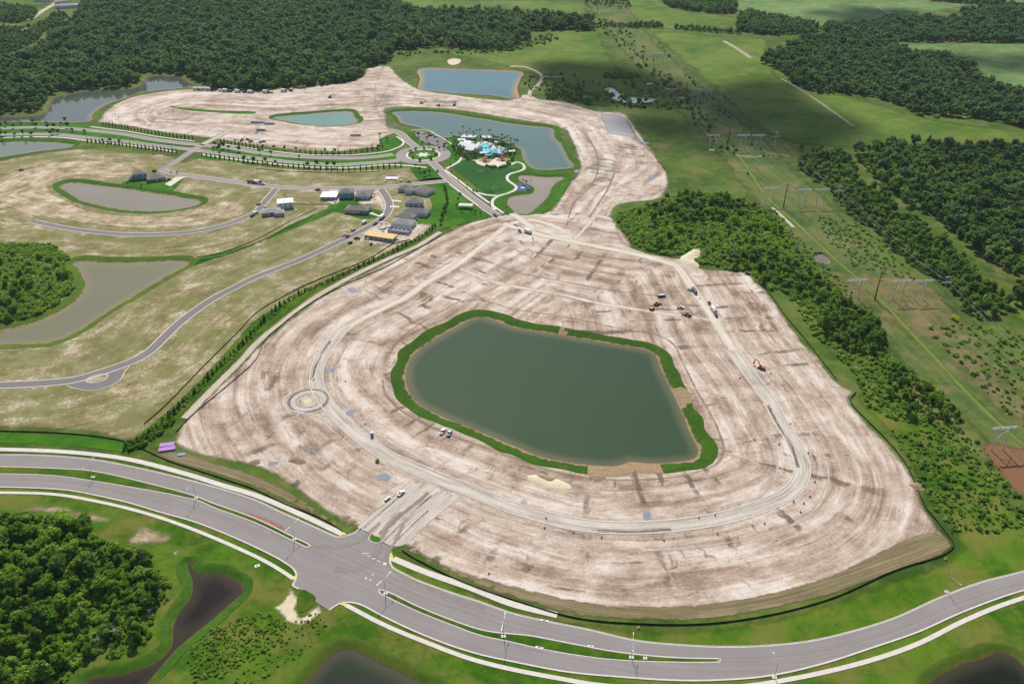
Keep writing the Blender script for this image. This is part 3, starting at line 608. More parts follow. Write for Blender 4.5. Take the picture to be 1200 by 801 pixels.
# two lane entrance under construction
ribbon('site_road', X("424,620 444,602 464,586 486,566", 3), -4.5, 3.5, .185, MT['limerock'], 'left lane of the unpaved site entrance', 'road', feather=True)
ribbon('site_road', X("456,637 478,616 500,597 520,580", 3), -3.5, 4.5, .185, MT['limerock'], 'right lane of the unpaved site entrance', 'road', feather=True)
for s, lb in (("418,622 445,598 470,577 481,567", 'left edge'), ("462,640 472,632 495,610 515,592 527,583", 'right edge')):
    ribbon('kerb', X(s), -.3, .3, .30, MT['kerb'], 'new kerb on the %s of the site entrance' % lb, 'kerb', thick=.2)
# graded ridges and furrows that echo the loop
for s, w_, m_, lb in (("900,425 925,470 937,489 955,515 967,537 971,555 968,575 957,595 940,609 915,620 875,631 850,636 800,642 750,644 700,640 650,628 600,616 560,603 530,590 505,585", 1.6, 'ridge', 'low pale ridge outside the loop street'),
                      ("412,398 402,412 394,432 394,448 398,461 405,473 422,493 450,513 487,531 525,548 560,562 600,576", 1.6, 'ridge', 'low pale ridge inside the loop street on the west'),
                      ("835,398 850,430 867,467 885,490 899,508 909,530 911,550 903,570 885,585 850,592", 1.4, 'ridge', 'low pale ridge inside the loop street on the east'),
                      ("410,402 399,418 391,434 391,450 396,465 404,477 421,496 449,516 486,534 524,551", .9, 'furrow', 'brown furrow beside the inner western ridge'),
                      ("448,445 452,462 466,478 490,493 520,507 560,522 600,536 640,550 690,560 750,562 800,557 838,545 848,530 842,505 830,480 815,455 800,425 788,402 768,392 740,388 690,377 640,368 600,362 565,352 545,352 515,366 485,384 463,404 451,425", 1.5, 'furrow', 'brown furrow round the bank of the main pond'),
                      ("560,300 600,318 650,328 700,338 740,343 780,348", 1.5, 'furrow', 'dark furrow between the upper lots'),
                      ("676,148 688,160 697,175 701,190 700,202 694,216 684,226 673,238 667,252 664,265", 1.6, 'furrow', 'dark rutted track beside the far lake'),
                      ("720,203 712,222 702,238 690,255", 2.0, 'furrow', 'dark rutted track in the far soil'),
                      ("447,84 440,100 440,118 444,135 454,150 466,160", 1.2, 'furrow', 'rutted track down the far end of the site'),
                      ("330,112 300,112 250,116 210,120 180,128 170,138 180,146 230,152 290,158 340,162 400,164", 2.6, 'ridge', 'pale track looping the far lots'),
                      ("480,120 540,124 600,134 650,142", 3.0, 'ridge', 'pale track north of the far lake')):
    ribbon('graded_ridge' if m_ == 'ridge' else 'furrow', X(s, 4), -w_, w_, .155, MT[m_], lb, 'ground', feather=True)
# tyre tracks left by the machines, two ruts each
trk = random.Random(11)
for k in range(26):
    i0 = trk.randrange(len(west_loop)); side = trk.choice((-1, 1)); nn_ = normals(west_loop); L_ = trk.randrange(12, 34); o0, o1, o2 = (trk.uniform(8, 26), trk.uniform(14, 44), trk.uniform(10, 50))
    pts_ = [west_loop[min(len(west_loop)-1, i0+int(L_*t_))] + nn_[min(len(west_loop)-1, i0+int(L_*t_))]*side*(o0*(1-t_)**2+2*o1*t_*(1-t_)+o2*t_*t_) for t_ in np.linspace(0, 1, 9)]
    pts_ = [q_ for q_ in pts_ if inside(np.array([q_]), P(main_px))[0] and not any(inside(np.array([q_]), h_)[0] for h_ in HOLES)]
    if len(pts_) < 5: continue
    cv = smooth(np.array(pts_), 3.0); m_ = trk.choice(('ridge', 'furrow', 'ridge'))
    for d_ in (-1.3, 1.3): ribbon('tyre_track', cv, d_-.55, d_+.55, .157+.0008*k, MT[m_], 'tyre track pressed into the graded soil', 'track', feather=True)['group'] = 'tyre tracks on the graded soil'
ribbon('mud_track', X("470,600 452,618 446,636 441,650 432,662 415,668 392,668", 2), -2.6, 2.6, .208, MT['mudtrack'], 'dusty track carried from the site onto the junction', 'track', feather=True)
ribbon('mud_track', X("446,612 432,625 421,634 400,641 372,640 345,634 318,624", 2), -2.2, 2.2, .209, MT['mudtrack'], 'dusty track curving from the site to the western carriageway', 'track', feather=True)
ribbon('mud_track', X("476,606 462,636 452,655 462,668 490,684 530,700 570,713", 2), -2.2, 2.2, .2085, MT['mudtrack'], 'dusty track curving from the site to the eastern carriageway', 'track', feather=True)
# darker wet and brown areas, cream heaps
for s, m_, lb in (("702,134 716,133 735,139 742,148 747,163 730,160 712,156 706,146", 'pan', 'grey drying pan at the far edge of the site'),
                  ("720,168 745,166 760,180 765,195 740,195 725,182", 'muck', 'dark wet soil at the far edge of the site'),
                  ("640,600 700,590 780,597 782,612 700,614 650,611", 'brown', 'brown damp soil below the main pond'),
                  ("620,640 700,655 760,665 850,664 930,650 985,628 1005,640 950,668 860,686 760,690 680,676 620,660", 'brown', 'brown disturbed soil near the southern berm'),
                  ("820,402 840,400 842,414 826,412", 'muck', 'dark wet corner beside the haul road'),
                  ("700,604 782,600 784,607 740,612 702,611", 'muck', 'dark wet strip beside the loop street'),
                  ("145,209 160,207 170,212 158,217 142,216", 'muck', 'grey dried mud on the upper left lots'),
                  ("430,112 448,108 470,112 470,150 455,156 440,140 428,125", 'muck', 'grey churned ground at the far end of the site'),
                  ("160,142 175,134 190,140 180,150 165,149", 'muck', 'grey wet ground at the left end of the far lots'),
                  ("480,110 530,113 560,120 520,124 485,120", 'muck', 'grey churned ground below the far blue pond'),
                  ("690,186 720,184 735,200 715,216 690,212", 'muck', 'grey churned ground at the neck of the site'),
                  ("335,500 372,508 400,530 420,560 398,566 360,545 330,525", 'muck', 'dark streaked ground below the turning circle'),
                  ("470,335 520,345 500,365 455,362", 'brown', 'brown patch above the main pond'),
                  ("610,362 690,372 720,384 680,386 620,374", 'brown', 'brown strip above the main pond'),
                  ("860,322 900,348 935,395 925,420 890,395 862,350", 'brown', 'brown graded ground along the upper right edge'),
                  ("970,420 985,440 972,452 955,436", 'muck', 'grey corner by the right site fence'),
                  ("300,430 330,418 345,440 310,470 288,470", 'brown', 'brown patch near the dirt path')):
    if m_ == 'soil_b': continue
    big('damp_soil', s, .148, MT[m_], 5, lb, [(loop, True)])
def mound(px, h, mat, label, seed=0, name='sand_heap', z=.12):
    pl = smooth(P(px), 1.5, True); v, f, o_ = cdt_sheet(pl, 1.6, holes=[], step=1.5); d, _, _ = near(v, o_, True); rg = np.random.default_rng(seed)
    zz = z + h*(1-np.exp(-d/ (d.max()*.45)))*(1+.25*np.sin(v[:, 0]*.5+seed)*np.sin(v[:, 1]*.43)) + np.where(d > .3, rg.uniform(0, .16, len(v)), 0)
    o = mesh_from(name, np.c_[v, zz], f, mat, attrs={'edge': d+4, 'flow': np.c_[v, np.zeros(len(v))]}, smooth_shade=True); tag(o, label, 'heap')
mound("618,558 632,556 655,562 670,570 664,577 645,575 625,566", 1.0, MT['cream'], 'cream heap of sand below the main pond', 1)
mound("628,556 640,557 652,561 646,566 632,563", 1.5, MT['furrow'], 'tan crest of dug sand on the cream heap', 2)
mound("797,303 806,296 814,291 821,290 824,293 818,303 818,314 806,311", 1.6, MT['cream'], 'tan sand spur beside the central wood', 4)
for k, (x, y, r, h) in enumerate(((404, 607, 3, 1.2), (412, 611, 2.5, 1.0), (345, 538, 3.5, .8), (352, 541, 3, .7), (300, 541, 3, .9), (487, 645, 2.5, 1.0), (1076, 570, 4, 1.0), (700, 560, 4, .8))):
    q = np.array(G(x, y)); a_ = np.linspace(0, 2*math.pi, 14, endpoint=False); pp_ = q+np.c_[np.cos(a_)*r*(1+.3*np.sin(3*a_+k)), np.sin(a_)*r*.9]
    v, f, o_ = cdt_sheet(pp_, 1.0, holes=[], step=.9); d, _, _ = near(v, o_, True)
    tag(mesh_from('spoil_pile', np.c_[v, .13+h*d/d.max()], f, MT['furrow'], attrs={'edge': d+4, 'flow': np.c_[v, np.zeros(len(v))]}, smooth_shade=True), 'small brown spoil pile on the graded soil', 'heap', 'small spoil piles')

# ------------------------------------------------------------------ finished streets on the left
lb_px = "190,199 199,202.5 240,208.5 270,212.5 300,216.5 329,219.5 350,220.5 400,221 450,219.5 487,215.5 525,212"
roadA_px = "37,259 75,267 112,272 150,275 200,274 237,270 275,260 299,249 312,235 324,221"
roadB_px = "447,222 455,235 456,245 447,257 425,270 400,282 362,300 325,315 299,325 275,337 250,350 212,377 190,398 175,412 160,421 125,434 87,445 50,449 0,451.5 -60,453 -120,455"
roadC_px = "149,196 112,191 75,191 50,195 25,202 0,216 -30,235 0,246 25,254 37,259"
flows = [(X(q, 6), False) for q in (lb_px, roadA_px, roadB_px, roadC_px)]
big('seeded_lots', "-80,192 0,188 30,182 70,176 105,174 150,178 205,183 212,190 240,183 300,193 360,198 440,198 490,196 505,205 540,235 575,253 545,262 515,270 490,283 430,310 375,338 340,362 300,396 262,430 216,474 172,508 150,522 120,510 0,503 -80,503", .07, MT['lots'], 7, 'straw coloured seeded lots left of the site', flows, step=6)
big('seeded_lots', "-40,215 0,205 60,190 110,188 160,195 150,206 90,206 62,212 60,222 80,234 110,246 160,252 210,252 245,242 255,234 290,240 285,252 240,264 200,268 150,268 80,260 20,250 -20,240", .085, MT['lots2'], 7, 'sandy lots around the small crescent pond', flows)
# green verges and lawns
big('lawn', "-80,505 0,506 60,508 110,512 145,517 180,532 150,531 100,525 0,519.5 -80,519", .10, MT['lush'], 4, 'green strip behind the boulevard hedge')
big('buffer_lawn', "148,522 172,500 216,461 262,412 300,372 340,350 375,330 425,308 460,290 505,262 512,240 500,215 520,212 540,230 575,252 545,263 516,268 490,284 430,311 375,341 340,366 300,399 262,439 216,486 190,512 168,530", .11, MT['lawn'], 5, 'grassy planted buffer between the lots and the site')
big('swale', "222,308 240,300 300,284 337,265 370,250 388,243 392,247 350,266 310,283 260,300 226,312", .10, MT['lush'], 4, 'green drainage swale between the lots', cat='grass')
big('swale', "198,123.5 215,126 260,129.5 300,131 300,133.5 250,132 205,127.5", .14, MT['lush'], 4, 'thin green swale in the far soil', cat='grass')
big('lawn', "385,240 395,232 420,230 436,232 432,243 445,246 450,250 436,257 420,256 400,250 384,247", .115, MT['lush'], 3, 'bright lawn round the three left houses')
big('lawn', "485,213 515,208 522,212 560,245 572,255 540,263 505,268 488,260 505,245 500,230 482,222", .12, MT['lush'], 3, 'bright lawn behind the terrace of houses')
big('lawn', "145,213 160,208 190,211 215,208 212,214 198,226 150,221 140,217", .115, MT['lush'], 3, 'bright lawn of the two houses above the crescent pond')
big('lawn', "481,196 500,194 522,207 520,210 495,214 485,205", .12, MT['lush'], 3, 'lawn corner south of the roundabout')
big('lawn', "-80,146 0,144 60,144 105,146 140,152 180,158 228,166 228,171 180,168 106,164 60,165 0,164 -80,165", .10, MT['lush'], 5, 'green verges of the tree-lined entrance road, western half')
big('lawn', "255,168 300,173 350,179 400,180 440,178 447,161 466,160 474,168 462,182 480,192 440,196 400,199 340,196 290,191 225,184 244,178", .125, MT['lush'], 5, 'green verges of the tree-lined entrance road, eastern half')
big('park_lawn', "466,156 480,153 520,160 560,158 604,166 618,186 632,200 666,202 640,248 600,254 590,248 560,222 530,196 505,176 485,170", .125, MT['lush'], 5, 'park lawn around the clubhouse')
big('sports_field', "536,190 560,188 600,198 610,206 600,213 604,219 585,225 572,228 556,215 530,197", .14, MT['sports'], 5, 'dark green playing field beside the clubhouse')
def street(px, w_, mat, label, kerbs=True, z=.18, walks=(), kw=.42):
    cv = X(px, 3)
    ribbon('street', cv, -w_/2, w_/2, z, MT[mat], label, 'road')
    if kerbs:
        for sd in (-1, 1): ribbon('kerb', cv, sd*(w_/2)-kw, sd*(w_/2)+kw, z+.09, MT['kerb'], 'pale kerb %s of the %s' % ('left' if sd > 0 else 'right', label), 'kerb', thick=.2)
    for off in walks: ribbon('pavement', cv, off-.8, off+.8, z+.05, MT['concrete'], 'pavement beside the ' + label, 'pavement')
    return cv
street(lb_px, 8.0, 'asphalt3', 'dusty cross street with parked trucks')
street(roadA_px, 7.0, 'asphalt2', 'grey street curving below the crescent pond')
street(roadB_px, 7.4, 'asphalt2', 'long grey street curving down to the left', walks=())
street(roadC_px, 7.0, 'dirt', 'bare sandy street loop of the upper left lots', kerbs=False)
street("190,199 207,189 222,179 234,171.5 250,163 270,153", 9.0, 'asphalt3', 'short street crossing the entrance road', kerbs=False, z=.185)
ribbon('dirt_path', X("236,170 252,162 272,152 285,148"), -4, 4, .19, MT['dirt'], 'sandy ramp north of the crossing', 'path', feather=True)
street("-80,151.5 0,150.5 37,149.5 69,150 100,152.5 125,155 149,158 180,163.5 210,167.5 240,170.5 259,172 285,176 310,180 355,184 399,185.5 420,185.3 443,183.5 461,181", 7.6, 'asphalt3', 'north carriageway of the entrance road', z=.19)
street("-80,158.5 0,158 44,157.3 75,158.5 106,162 149,166.5 180,170.5 207,173.5 222,175 246,178.5 285,184 329,189 365,192 399,193.5 420,192 449,190 468,188", 7.6, 'asphalt3', 'south carriageway of the entrance road', z=.19)
ribbon('pavement', X("-80,162 0,161.5 44,160.5 75,161.5 106,165.5 149,170 180,174 205,178 "), -1.6, 1.6, .21, MT['concrete'], 'white pavement south of the entrance road, western half', 'pavement')
ribbon('pavement', X("236,181 285,188 329,193 365,196 399,197 420,196 449,193.5 475,194 500,196.5"), -1.6, 1.6, .21, MT['concrete'], 'white pavement south of the entrance road, eastern half', 'pavement')
ribbon('pavement', X("106,148.5 125,151 149,154 180,159.5 210,163.5 228,165.5"), -1.2, 1.2, .21, MT['concrete'], 'white pavement north of the entrance road, western half', 'pavement')
ribbon('pavement', X("262,169 285,172.5 310,176 355,181 399,182 430,180.5 455,177 470,171 473,167 465,160"), -1.2, 1.2, .21, MT['concrete'], 'white pavement north of the entrance road, eastern half', 'pavement')
# roundabout and the spine street
rc = np.array(G(496, 181.5)); rr = lambda r: rc + np.c_[np.cos(th), np.sin(th)]*r
ribbon('street', rr(24), -6, 6, .20, MT['asphalt3'], 'roundabout of the entrance road', 'road', closed=True)
ribbon('kerb', rr(17.6), -1.4, 1.0, .26, MT['concrete'], 'white apron round the roundabout island', 'kerb', closed=True, thick=.1)
v, f, o_ = cdt_sheet(rr(16.6), 4, holes=[], step=2)
structure(mesh_from('roundabout_island', np.c_[v, np.full(len(v), .27)], f, MT['lush'], attrs={'edge': near(v, o_, True)[0]+5}), 'planted island in the middle of the roundabout', 'island')
star = np.array([rc + np.array([math.cos(a), math.sin(a)])*(8.5 if k % 2 == 0 else 4.5) for k, a in enumerate(np.linspace(0, 2*math.pi, 12, endpoint=False))])
v, f, o_ = cdt_sheet(star, 3, holes=[], step=1.2)
structure(mesh_from('paved_star', np.c_[v, np.full(len(v), .31)], f, MT['concrete']), 'pale star-shaped paving on the roundabout island', 'paving')
street("506,190 513,197 523,207.5 537,219.5 550,230 562,238.5 572,246 583,253", 8.5, 'asphalt3', 'spine street from the roundabout to the site', z=.205)
ribbon('pavement', X("521,199 537,211 556,225.5 572,237 590,250"), -1.3, 1.3, .21, MT['concrete'], 'white pavement beside the playing field', 'pavement')
ribbon('pavement', X("527,216 540,226 553,236 560,241"), -1.0, 1.0, .21, MT['concrete'], 'white pavement on the house side of the spine street', 'pavement')
street("487,172 478,165 471,158 464,154 455,152", 8.5, 'asphalt3', 'north arm of the roundabout', z=.202, kerbs=True)
big('car_park', "484,154.5 492,152.5 504,155.5 512,160 520,164 525,170 521,175 526,182 517,180 514,172 505,168.5 494,166 488,160", .195, MT['asphalt2'], 3, 'small car park of the clubhouse', sm=False, cat='car park')
ribbon('kerb', P("482,153.5 492,151.5 505,154.5 513,159 522,164 528,168 532,172"), -.8, .8, .22, MT['concrete'], 'white edge of the clubhouse car park', 'kerb')
# park paths
for s, lb in (("523,198 530,194 537,190 541,184 538,178 534,173 528,170", 'curving path from the roundabout to the clubhouse'),
              ("541,186 548,187 557,188 562,190 574,194 588,195.5 597,194 606,190 613,193 614,198 608,201 600,203 595,206 595,211 600,215 605,219 603,223 594,227 585,229.5 578,234 577,240 580,246", 'winding white path round the playing field'),
              ("560,226 570,228.5 583,229.5", 'short link path below the playing field')):
    ribbon('pavement', X(s), -1.5, 1.5, .22, MT['concrete'], lb, 'path')
# cul-de-sac bulb on the long left street
bulb = smooth(P("85,441 105,436 125,430 141,431 145,437 141,445 131,451 118,455.5 104,457 92,455 80,451"), 2, True)
sheet('street', bulb, .184, MT['asphalt2'], 5, [(X(roadB_px, 6), False)], 'turning bulb on the long left street', 'road', step=2, holes=[])
ribbon('kerb', X("78,452 92,456 104,457.8 118,456 131,451.5 141,445.5 145.5,437 152,429"), -.3, .3, .28, MT['kerb'], 'pale kerb round the turning bulb', 'kerb', thick=.2)
isl = smooth(P("101,446 106,442 115,439.5 124,438.5 126.5,441 122,445.5 113,448 104,448.3"), 1, True)
v, f, o_ = cdt_sheet(isl, 3, holes=[], step=1)
structure(mesh_from('turning_island', np.c_[v, np.full(len(v), .25)], f, MT['lots'], attrs={'edge': near(v, o_, True)[0]+4, 'flow': np.c_[v, np.zeros(len(v))]}), 'oval straw island in the left turning bulb', 'island')
ribbon('kerb', isl, -.35, .35, .28, MT['kerb'], 'kerb round the oval straw island', 'kerb', closed=True, thick=.1)
# tracks beyond the site
ribbon('mown_track', X("690,0 707,22 722,40 740,60 757,78 775,97 790,112 800,122 837,155 865,182 900,232 937,265 975,300 1000,322 1032,352 1075,397 1112,437 1150,477 1175,500 1210,530", 8), -3.5, 3.5, .065, MT['greenpath'], 'light green mown track under the power lines', 'path', feather=True)
ribbon('sandy_track', X("862,182 885,184 905,180 925,183", 6), -2, 2, .07, MT['paletrack'], 'pale track end in the corridor', 'path', feather=True)
ribbon('sandy_track', X("848,48 862,56 880,68", 6), -5, 5, .07, MT['paletrack'], 'short pale track in the far pasture', 'path', feather=True)
ribbon('sandy_track', X("915,92 935,103 958,118 978,132 1000,148", 6), -3, 3, .07, MT['paletrack'], 'pale track crossing the wide pasture', 'path', feather=True)
ribbon('sandy_track', X("1028,8 1040,14 1055,21", 6), -5, 5, .07, MT['paletrack'], 'pale track in the far meadow', 'path', feather=True)
ribbon('sandy_track', X("598,78 612,78 625,82 634,88 632,98 622,106 620,112", 5), -3.5, 3.5, .07, MT['dirt'], 'pale track past the far blue pond', 'path', feather=True)
ribbon('sandy_track', X("632,89 645,90 660,90", 5), -2.5, 2.5, .07, MT['dirt'], 'pale side track past the far blue pond', 'path', feather=True)
ribbon('sandy_track', X("905,243 915,252 930,266", 5), -2.5, 2.5, .07, MT['dirt'], 'bare strip beside the corridor track', 'path', feather=True)
big('bare_earth', "523,71 532,68 541,70 538,75 530,77 525,75", .06, MT['cream'], 6, 'sandy scrape behind the far blue pond', [(loop, True)])
big('bare_earth', "1000,121 1008,118 1025,120 1035,124 1030,127 1015,125 1002,123", .06, MT['brown'], 6, 'brown muddy hollow in the wide pasture')
# upper left settlement roads
ribbon('road', X("127,0 118,5 100,16 87,25 78,30 68,35 58,42 52,46 54,49 46,55 38,61 32,64", 6), -4.5, 4.5, .08, MT['haul'], 'pale road past the far wood', 'road', feather=True)
ribbon('road', X("75,-2 60,7 48,14 40,20 32,24", 6), -6, 6, .08, MT['dirt'], 'pale road of the far hamlet', 'road', feather=True)
big('bare_earth', "58,6 75,-2 98,-2 96,6 82,12 66,14", .06, MT['muck'], 10, 'grey yard of the far hamlet')
big('pasture', "0,26 30,27 42,31 36,34 10,34 -20,34 -20,26", .05, MT['pasture'], 12, 'light paddock at the far left')
# patches of pale gravel and dead grass near the boulevard
for s, m_, lb in (("12,593 40,591 80,593 108,600 136,606 124,615 100,612 60,603 20,600", 'lots2', 'pale dead grass patch above the lower left wood'),
                  ("158,618 168,613 185,619 206,626 198,638 180,641 165,640 140,638 150,630", 'lots2', 'second pale dead grass patch beside the wood'),
                  ("340,686 348,690 352,698 350,712 352,722 362,716 372,706 384,714 372,724 356,734 340,734 330,722 322,716 306,720 330,702", 'cream', 'spilled pale gravel at the lower left stub'),
                  ("199,655 203,645 212,641.5 220,642.5 212,646 207,652 206,662 202,662", 'cream', 'curved heap of pale riprap above the peaty pond'),
                  ("258,478 266,474 300,498 330,522 300,520 270,500", 'soil', '')):
    if not lb: continue
    big('pale_patch', s, .115, MT[m_], 3, lb, [(X("0,640 300,700"), False)])
# ------------------------------------------------------------------ plants
def empty(name, loc, rz=0.0, s=1.0):
    o = bpy.data.objects.new(name, None); C.objects.link(o); o.location = loc; o.rotation_euler = (0, 0, rz)
    o.scale = (s, s, s) if not hasattr(s, '__len__') else s; o.empty_display_size = .5
    return o
def mat_leaf(name, dark, mid, light, var=.42, trans=.38):
    t = NT(name); tint = t.attr('tint'); r = t.rand()
    n = t.noise(t.pos(), .016, 4, .65); n2 = t.noise(t.pos(), .3, 3, .6)
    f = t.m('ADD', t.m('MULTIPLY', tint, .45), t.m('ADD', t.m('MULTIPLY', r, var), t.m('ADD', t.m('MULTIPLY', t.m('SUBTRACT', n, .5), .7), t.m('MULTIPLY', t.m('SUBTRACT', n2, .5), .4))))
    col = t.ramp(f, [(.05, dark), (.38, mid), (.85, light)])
    a = t.pbr(col, .75, spec=.12); b = t.n('ShaderNodeBsdfTranslucent'); t.put(b.inputs[0], t.mix(.5, col, light))
    mx = t.n('ShaderNodeMixShader'); mx.inputs[0].default_value = trans; t.t.links.new(a, mx.inputs[1]); t.t.links.new(b.outputs[0], mx.inputs[2])
    return t.done(mx.outputs[0])
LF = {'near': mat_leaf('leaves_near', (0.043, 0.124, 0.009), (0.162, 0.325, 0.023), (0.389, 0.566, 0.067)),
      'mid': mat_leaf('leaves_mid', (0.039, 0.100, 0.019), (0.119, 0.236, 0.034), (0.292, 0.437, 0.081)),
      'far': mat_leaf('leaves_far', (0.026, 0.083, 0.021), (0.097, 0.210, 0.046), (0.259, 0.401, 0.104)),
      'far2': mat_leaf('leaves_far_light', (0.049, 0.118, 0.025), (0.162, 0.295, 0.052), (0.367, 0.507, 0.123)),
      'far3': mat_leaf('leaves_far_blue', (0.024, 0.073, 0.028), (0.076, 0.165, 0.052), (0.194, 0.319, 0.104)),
      'mid2': mat_leaf('leaves_mid_light', (0.054, 0.142, 0.017), (0.178, 0.330, 0.034), (0.389, 0.555, 0.085)),
      'pale': mat_leaf('leaves_pale', (0.151, 0.189, 0.104), (0.302, 0.366, 0.180), (0.475, 0.543, 0.304)),
      'hedge': mat_leaf('leaves_hedge', (0.026, 0.078, 0.009), (0.070, 0.171, 0.021), (0.162, 0.295, 0.038)),
      'palm': mat_leaf('leaves_palm', (0.032, 0.077, 0.017), (0.076, 0.165, 0.028), (0.162, 0.271, 0.057)),
      'brush': mat_leaf('leaves_brush', (0.097, 0.212, 0.021), (0.227, 0.389, 0.043), (0.389, 0.543, 0.085))}
bark = mat_plain('bark', (.16, .13, .10), .9, .3, .6)
bark2 = mat_plain('grey_bark', (.24, .22, .19), .9, .3, .6)
ICO = None
def ico(sub=1):
    bm = bmesh.new(); bmesh.ops.create_icosphere(bm, subdivisions=sub, radius=1.0)
    v = np.array([q.co[:] for q in bm.verts]); f = [[x.index for x in q.verts] for q in bm.faces]; bm.free(); return v, f
ICO1 = ico(1)
def leaf_mesh(name, seed, lobes, leaves, leaf, mat, core=.78):
    """crown: lobes are (x,y,z,radius); leaf sprays on and in the lobes, and a rough inner mass"""
    rng = np.random.default_rng(seed); V = []; F = []; T = []; n = 0
    L = np.array(lobes); pr = L[:, 3]**2; pr /= pr.sum()
    for (x, y, z, r) in lobes:
        if not core: break
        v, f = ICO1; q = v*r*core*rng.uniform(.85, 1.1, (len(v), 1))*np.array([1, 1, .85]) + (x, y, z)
        V.append(q); T.append(rng.uniform(.05, .3, len(v))); F += [[i+n for i in t] for t in f]; n += len(v)  # inner mass gets a dark tint: shade inside the crown put into its colour
    ids = rng.choice(len(L), leaves, p=pr); lt = rng.uniform(-.18, .18, len(L))
    d = rng.normal(size=(leaves, 3)); d[:, 2] += .35; d /= np.linalg.norm(d, axis=1, keepdims=True)
    c = L[ids, :3] + d*(L[ids, 3]*rng.uniform(.72, 1.08, leaves))[:, None]*np.array([1, 1, .9])
    nn = d*.75 + rng.normal(size=(leaves, 3))*.55; nn /= np.linalg.norm(nn, axis=1, keepdims=True)
    a = np.cross(nn, rng.normal(size=(leaves, 3))); a /= np.linalg.norm(a, axis=1, keepdims=True); b = np.cross(nn, a)
    s = leaf*rng.uniform(.55, 1.35, leaves)[:, None]; k = rng.uniform(.5, .9, leaves)[:, None]
    q = np.stack([c-a*s, c-b*s*k+a*s*.2, c+a*s, c+b*s*k], 1).reshape(-1, 3)
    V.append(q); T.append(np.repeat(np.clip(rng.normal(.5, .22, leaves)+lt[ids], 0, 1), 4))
    F += [[n+4*i, n+4*i+1, n+4*i+2, n+4*i+3] for i in range(leaves)]
    V = np.vstack(V); me = bpy.data.meshes.new(name); me.from_pydata(V.tolist(), [], F); me.materials.append(mat)
    at = me.attributes.new('tint', 'FLOAT', 'POINT'); at.data.foreach_set('value', np.concatenate(T).astype(np.float32)); me.update()
    return me
def tube_into(bmv, bmf, pts, rad, sides=7):
    """tapered tube along pts, appended to vertex and face lists"""
    pts = [np.array(p, float) for p in pts]; base = len(bmv)
    for i, (p, r) in enumerate(zip(pts, rad)):
        t = pts[min(i+1, len(pts)-1)]-pts[max(i-1, 0)]; t /= np.linalg.norm(t)+1e-9
        u = np.cross(t, (0, 0, 1) if abs(t[2]) < .9 else (1, 0, 0)); u /= np.linalg.norm(u); w_ = np.cross(t, u)
        for k in range(sides):
            a = 2*math.pi*k/sides; bmv.append(tuple(p + (u*math.cos(a)+w_*math.sin(a))*r))
    for i in range(len(pts)-1):
        for k in range(sides):
            j = (k+1) % sides; bmf.append((base+i*sides+k, base+i*sides+j, base+(i+1)*sides+j, base+(i+1)*sides+k))
    bmf.append(tuple(base+k for k in reversed(range(sides)))); bmf.append(tuple(base+(len(pts)-1)*sides+k for k in range(sides)))
def trunk_mesh(name, seed, h, r, spread, mat, limbs=4):
    rng = random.Random(seed); v, f = [], []
    tube_into(v, f, [(0, 0, -.3), (rng.uniform(-.1, .1), rng.uniform(-.1, .1), h*.4), (rng.uniform(-.3, .3), rng.uniform(-.3, .3), h)], [r, r*.75, r*.35])
    for k in range(limbs):
        a = 2*math.pi*(k+rng.random()*.6)/limbs; z0 = h*rng.uniform(.35, .65); l = spread*rng.uniform(.5, .85)
        tube_into(v, f, [(0, 0, z0), (math.cos(a)*l*.5, math.sin(a)*l*.5, z0+h*.22), (math.cos(a)*l, math.sin(a)*l, z0+h*.5)], [r*.45, r*.3, r*.12], 5)
    me = bpy.data.meshes.new(name); me.from_pydata(v, [], f); me.materials.append(mat); me.update(); return me
def round_lobes(seed, r, h, n, low=.32):
    rng = np.random.default_rng(seed); out = []
    for i in range(n):
        a = rng.uniform(0, 2*math.pi); q = math.sqrt(rng.uniform(0, 1))*.68*r; zz = rng.uniform(low, .86)
        q *= (1.15 - abs(zz-.5)*.9)
        out.append((math.cos(a)*q, math.sin(a)*q, h*zz, r*rng.uniform(.28, .46)))
    out.append((0, 0, h*.62, r*.55)); return out
TREES = {}
def kind(key, variants, r, h, nl, leaves, leaf, mat, low=.32, tr=.22, bk=None, core=.78):
    TREES[key] = [(leaf_mesh('crown', 100+hash_(key)+k, round_lobes(7*k+hash_(key), r*(1+.12*(k % 3-1)), h*(1+.1*((k*2) % 3-1)), nl, low), leaves, leaf, mat, core),
                   trunk_mesh('trunk', 5*k+1, h*.75, tr, r*.8, bk or bark)) for k in range(variants)]
def hash_(s): return sum(ord(c)*(i+1) for i, c in enumerate(s)) % 997
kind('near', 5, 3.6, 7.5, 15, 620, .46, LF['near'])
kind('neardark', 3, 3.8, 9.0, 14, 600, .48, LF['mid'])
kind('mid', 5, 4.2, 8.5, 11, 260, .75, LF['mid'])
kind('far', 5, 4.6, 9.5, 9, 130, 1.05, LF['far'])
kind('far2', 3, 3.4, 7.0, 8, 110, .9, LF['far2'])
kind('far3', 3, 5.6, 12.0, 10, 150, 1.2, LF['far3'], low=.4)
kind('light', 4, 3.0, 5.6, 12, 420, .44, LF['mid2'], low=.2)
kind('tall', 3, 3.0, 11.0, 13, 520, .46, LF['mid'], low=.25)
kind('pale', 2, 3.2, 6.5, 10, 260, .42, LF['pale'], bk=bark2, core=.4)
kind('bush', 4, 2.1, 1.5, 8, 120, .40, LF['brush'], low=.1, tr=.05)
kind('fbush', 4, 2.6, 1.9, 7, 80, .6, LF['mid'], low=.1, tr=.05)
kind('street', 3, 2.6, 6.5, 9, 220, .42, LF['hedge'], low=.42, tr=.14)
kind('shrubby', 2, 1.3, 1.6, 6, 80, .3, LF['hedge'], low=.25, tr=.05)
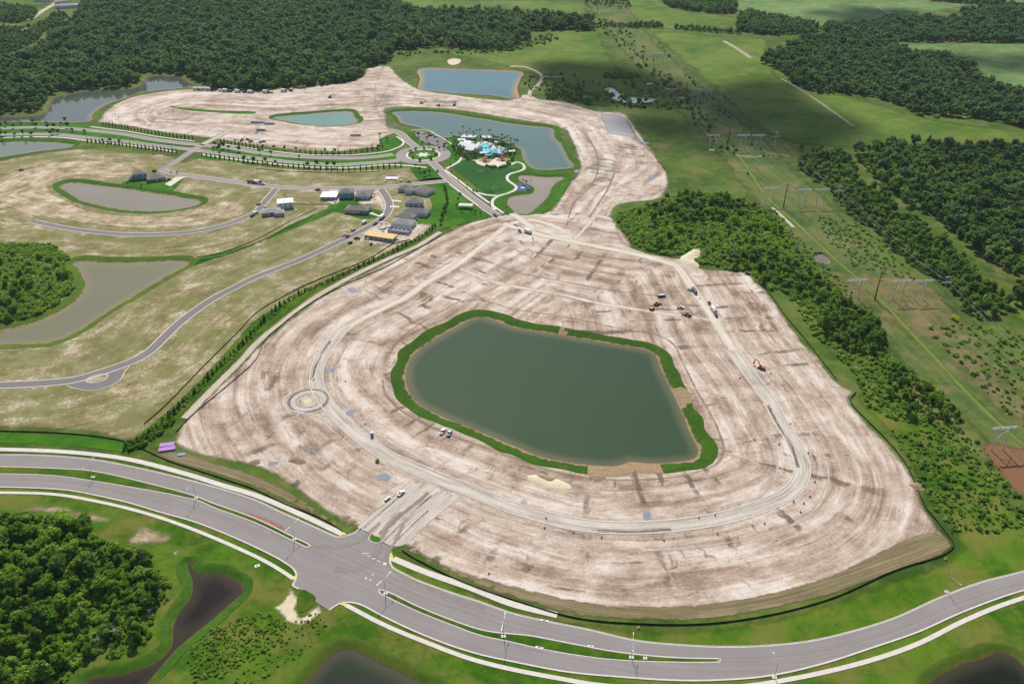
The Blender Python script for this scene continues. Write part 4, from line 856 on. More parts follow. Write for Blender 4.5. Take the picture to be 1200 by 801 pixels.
def cone_lobes(h, r, n, seed):
    rng = np.random.default_rng(seed)
    return [(rng.uniform(-.1, .1)*r, rng.uniform(-.1, .1)*r, h*(.14+.8*i/(n-1)), r*(1.0-.62*i/(n-1))*rng.uniform(.85, 1.1)) for i in range(n)]
TREES['column'] = [(leaf_mesh('crown', 300+k, cone_lobes(5.0+.5*k, 1.05, 7, k), 170, .3, LF['hedge']), trunk_mesh('trunk', 60+k, 3.0, .09, .2, bark, 0)) for k in range(3)]
TREES['young'] = [(leaf_mesh('crown', 320+k, cone_lobes(3.6+.5*k, 1.0, 6, 9+k), 150, .28, LF['hedge']), trunk_mesh('trunk', 70+k, 2.4, .07, .2, bark, 0)) for k in range(3)]
def palm_mesh(seed, h, fr=15, fl=2.6):
    rng = random.Random(seed); V, F, T = [], [], []
    for k in range(fr):
        a = 2*math.pi*k/fr + rng.uniform(-.2, .2); up = rng.uniform(-.1, .9); n = 5
        for sgn in (-1, 1):
            b = len(V)
            for i in range(n+1):
                s = i/n; x = fl*s*math.cos(up*.8)*(1-.12*s); z = h + fl*(math.sin(up)*s - .75*s*s)
                wd = .42*math.sin(math.pi*min(1, s*.9+.1))
                c_, s_ = math.cos(a), math.sin(a)
                V.append((x*c_, x*s_, z)); V.append((x*c_-s_*wd*sgn, x*s_+c_*wd*sgn, z-wd*.45)); T += [.5, rng.uniform(.3, .8)]
            for i in range(n): F.append((b+2*i, b+2*i+1, b+2*i+3, b+2*i+2))
    me = bpy.data.meshes.new('crown'); me.from_pydata(V, [], F); me.materials.append(LF['palm'])
    at = me.attributes.new('tint', 'FLOAT', 'POINT'); at.data.foreach_set('value', np.array(T, np.float32)); me.update()
    v, f = [], []; tube_into(v, f, [(0, 0, -.3), (.08, .03, h*.5), (0, 0, h+.1)], [.22, .16, .14], 7)
    tm = bpy.data.meshes.new('trunk'); tm.from_pydata(v, [], f); tm.materials.append(bark2); tm.update()
    return me, tm
TREES['palm'] = [palm_mesh(k, 6.5+.9*k) for k in range(3)]
trng = random.Random(4)
def plant(key, xy, label, cat='tree', group=None, s=1.0, name='tree', z=0.1, var=None):
    cr, tk = TREES[key][var if var is not None else trng.randrange(len(TREES[key]))]
    o = empty(name, (xy[0], xy[1], z), trng.uniform(0, 6.28), (s*trng.uniform(.92, 1.08), s*trng.uniform(.92, 1.08), s*trng.uniform(.88, 1.12)))
    tag(o, label, cat, group)
    for nm, me in (('crown', cr), ('trunk', tk)):
        c = bpy.data.objects.new(nm, me); C.objects.link(c); c.parent = o
    return o
def scatter_points(poly, spacing, seed=0, avoid=(), jitter=.42, keep=1.0):
    rng = np.random.default_rng(seed); lo, hi = poly.min(0), poly.max(0)
    gx, gy = np.meshgrid(np.arange(lo[0], hi[0], spacing), np.arange(lo[1], hi[1], spacing*.88)); gx[1::2] += spacing*.5
    g = np.stack([gx.ravel(), gy.ravel()], 1); g += rng.uniform(-jitter, jitter, g.shape)*spacing
    g = g[inside(g, poly)]
    for h in list(avoid): g = g[~inside(g, h)]
    for h in HOLES:
        if (h.max(0) < lo).any() or (h.min(0) > hi).any(): continue
        g = g[~inside(g, h)]
    return g[rng.uniform(size=len(g)) < keep]
PROTO = bpy.data.collections.new('plant_stock')       # not linked to the scene: only the source of the scattered masses
def stock(key):
    out = []
    for cr, tk in TREES[key]:
        o = bpy.data.objects.new('crown_source', cr); PROTO.objects.link(o); out.append(o)
    return out
STOCK = {k: stock(k) for k in ('far', 'far2', 'far3', 'mid', 'light', 'tall', 'fbush', 'bush', 'near', 'pale')}
def mass(name, pts, key, label, cat, smin=.75, smax=1.3, seed=0, z=0.05):
    """a wood or a thicket nobody could count: one object, one crown on each of its points"""
    rng = np.random.default_rng(seed); n = len(pts); src = sum((STOCK[k] for k in ([key] if isinstance(key, str) else key)), [])
    me = bpy.data.meshes.new(name); me.from_pydata(np.c_[pts, np.full(n, z)].tolist(), [], [])
    s = rng.uniform(smin, smax, n)**1.0
    for nm, typ, fld, val in (('rot', 'FLOAT_VECTOR', 'vector', np.c_[rng.uniform(-.1, .1, (n, 2)), rng.uniform(0, 6.28, n)]),
                              ('scl', 'FLOAT_VECTOR', 'vector', np.c_[s*rng.uniform(.9, 1.1, n), s*rng.uniform(.9, 1.1, n), s*rng.uniform(.8, 1.2, n)]),
                              ('pick', 'INT', 'value', rng.integers(0, len(src), n))):
        a = me.attributes.new(nm, typ, 'POINT'); a.data.foreach_set(fld, np.asarray(val, np.int32 if typ == 'INT' else np.float32).ravel())
    o = bpy.data.objects.new(name, me); C.objects.link(o); tag(o, label, cat, kind='stuff')
    ng = bpy.data.node_groups.new('scatter', 'GeometryNodeTree')
    ng.interface.new_socket('Geometry', in_out='INPUT', socket_type='NodeSocketGeometry'); ng.interface.new_socket('Geometry', in_out='OUTPUT', socket_type='NodeSocketGeometry')
    gi = ng.nodes.new('NodeGroupInput'); go = ng.nodes.new('NodeGroupOutput'); jn = ng.nodes.new('GeometryNodeJoinGeometry'); ip = ng.nodes.new('GeometryNodeInstanceOnPoints')
    for q in reversed(src):
        oi = ng.nodes.new('GeometryNodeObjectInfo'); oi.inputs['Object'].default_value = q; oi.inputs['As Instance'].default_value = True
        ng.links.new(oi.outputs['Geometry'], jn.inputs[0])
    def na(nm, typ):
        x = ng.nodes.new('GeometryNodeInputNamedAttribute'); x.data_type = typ; x.inputs['Name'].default_value = nm; return x.outputs['Attribute']
    ng.links.new(gi.outputs[0], ip.inputs['Points']); ng.links.new(jn.outputs[0], ip.inputs['Instance']); ip.inputs['Pick Instance'].default_value = True
    ng.links.new(na('pick', 'INT'), ip.inputs['Instance Index']); ng.links.new(na('rot', 'FLOAT_VECTOR'), ip.inputs['Rotation']); ng.links.new(na('scl', 'FLOAT_VECTOR'), ip.inputs['Scale'])
    ng.links.new(ip.outputs[0], go.inputs[0])
    md = o.modifiers.new('scatter', 'NODES'); md.node_group = ng
    return o
# ---- woods that read as one mass
W1 = "-260,80 -200,60 0,74 30,67 40,62 48,56 56,50 54,44 70,36 88,27 102,17 120,6 128,-2 150,-16 460,-16 445,0 472,7 486,15 550,15 600,19 625,21 660,22 695,27 697,36 637,36 612,36 622,47 612,51 600,59 540,57 507,55 485,57 462,60 458,72 428,79 425,90 405,97 350,102 300,106 262,105 240,102 225,94 212,88 190,85 168,86 160,96 150,101 107,103 66,108 55,116 50,126 40,131 0,133 -60,134 -260,136"
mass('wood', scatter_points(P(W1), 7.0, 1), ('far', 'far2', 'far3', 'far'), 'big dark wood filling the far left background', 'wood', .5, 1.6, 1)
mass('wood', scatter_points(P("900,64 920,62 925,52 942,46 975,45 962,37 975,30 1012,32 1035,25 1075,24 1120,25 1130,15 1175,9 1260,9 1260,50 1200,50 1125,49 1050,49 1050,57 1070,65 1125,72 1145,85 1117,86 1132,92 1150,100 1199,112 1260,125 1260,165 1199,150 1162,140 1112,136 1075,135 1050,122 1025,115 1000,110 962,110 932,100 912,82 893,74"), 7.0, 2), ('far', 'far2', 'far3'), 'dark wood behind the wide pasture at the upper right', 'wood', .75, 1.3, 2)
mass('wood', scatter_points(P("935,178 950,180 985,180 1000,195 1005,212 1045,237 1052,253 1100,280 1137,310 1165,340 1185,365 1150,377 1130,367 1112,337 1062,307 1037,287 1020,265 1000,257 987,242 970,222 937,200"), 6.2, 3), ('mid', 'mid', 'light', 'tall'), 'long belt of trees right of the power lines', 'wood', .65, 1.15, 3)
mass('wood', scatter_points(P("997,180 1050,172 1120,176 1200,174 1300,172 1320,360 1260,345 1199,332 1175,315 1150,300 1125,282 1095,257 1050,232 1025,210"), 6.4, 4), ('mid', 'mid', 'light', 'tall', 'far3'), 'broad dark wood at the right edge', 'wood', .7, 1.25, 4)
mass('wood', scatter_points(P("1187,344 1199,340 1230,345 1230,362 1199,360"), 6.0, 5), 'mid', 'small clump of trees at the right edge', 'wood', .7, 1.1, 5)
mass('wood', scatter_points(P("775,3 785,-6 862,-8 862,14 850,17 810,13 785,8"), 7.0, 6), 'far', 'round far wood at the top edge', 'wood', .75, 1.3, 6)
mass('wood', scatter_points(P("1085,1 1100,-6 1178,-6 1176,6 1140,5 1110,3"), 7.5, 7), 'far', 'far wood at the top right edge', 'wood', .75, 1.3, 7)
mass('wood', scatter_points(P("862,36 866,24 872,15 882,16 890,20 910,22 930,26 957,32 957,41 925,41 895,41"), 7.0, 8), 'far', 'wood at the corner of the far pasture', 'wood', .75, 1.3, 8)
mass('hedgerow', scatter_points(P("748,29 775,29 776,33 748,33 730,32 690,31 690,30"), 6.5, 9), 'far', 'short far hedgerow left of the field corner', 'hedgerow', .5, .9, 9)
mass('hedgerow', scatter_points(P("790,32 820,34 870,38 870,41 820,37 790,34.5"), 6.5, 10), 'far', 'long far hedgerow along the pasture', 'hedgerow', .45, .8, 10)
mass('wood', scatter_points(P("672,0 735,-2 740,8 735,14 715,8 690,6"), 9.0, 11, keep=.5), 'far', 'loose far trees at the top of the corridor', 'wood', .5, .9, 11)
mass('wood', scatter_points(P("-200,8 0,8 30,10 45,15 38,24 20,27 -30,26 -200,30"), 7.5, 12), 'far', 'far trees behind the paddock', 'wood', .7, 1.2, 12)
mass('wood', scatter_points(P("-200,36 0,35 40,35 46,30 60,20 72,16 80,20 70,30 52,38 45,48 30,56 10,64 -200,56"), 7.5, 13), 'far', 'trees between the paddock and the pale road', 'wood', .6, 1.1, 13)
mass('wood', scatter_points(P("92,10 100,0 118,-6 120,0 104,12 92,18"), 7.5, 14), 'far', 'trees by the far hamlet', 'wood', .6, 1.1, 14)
# central wood: open thicket in front, trees behind
CW = "722,252 740,246 775,237 812,225 850,231 887,242 915,262 932,293 950,312 970,325 990,352 1015,370 1034,384 1040,404 1010,408 975,392 958,378 950,356 930,345 899,338 887,326 875,317 845,316 837,311 817,309 822,296 812,291 797,300 780,300 762,294 740,285 728,270"
cwp = P(CW)
mass('wood', scatter_points(P('768,241 812,227 850,233 885,246 868,256 830,260 790,264 766,260'), 6.2, 51, keep=.85), ('mid', 'tall', 'light'), 'dark trees at the far side of the middle wood', 'wood', .55, 1.1, 51)
mass('wood', scatter_points(P('835,296 870,292 905,303 950,322 990,356 1036,390 1036,404 1000,398 972,386 952,352 900,334 860,316'), 6.2, 52, keep=.75), ('mid', 'tall', 'near'), 'dark trees at the near side of the middle wood', 'wood', .5, 1.05, 52)
dense = scatter_points(P("745,246 775,238 812,226 850,232 887,243 915,264 932,295 950,314 970,327 990,354 1015,372 1030,384 1036,402 1010,404 975,388 962,374 954,352 935,342 905,333 890,322 877,313 850,312 830,304 815,285 800,292 780,297 765,288 770,270 755,262"), 6.8, 21, keep=.34)
mass('wood', dense, ('near', 'light', 'pale', 'light'), 'open green wood in the middle right, beside the site', 'wood', .5, 1.15, 21)
mass('thicket', scatter_points(cwp, 3.0, 22, keep=.9), 'bush', 'light green thicket under the open middle wood', 'thicket', .6, 1.7, 22)
mass('thicket', scatter_points(P("930,300 945,312 965,330 985,355 1000,368 1010,400 1040,410 1060,430 1100,455 1130,490 1120,505 1060,495 1020,480 1000,440 975,410 950,390 940,370 925,350"), 3.1, 23, keep=.75), 'bush', 'light green thicket around the right hand trees', 'thicket', .4, 1.2, 23)
mass('thicket', scatter_points(P("1040,505 1125,500 1150,520 1200,590 1215,615 1150,628 1115,625 1090,590 1065,545"), 2.3, 24, keep=.6), ('bush', 'bush', 'fbush'), 'green scrub right of the site fence', 'thicket', .2, .85, 24)
mass('thicket', scatter_points(P("905,245 960,300 1000,340 1000,370 985,350 960,325 930,300 900,262 870,240 880,236"), 3.6, 25, keep=.45), 'bush', 'scrub between the wood and the mown track', 'thicket', .4, 1.0, 25)
mass('thicket', scatter_points(P("955,252 1010,262 1060,310 1075,330 1040,322 1000,312 975,290"), 3.6, 26, keep=.42), 'bush', 'scrub patch in the power line corridor', 'thicket', .5, 1.0, 26)
mass('thicket', scatter_points(P("1090,385 1140,378 1200,392 1260,420 1260,520 1200,500 1165,470 1130,430 1100,405"), 3.6, 27, keep=.34), 'bush', 'scrub at the right edge of the corridor', 'thicket', .5, 1.2, 27)
mass('thicket', scatter_points(P("700,112 720,116 770,120 800,122 800,128 740,126 690,122 640,116 640,108 690,108"), 6, 28, keep=.45), ('fbush', 'far2'), 'dark scrub round the shaded puddle', 'thicket', .6, 1.5, 28)
mass('thicket', scatter_points(P("705,88 720,86 747,86 747,91 725,93 708,92"), 5, 29), 'fbush', 'thicket above the shaded puddle', 'thicket', .8, 1.6, 29)
mass('thicket', scatter_points(P("690,14 730,30 760,62 800,100 830,130 860,170 880,210 850,190 800,130 760,90 720,50 690,25"), 9, 30, keep=.30), 'fbush', 'sparse bushes along the far corridor', 'thicket', .6, 1.5, 30)
mass('thicket', scatter_points(P("770,45 790,72 830,110 870,150 905,185 895,185 850,140 805,92 775,60"), 7, 31, keep=.45), 'fbush', 'line of bushes on the right side of the corridor', 'thicket', .5, 1.2, 31)
mass('thicket', scatter_points(P("610,88 660,95 690,110 690,122 650,118 628,110 615,100"), 6, 32, keep=.4), 'fbush', 'bushes beside the far blue pond', 'thicket', .5, 1.2, 32)
mass('thicket', scatter_points(P("600,57 640,40 660,44 640,52 610,60 560,64 500,62 465,68 465,62 540,60"), 6.5, 33, keep=.5), 'fbush', 'bushy edge of the far wood', 'thicket', .7, 1.6, 33)
mass('thicket', scatter_points(P("232,742 262,732 300,715 330,724 342,736 330,752 300,770 270,790 225,800 220,775"), 1.7, 34, keep=.8), 'bush', 'leafy weeds below the stub road', 'thicket', .2, .6, 34)
mass('thicket', scatter_points(P("345,725 375,715 384,730 372,752 350,770 300,801 270,801 300,775 335,750"), 2.0, 35, keep=.5), 'bush', 'sparse weeds near the dark green pond', 'thicket', .2, .5, 35)
mass('thicket', scatter_points(P("0,287 35,286 60,288 82,302 84,330 92,345 85,362 60,375 30,384 0,388 -80,395 -80,287"), 2.4, 36, keep=.95), 'bush', 'bright undergrowth of the small left wood', 'thicket', .5, 1.7, 36)
mass('thicket', scatter_points(P("0,608 30,600 75,606 100,618 122,636 145,640 172,650 185,668 203,685 196,708 180,725 176,748 160,764 132,772 100,775 80,790 60,830 -60,840 -60,612"), 2.6, 37, keep=.8), 'bush', 'undergrowth of the lower left wood', 'thicket', .5, 1.3, 37)
# ---- trees that can be told apart, the nearest first
def grove(poly, spacing, seed, keys, label, group, smin, smax, keep=1.0, name='tree'):
    pts = scatter_points(P(poly), spacing, seed, keep=keep); rng = random.Random(seed)
    for q in pts: plant(rng.choice(keys), q, label, 'tree', group, rng.uniform(smin, smax), name=name)
    return len(pts)
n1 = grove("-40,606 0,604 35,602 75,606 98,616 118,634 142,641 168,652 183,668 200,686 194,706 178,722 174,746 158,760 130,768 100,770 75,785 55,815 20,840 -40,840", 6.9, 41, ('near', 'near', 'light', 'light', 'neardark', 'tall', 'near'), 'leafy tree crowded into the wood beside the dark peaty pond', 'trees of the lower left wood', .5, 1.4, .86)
n2 = grove("-40,292 0,296 25,300 45,298 70,312 80,330 84,350 66,364 40,372 10,378 -40,382", 7.2, 42, ('near', 'neardark', 'light', 'pale'), 'tree in the small wood beside the khaki pond', 'trees of the small left wood', .5, .95, .5)
mass('wood', scatter_points(P("1028,436 1045,428 1080,445 1095,462 1118,482 1125,496 1100,500 1070,492 1050,482 1035,462"), 5.8, 43, keep=.8), ('mid', 'near', 'tall'), 'loose clump of dark trees between site fence and corridor track', 'wood', .4, .85, 43)
n4 = grove("962,366 985,352 1000,366 1022,376 1035,390 1038,412 1015,418 990,412 968,398 958,384", 6.0, 44, ('neardark', 'mid', 'tall', 'light'), 'dark round tree at the front end of the middle right wood', 'trees at the front of the middle right wood', .7, 1.1)
mass('thicket', scatter_points(P("-40,606 0,606 35,604 75,608 98,618 118,636 142,643 168,655 183,670 198,688 192,706 175,722 172,746 155,760 130,768 100,770 75,785 55,815 20,840 -40,840"), 5.0, 45), ('near', 'light'), 'lower trees filling the lower left wood', 'wood', .35, .7, 45)
import sys; print('GROVES', n1, n2, n4, file=sys.stderr)
def offset_line(s, d): c = smooth(P(s), 4.0); return c+normals(c)*d
# ---- planted rows
def row(px, spacing, key, label, group, name, s=(.85, 1.1), cat='tree', off=0.0, z=.12):
    cv = smooth(P(px), 2.0); q = resample(cv, spacing); nn = normals(q)
    for i, (p_, n_) in enumerate(zip(q, nn)):
        plant(key, p_ + n_*(off+trng.uniform(-.3, .3)), label, cat, group, trng.uniform(*s), name, z)
    return len(q)
mass('hedge', scatter_points(np.vstack([offset_line("150,522 176,508 200,488 225,463 262,425 287,401 312,374 350,345 387,329 425,311 462,294 500,274 512,264", 2.6), offset_line("150,522 176,508 200,488 225,463 262,425 287,401 312,374 350,345 387,329 425,311 462,294 500,274 512,264", -2.2)[::-1]]), 1.9, 61, keep=.7), 'bush', 'low green hedge under the row of young trees along the buffer', 'hedge', .3, .75, 61)
mass('hedge', scatter_points(P("146,520 158,517 172,510 186,500 200,488 206,492 192,506 178,516 168,524 150,528"), 1.8, 62), 'near', 'thick dark hedge corner above the boulevard', 'hedge', .22, .4, 62)
nb = row("176,508 200,488 225,463 262,425 287,401 312,374 330,358 350,345 387,329 425,311 462,294 500,274 510,266", 5.4, 'young', 'young conical tree in the single row along the planted buffer', 'young trees along the planted buffer', 'young_tree', (.55, 1.25))
nb += row("147,524 158,521 168,517 178,507 190,498 205,483 220,468", 3.4, 'young', 'bushy young tree in the thick hedge corner above the boulevard', 'young trees in the hedge corner', 'young_tree', (.6, .95), off=1.0)
row("146,527 158,526.5 167,524 172,519", 2.6, 'shrubby', 'dark rounded shrub at the hedge corner above the boulevard', 'shrubs at the hedge corner', 'shrub', (.8, 1.3), 'shrub')
row("516,263 520,250 524,238 523,228 520,220", 4.0, 'street', 'tree in the dark line behind the terrace of houses', 'trees behind the terrace', 'street_tree', (.5, .8))
for px, w_, sp in (("103,166.8 125,168.5 149,171.5 180,175.5 207,179", 'in the row south of the entrance road, west of the crossing', 5.2), ("121,146 135,148.5 149,151.5 180,157 210,161.5 226,163.5", 'in the row north of the entrance road, west of the crossing', 5.4),
                   ("259,166.5 275,169.5 290,172 307,174.5", 'in the row north of the entrance road, just past the crossing', 5.4), ("237,182.5 255,185.5 280,189 300,191.8 330,195 365,198 399,199.5 430,198.3 470,195.5", 'in the row south of the entrance road, east of the crossing', 6.0),
                   ("352,178.5 374,180.5 399,180.5 425,178 448,173", 'in the row north of the entrance road, near the roundabout', 6.5)):
    row(px, sp, 'column', 'slim columnar tree ' + w_.strip(','), 'columnar trees ' + w_.strip(','), 'columnar_tree', (.8, 1.1))
st = [(x/8, 130+y/8) for x, y in ((10, 160), (60, 145), (130, 160), (205, 130), (310, 120), (345, 155), (440, 130), (455, 170), (510, 165), (575, 140), (615, 110), (640, 160), (685, 200), (800, 210), (220, 235), (140, 240), (60, 230), (10, 240), (300, 235), (480, 230), (500, 215), (550, 215), (30, 270), (965, 290), (1040, 295), (1125, 315))]
st += [(220+x/6.667, 120+y/6.667) for x, y in ((565, 400), (650, 415), (592, 362), (675, 368), (755, 372), (850, 380), (1075, 395), (1150, 395), (445, 460), (520, 468), (612, 470), (690, 485), (935, 505), (1010, 508), (1090, 508), (1150, 508), (870, 440), (400, 385), (320, 370), (285, 358), (215, 340), (205, 375), (235, 375), (255, 380))]
for i, q in enumerate(st):
    west = q[0] < 200
    plant('street', G(*q), 'round-headed tree on the green verge of the entrance road, %s the crossing' % ('west of' if west else 'east of'), 'tree', 'street trees %s the crossing' % ('west of' if west else 'east of'), trng.uniform(.7, 1.15), 'street_tree')
for q in ((446, 167), (454, 165), (444, 174), (487, 196), (492, 201), (498, 206), (503, 204), (445, 160)): plant('street', G(*q), 'dark tree on the lawn corner by the roundabout', 'tree', 'trees on the roundabout lawn corners', trng.uniform(.6, .9), 'street_tree')
for q in ((481, 179), (484, 186), (492, 189), (505, 187), (511, 183), (508, 177), (497, 175), (487, 176)): plant('shrubby', G(*q), 'dark shrub planted on the roundabout island', 'shrub', 'shrubs on the roundabout island', trng.uniform(1.6, 2.4), 'shrub', .3)
for q in ((524, 166), (513, 169), (500, 164), (490, 160), (486, 157), (515, 176), (503, 172), (495, 170), (532, 163), (520, 175)): plant('street', G(*q), 'small tree in the beds of the clubhouse car park', 'tree', 'trees of the clubhouse car park', trng.uniform(.55, .85), 'street_tree')
pp = [(520+x/6.67, 130+y/6.67) for x, y in ((62, 205), (120, 195), (155, 175), (200, 180), (255, 190), (282, 185), (360, 205), (390, 235), (415, 230), (420, 245), (455, 240), (480, 240), (500, 245), (525, 250), (450, 270), (470, 265), (495, 275), (520, 290), (555, 275), (575, 280), (300, 330), (330, 325), (370, 310), (440, 300), (410, 320), (150, 340), (185, 345), (215, 350), (245, 350), (110, 300), (90, 285), (130, 320), (160, 360), (250, 300), (270, 350), (520, 320), (505, 340), (285, 240), (310, 250), (335, 245), (350, 260), (385, 255), (400, 265), (428, 262), (440, 285), (470, 285), (360, 345), (400, 350), (420, 345), (480, 350), (530, 300), (545, 295), (230, 215), (240, 230), (180, 215), (140, 215), (100, 240), (85, 255), (95, 320), (120, 350), (175, 370), (230, 365), (455, 260), (435, 245), (400, 240), (380, 225))]
for q in pp: plant('palm', G(*q), 'palm tree around the clubhouse pool', 'palm tree', 'palms around the clubhouse pool', trng.uniform(.75, 1.1), 'palm_tree')
for q in ((534, 185), (538, 180), (545, 183), (531, 176), (552, 184), (557, 183), (535, 172), (566, 188), (590, 182), (598, 178)): plant('street', G(*q), 'dark tree planted beside the clubhouse', 'tree', 'trees beside the clubhouse', trng.uniform(.5, .9), 'street_tree')
for q in ((530, 203), (537, 212), (555, 226), (574, 241), (528, 196), (547, 219)): plant('street', G(*q), 'small tree beside the pavement of the playing field', 'tree', 'trees beside the playing field pavement', trng.uniform(.45, .7), 'street_tree')
for q in ((558, 222), (575, 223), (601, 187), (617, 220), (613, 216), (622, 217), (594, 249)): plant('palm', G(*q), 'palm tree standing by the park paths', 'palm tree', 'palms by the park paths', trng.uniform(.6, .9), 'palm_tree')
for q in ((537, 236), (535, 243), (541, 248), (552, 247), (557, 250), (563, 252)): plant('street', G(*q), 'small dark tree around the lawn pavilion', 'tree', 'trees around the lawn pavilion', trng.uniform(.45, .7), 'street_tree')
for q in ((166, 219), (150, 217), (182, 202), (201, 203), (208, 204)): plant('street', G(*q), 'small tree in the gardens above the crescent pond', 'tree', 'garden trees above the crescent pond', trng.uniform(.4, .6), 'street_tree')
plant('bush', G(442.5, 541), 'lone green bush on the bare soil beside the loop street', 'bush', None, .9, 'bush', .15)

def dead(px, py, s, label):
    o = empty('dead_tree', (*G(px, py), .05), trng.uniform(0, 6.28), s); tag(o, label, 'dead tree')
    rg = random.Random(int(px*7+py)); v, f = [], []; tube_into(v, f, [(0, 0, -.3), (.2, .1, 4), (.1, .4, 8.5)], [.3, .22, .07])
    me = bpy.data.meshes.new('trunk'); me.from_pydata(v, [], f); me.materials.append(deadwood); c = bpy.data.objects.new('trunk', me); C.objects.link(c); c.parent = o
    for k in range(9):
        v, f = [], []; a = rg.uniform(0, 6.28); z = rg.uniform(2.5, 7); l = rg.uniform(1.5, 3.4)
        tube_into(v, f, [(.15, .15, z), (math.cos(a)*l*.5, math.sin(a)*l*.5, z+l*.35), (math.cos(a)*l, math.sin(a)*l, z+l*.9)], [.13, .09, .03], 5)
        me = bpy.data.meshes.new('limb'); me.from_pydata(v, [], f); me.materials.append(deadwood); c = bpy.data.objects.new('limb', me); C.objects.link(c); c.parent = o
deadwood = mat_plain('dead_wood', (.46, .43, .39), .9, .15, .6)
for x, y, s, lb in ((139, 748, 1.0, 'pale dead tree among the weeds at the front of the lower left wood'), (118, 757, .8, 'leaning pale dead tree at the front edge of the lower left wood'), (176, 722, .7, 'small pale dead tree at the right edge of the lower left wood'), (72, 720, .9, 'pale dead tree deep inside the lower left wood'), (58, 338, .9, 'grey dead tree inside the small left wood'), (30, 330, .9, 'grey dead tree at the left of the small left wood'), (862, 302, 1.1, 'big grey dead tree at the site edge of the middle wood')): dead(x, y, s, lb)
PLT = (("531,168 536,172 540,178 545,182 552,184 558,183 560,186 552,188 543,186 537,182 533,177 529,171", 'planting beds in front of the clubhouse'), ("552,158 565,160 580,163 597,169 600,175 606,178 604,182 598,176 588,169 575,164 560,161", 'planting belt between pool and lake'), ("556,182 566,183 575,187 596,181 600,186 590,193 600,190 603,183 596,178 585,181 575,180 562,180", 'planting beds between pool and playground'), ("570,194 580,195.5 592,194 598,191 600,193 592,197 578,197.5 568,195", 'shrub border below the playground'))
for k, (s_, lb) in enumerate(PLT): mass('planting', scatter_points(P(s_), 2.2, 70+k, keep=.85), 'fbush', lb, 'shrubs', .35, .9, 70+k)

kind('lime', 1, 3.0, 1.6, 9, 200, .45, mat_leaf('leaves_lime', (.30, .40, .02), (.48, .58, .03), (.6, .68, .06)), low=.1, tr=.05)
plant('lime', G(1117, 374), 'sprawling lime-yellow bush at the right edge of the corridor', 'bush', None, 1.5, 'bush', .05)
plant('neardark', G(1066, 252), 'lone round tree on the grassy strip between the right hand woods', 'tree', None, 1.6, 'tree', .05); plant('neardark', G(1192, 356), 'lone dark tree at the right edge beside the broad wood', 'tree', None, 1.4, 'tree', .05)
plant('pale', G(857, 304), 'pale silvery tree at the site edge of the middle wood', 'tree', None, 1.6, 'tree', .05)
mass('wood', scatter_points(P('640,92 690,86 720,84 760,90 800,112 830,140 800,134 760,126 700,126 650,112'), 15, 81, keep=.4), ('far2', 'far'), 'scattered small trees round the shaded puddle', 'trees', .35, .8, 81)
# ------------------------------------------------------------------ building blocks for made things
class MB:
    def __init__(s): s.v = []; s.f = []
    def box(s, x0, x1, y0, y1, z0, z1, top=None):
        """box; top=(dx,dy) pulls the upper face in"""
        dx, dy = top or (0, 0); b = len(s.v)
        s.v += [(x0, y0, z0), (x1, y0, z0), (x1, y1, z0), (x0, y1, z0), (x0+dx, y0+dy, z1), (x1-dx, y0+dy, z1), (x1-dx, y1-dy, z1), (x0+dx, y1-dy, z1)]
        s.f += [tuple(b+i for i in q) for q in ((3, 2, 1, 0), (4, 5, 6, 7), (0, 1, 5, 4), (1, 2, 6, 5), (2, 3, 7, 6), (3, 0, 4, 7))]; return s
    def prism(s, prof, y0, y1, inset=0.0):
        """side profile in x,z pushed out across y, edges of both sides pulled in a little"""
        b = len(s.v); n = len(prof); cx = sum(p[0] for p in prof)/n; cz = sum(p[1] for p in prof)/n
        sh = lambda p, k: (cx+(p[0]-cx)*k, cz+(p[1]-cz)*k)
        k = 1-inset; d = inset*.8
        for y, q in ((y0, k), (y0+d, 1), (y1-d, 1), (y1, k)):
            for p in prof: x, z = sh(p, q); s.v.append((x, y, z))
        for r in range(3):
            for i in range(n):
                j = (i+1) % n; s.f.append((b+r*n+i, b+r*n+j, b+(r+1)*n+j, b+(r+1)*n+i))
        s.f.append(tuple(b+i for i in reversed(range(n)))); s.f.append(tuple(b+3*n+i for i in range(n))); return s
    def tube(s, pts, rad, sides=8):
        tube_into(s.v, s.f, pts, rad if hasattr(rad, '__len__') else [rad]*len(pts), sides); return s
    def wheel(s, x, y0, y1, z, r, n=14):
        b = len(s.v)
        for y in (y0, y1):
            for i in range(n): a = 2*math.pi*i/n; s.v.append((x+math.cos(a)*r, y, z+math.sin(a)*r))
        for i in range(n): j = (i+1) % n; s.f.append((b+i, b+j, b+n+j, b+n+i))
        s.f.append(tuple(b+i for i in range(n))); s.f.append(tuple(b+n+i for i in reversed(range(n)))); return s
    def poly(s, pts):
        b = len(s.v); s.v += [tuple(p) for p in pts]; s.f.append(tuple(range(b, b+len(pts)))); return s
    def mesh(s, name, mat):
        me = bpy.data.meshes.new(name); me.from_pydata(s.v, [], s.f); me.materials.append(mat)
        bm = bmesh.new(); bm.from_mesh(me); bmesh.ops.recalc_face_normals(bm, faces=bm.faces); bm.to_mesh(me); bm.free(); me.update(); return me
    def build(s, name, mat, parent=None):
        o = bpy.data.objects.new(name, s.mesh(name, mat)); C.objects.link(o)
        if parent is not None: o.parent = parent
        return o
def ang(ax, ay, bx, by):
    p, q = G(ax, ay), G(bx, by); return math.atan2(q[1]-p[1], q[0]-p[0])
PM = {}
def paint(rgb, rough=.4, key=None):
    k = key or ('paint_%d_%d_%d' % tuple(int(c*255) for c in rgb))
    if k not in PM: PM[k] = mat_plain(k, rgb, rough, .06, 3.0, spec=.4)
    return PM[k]
GLASS = mat_plain('dark_glass', (.03, .04, .05), .08, .05, spec=.6)
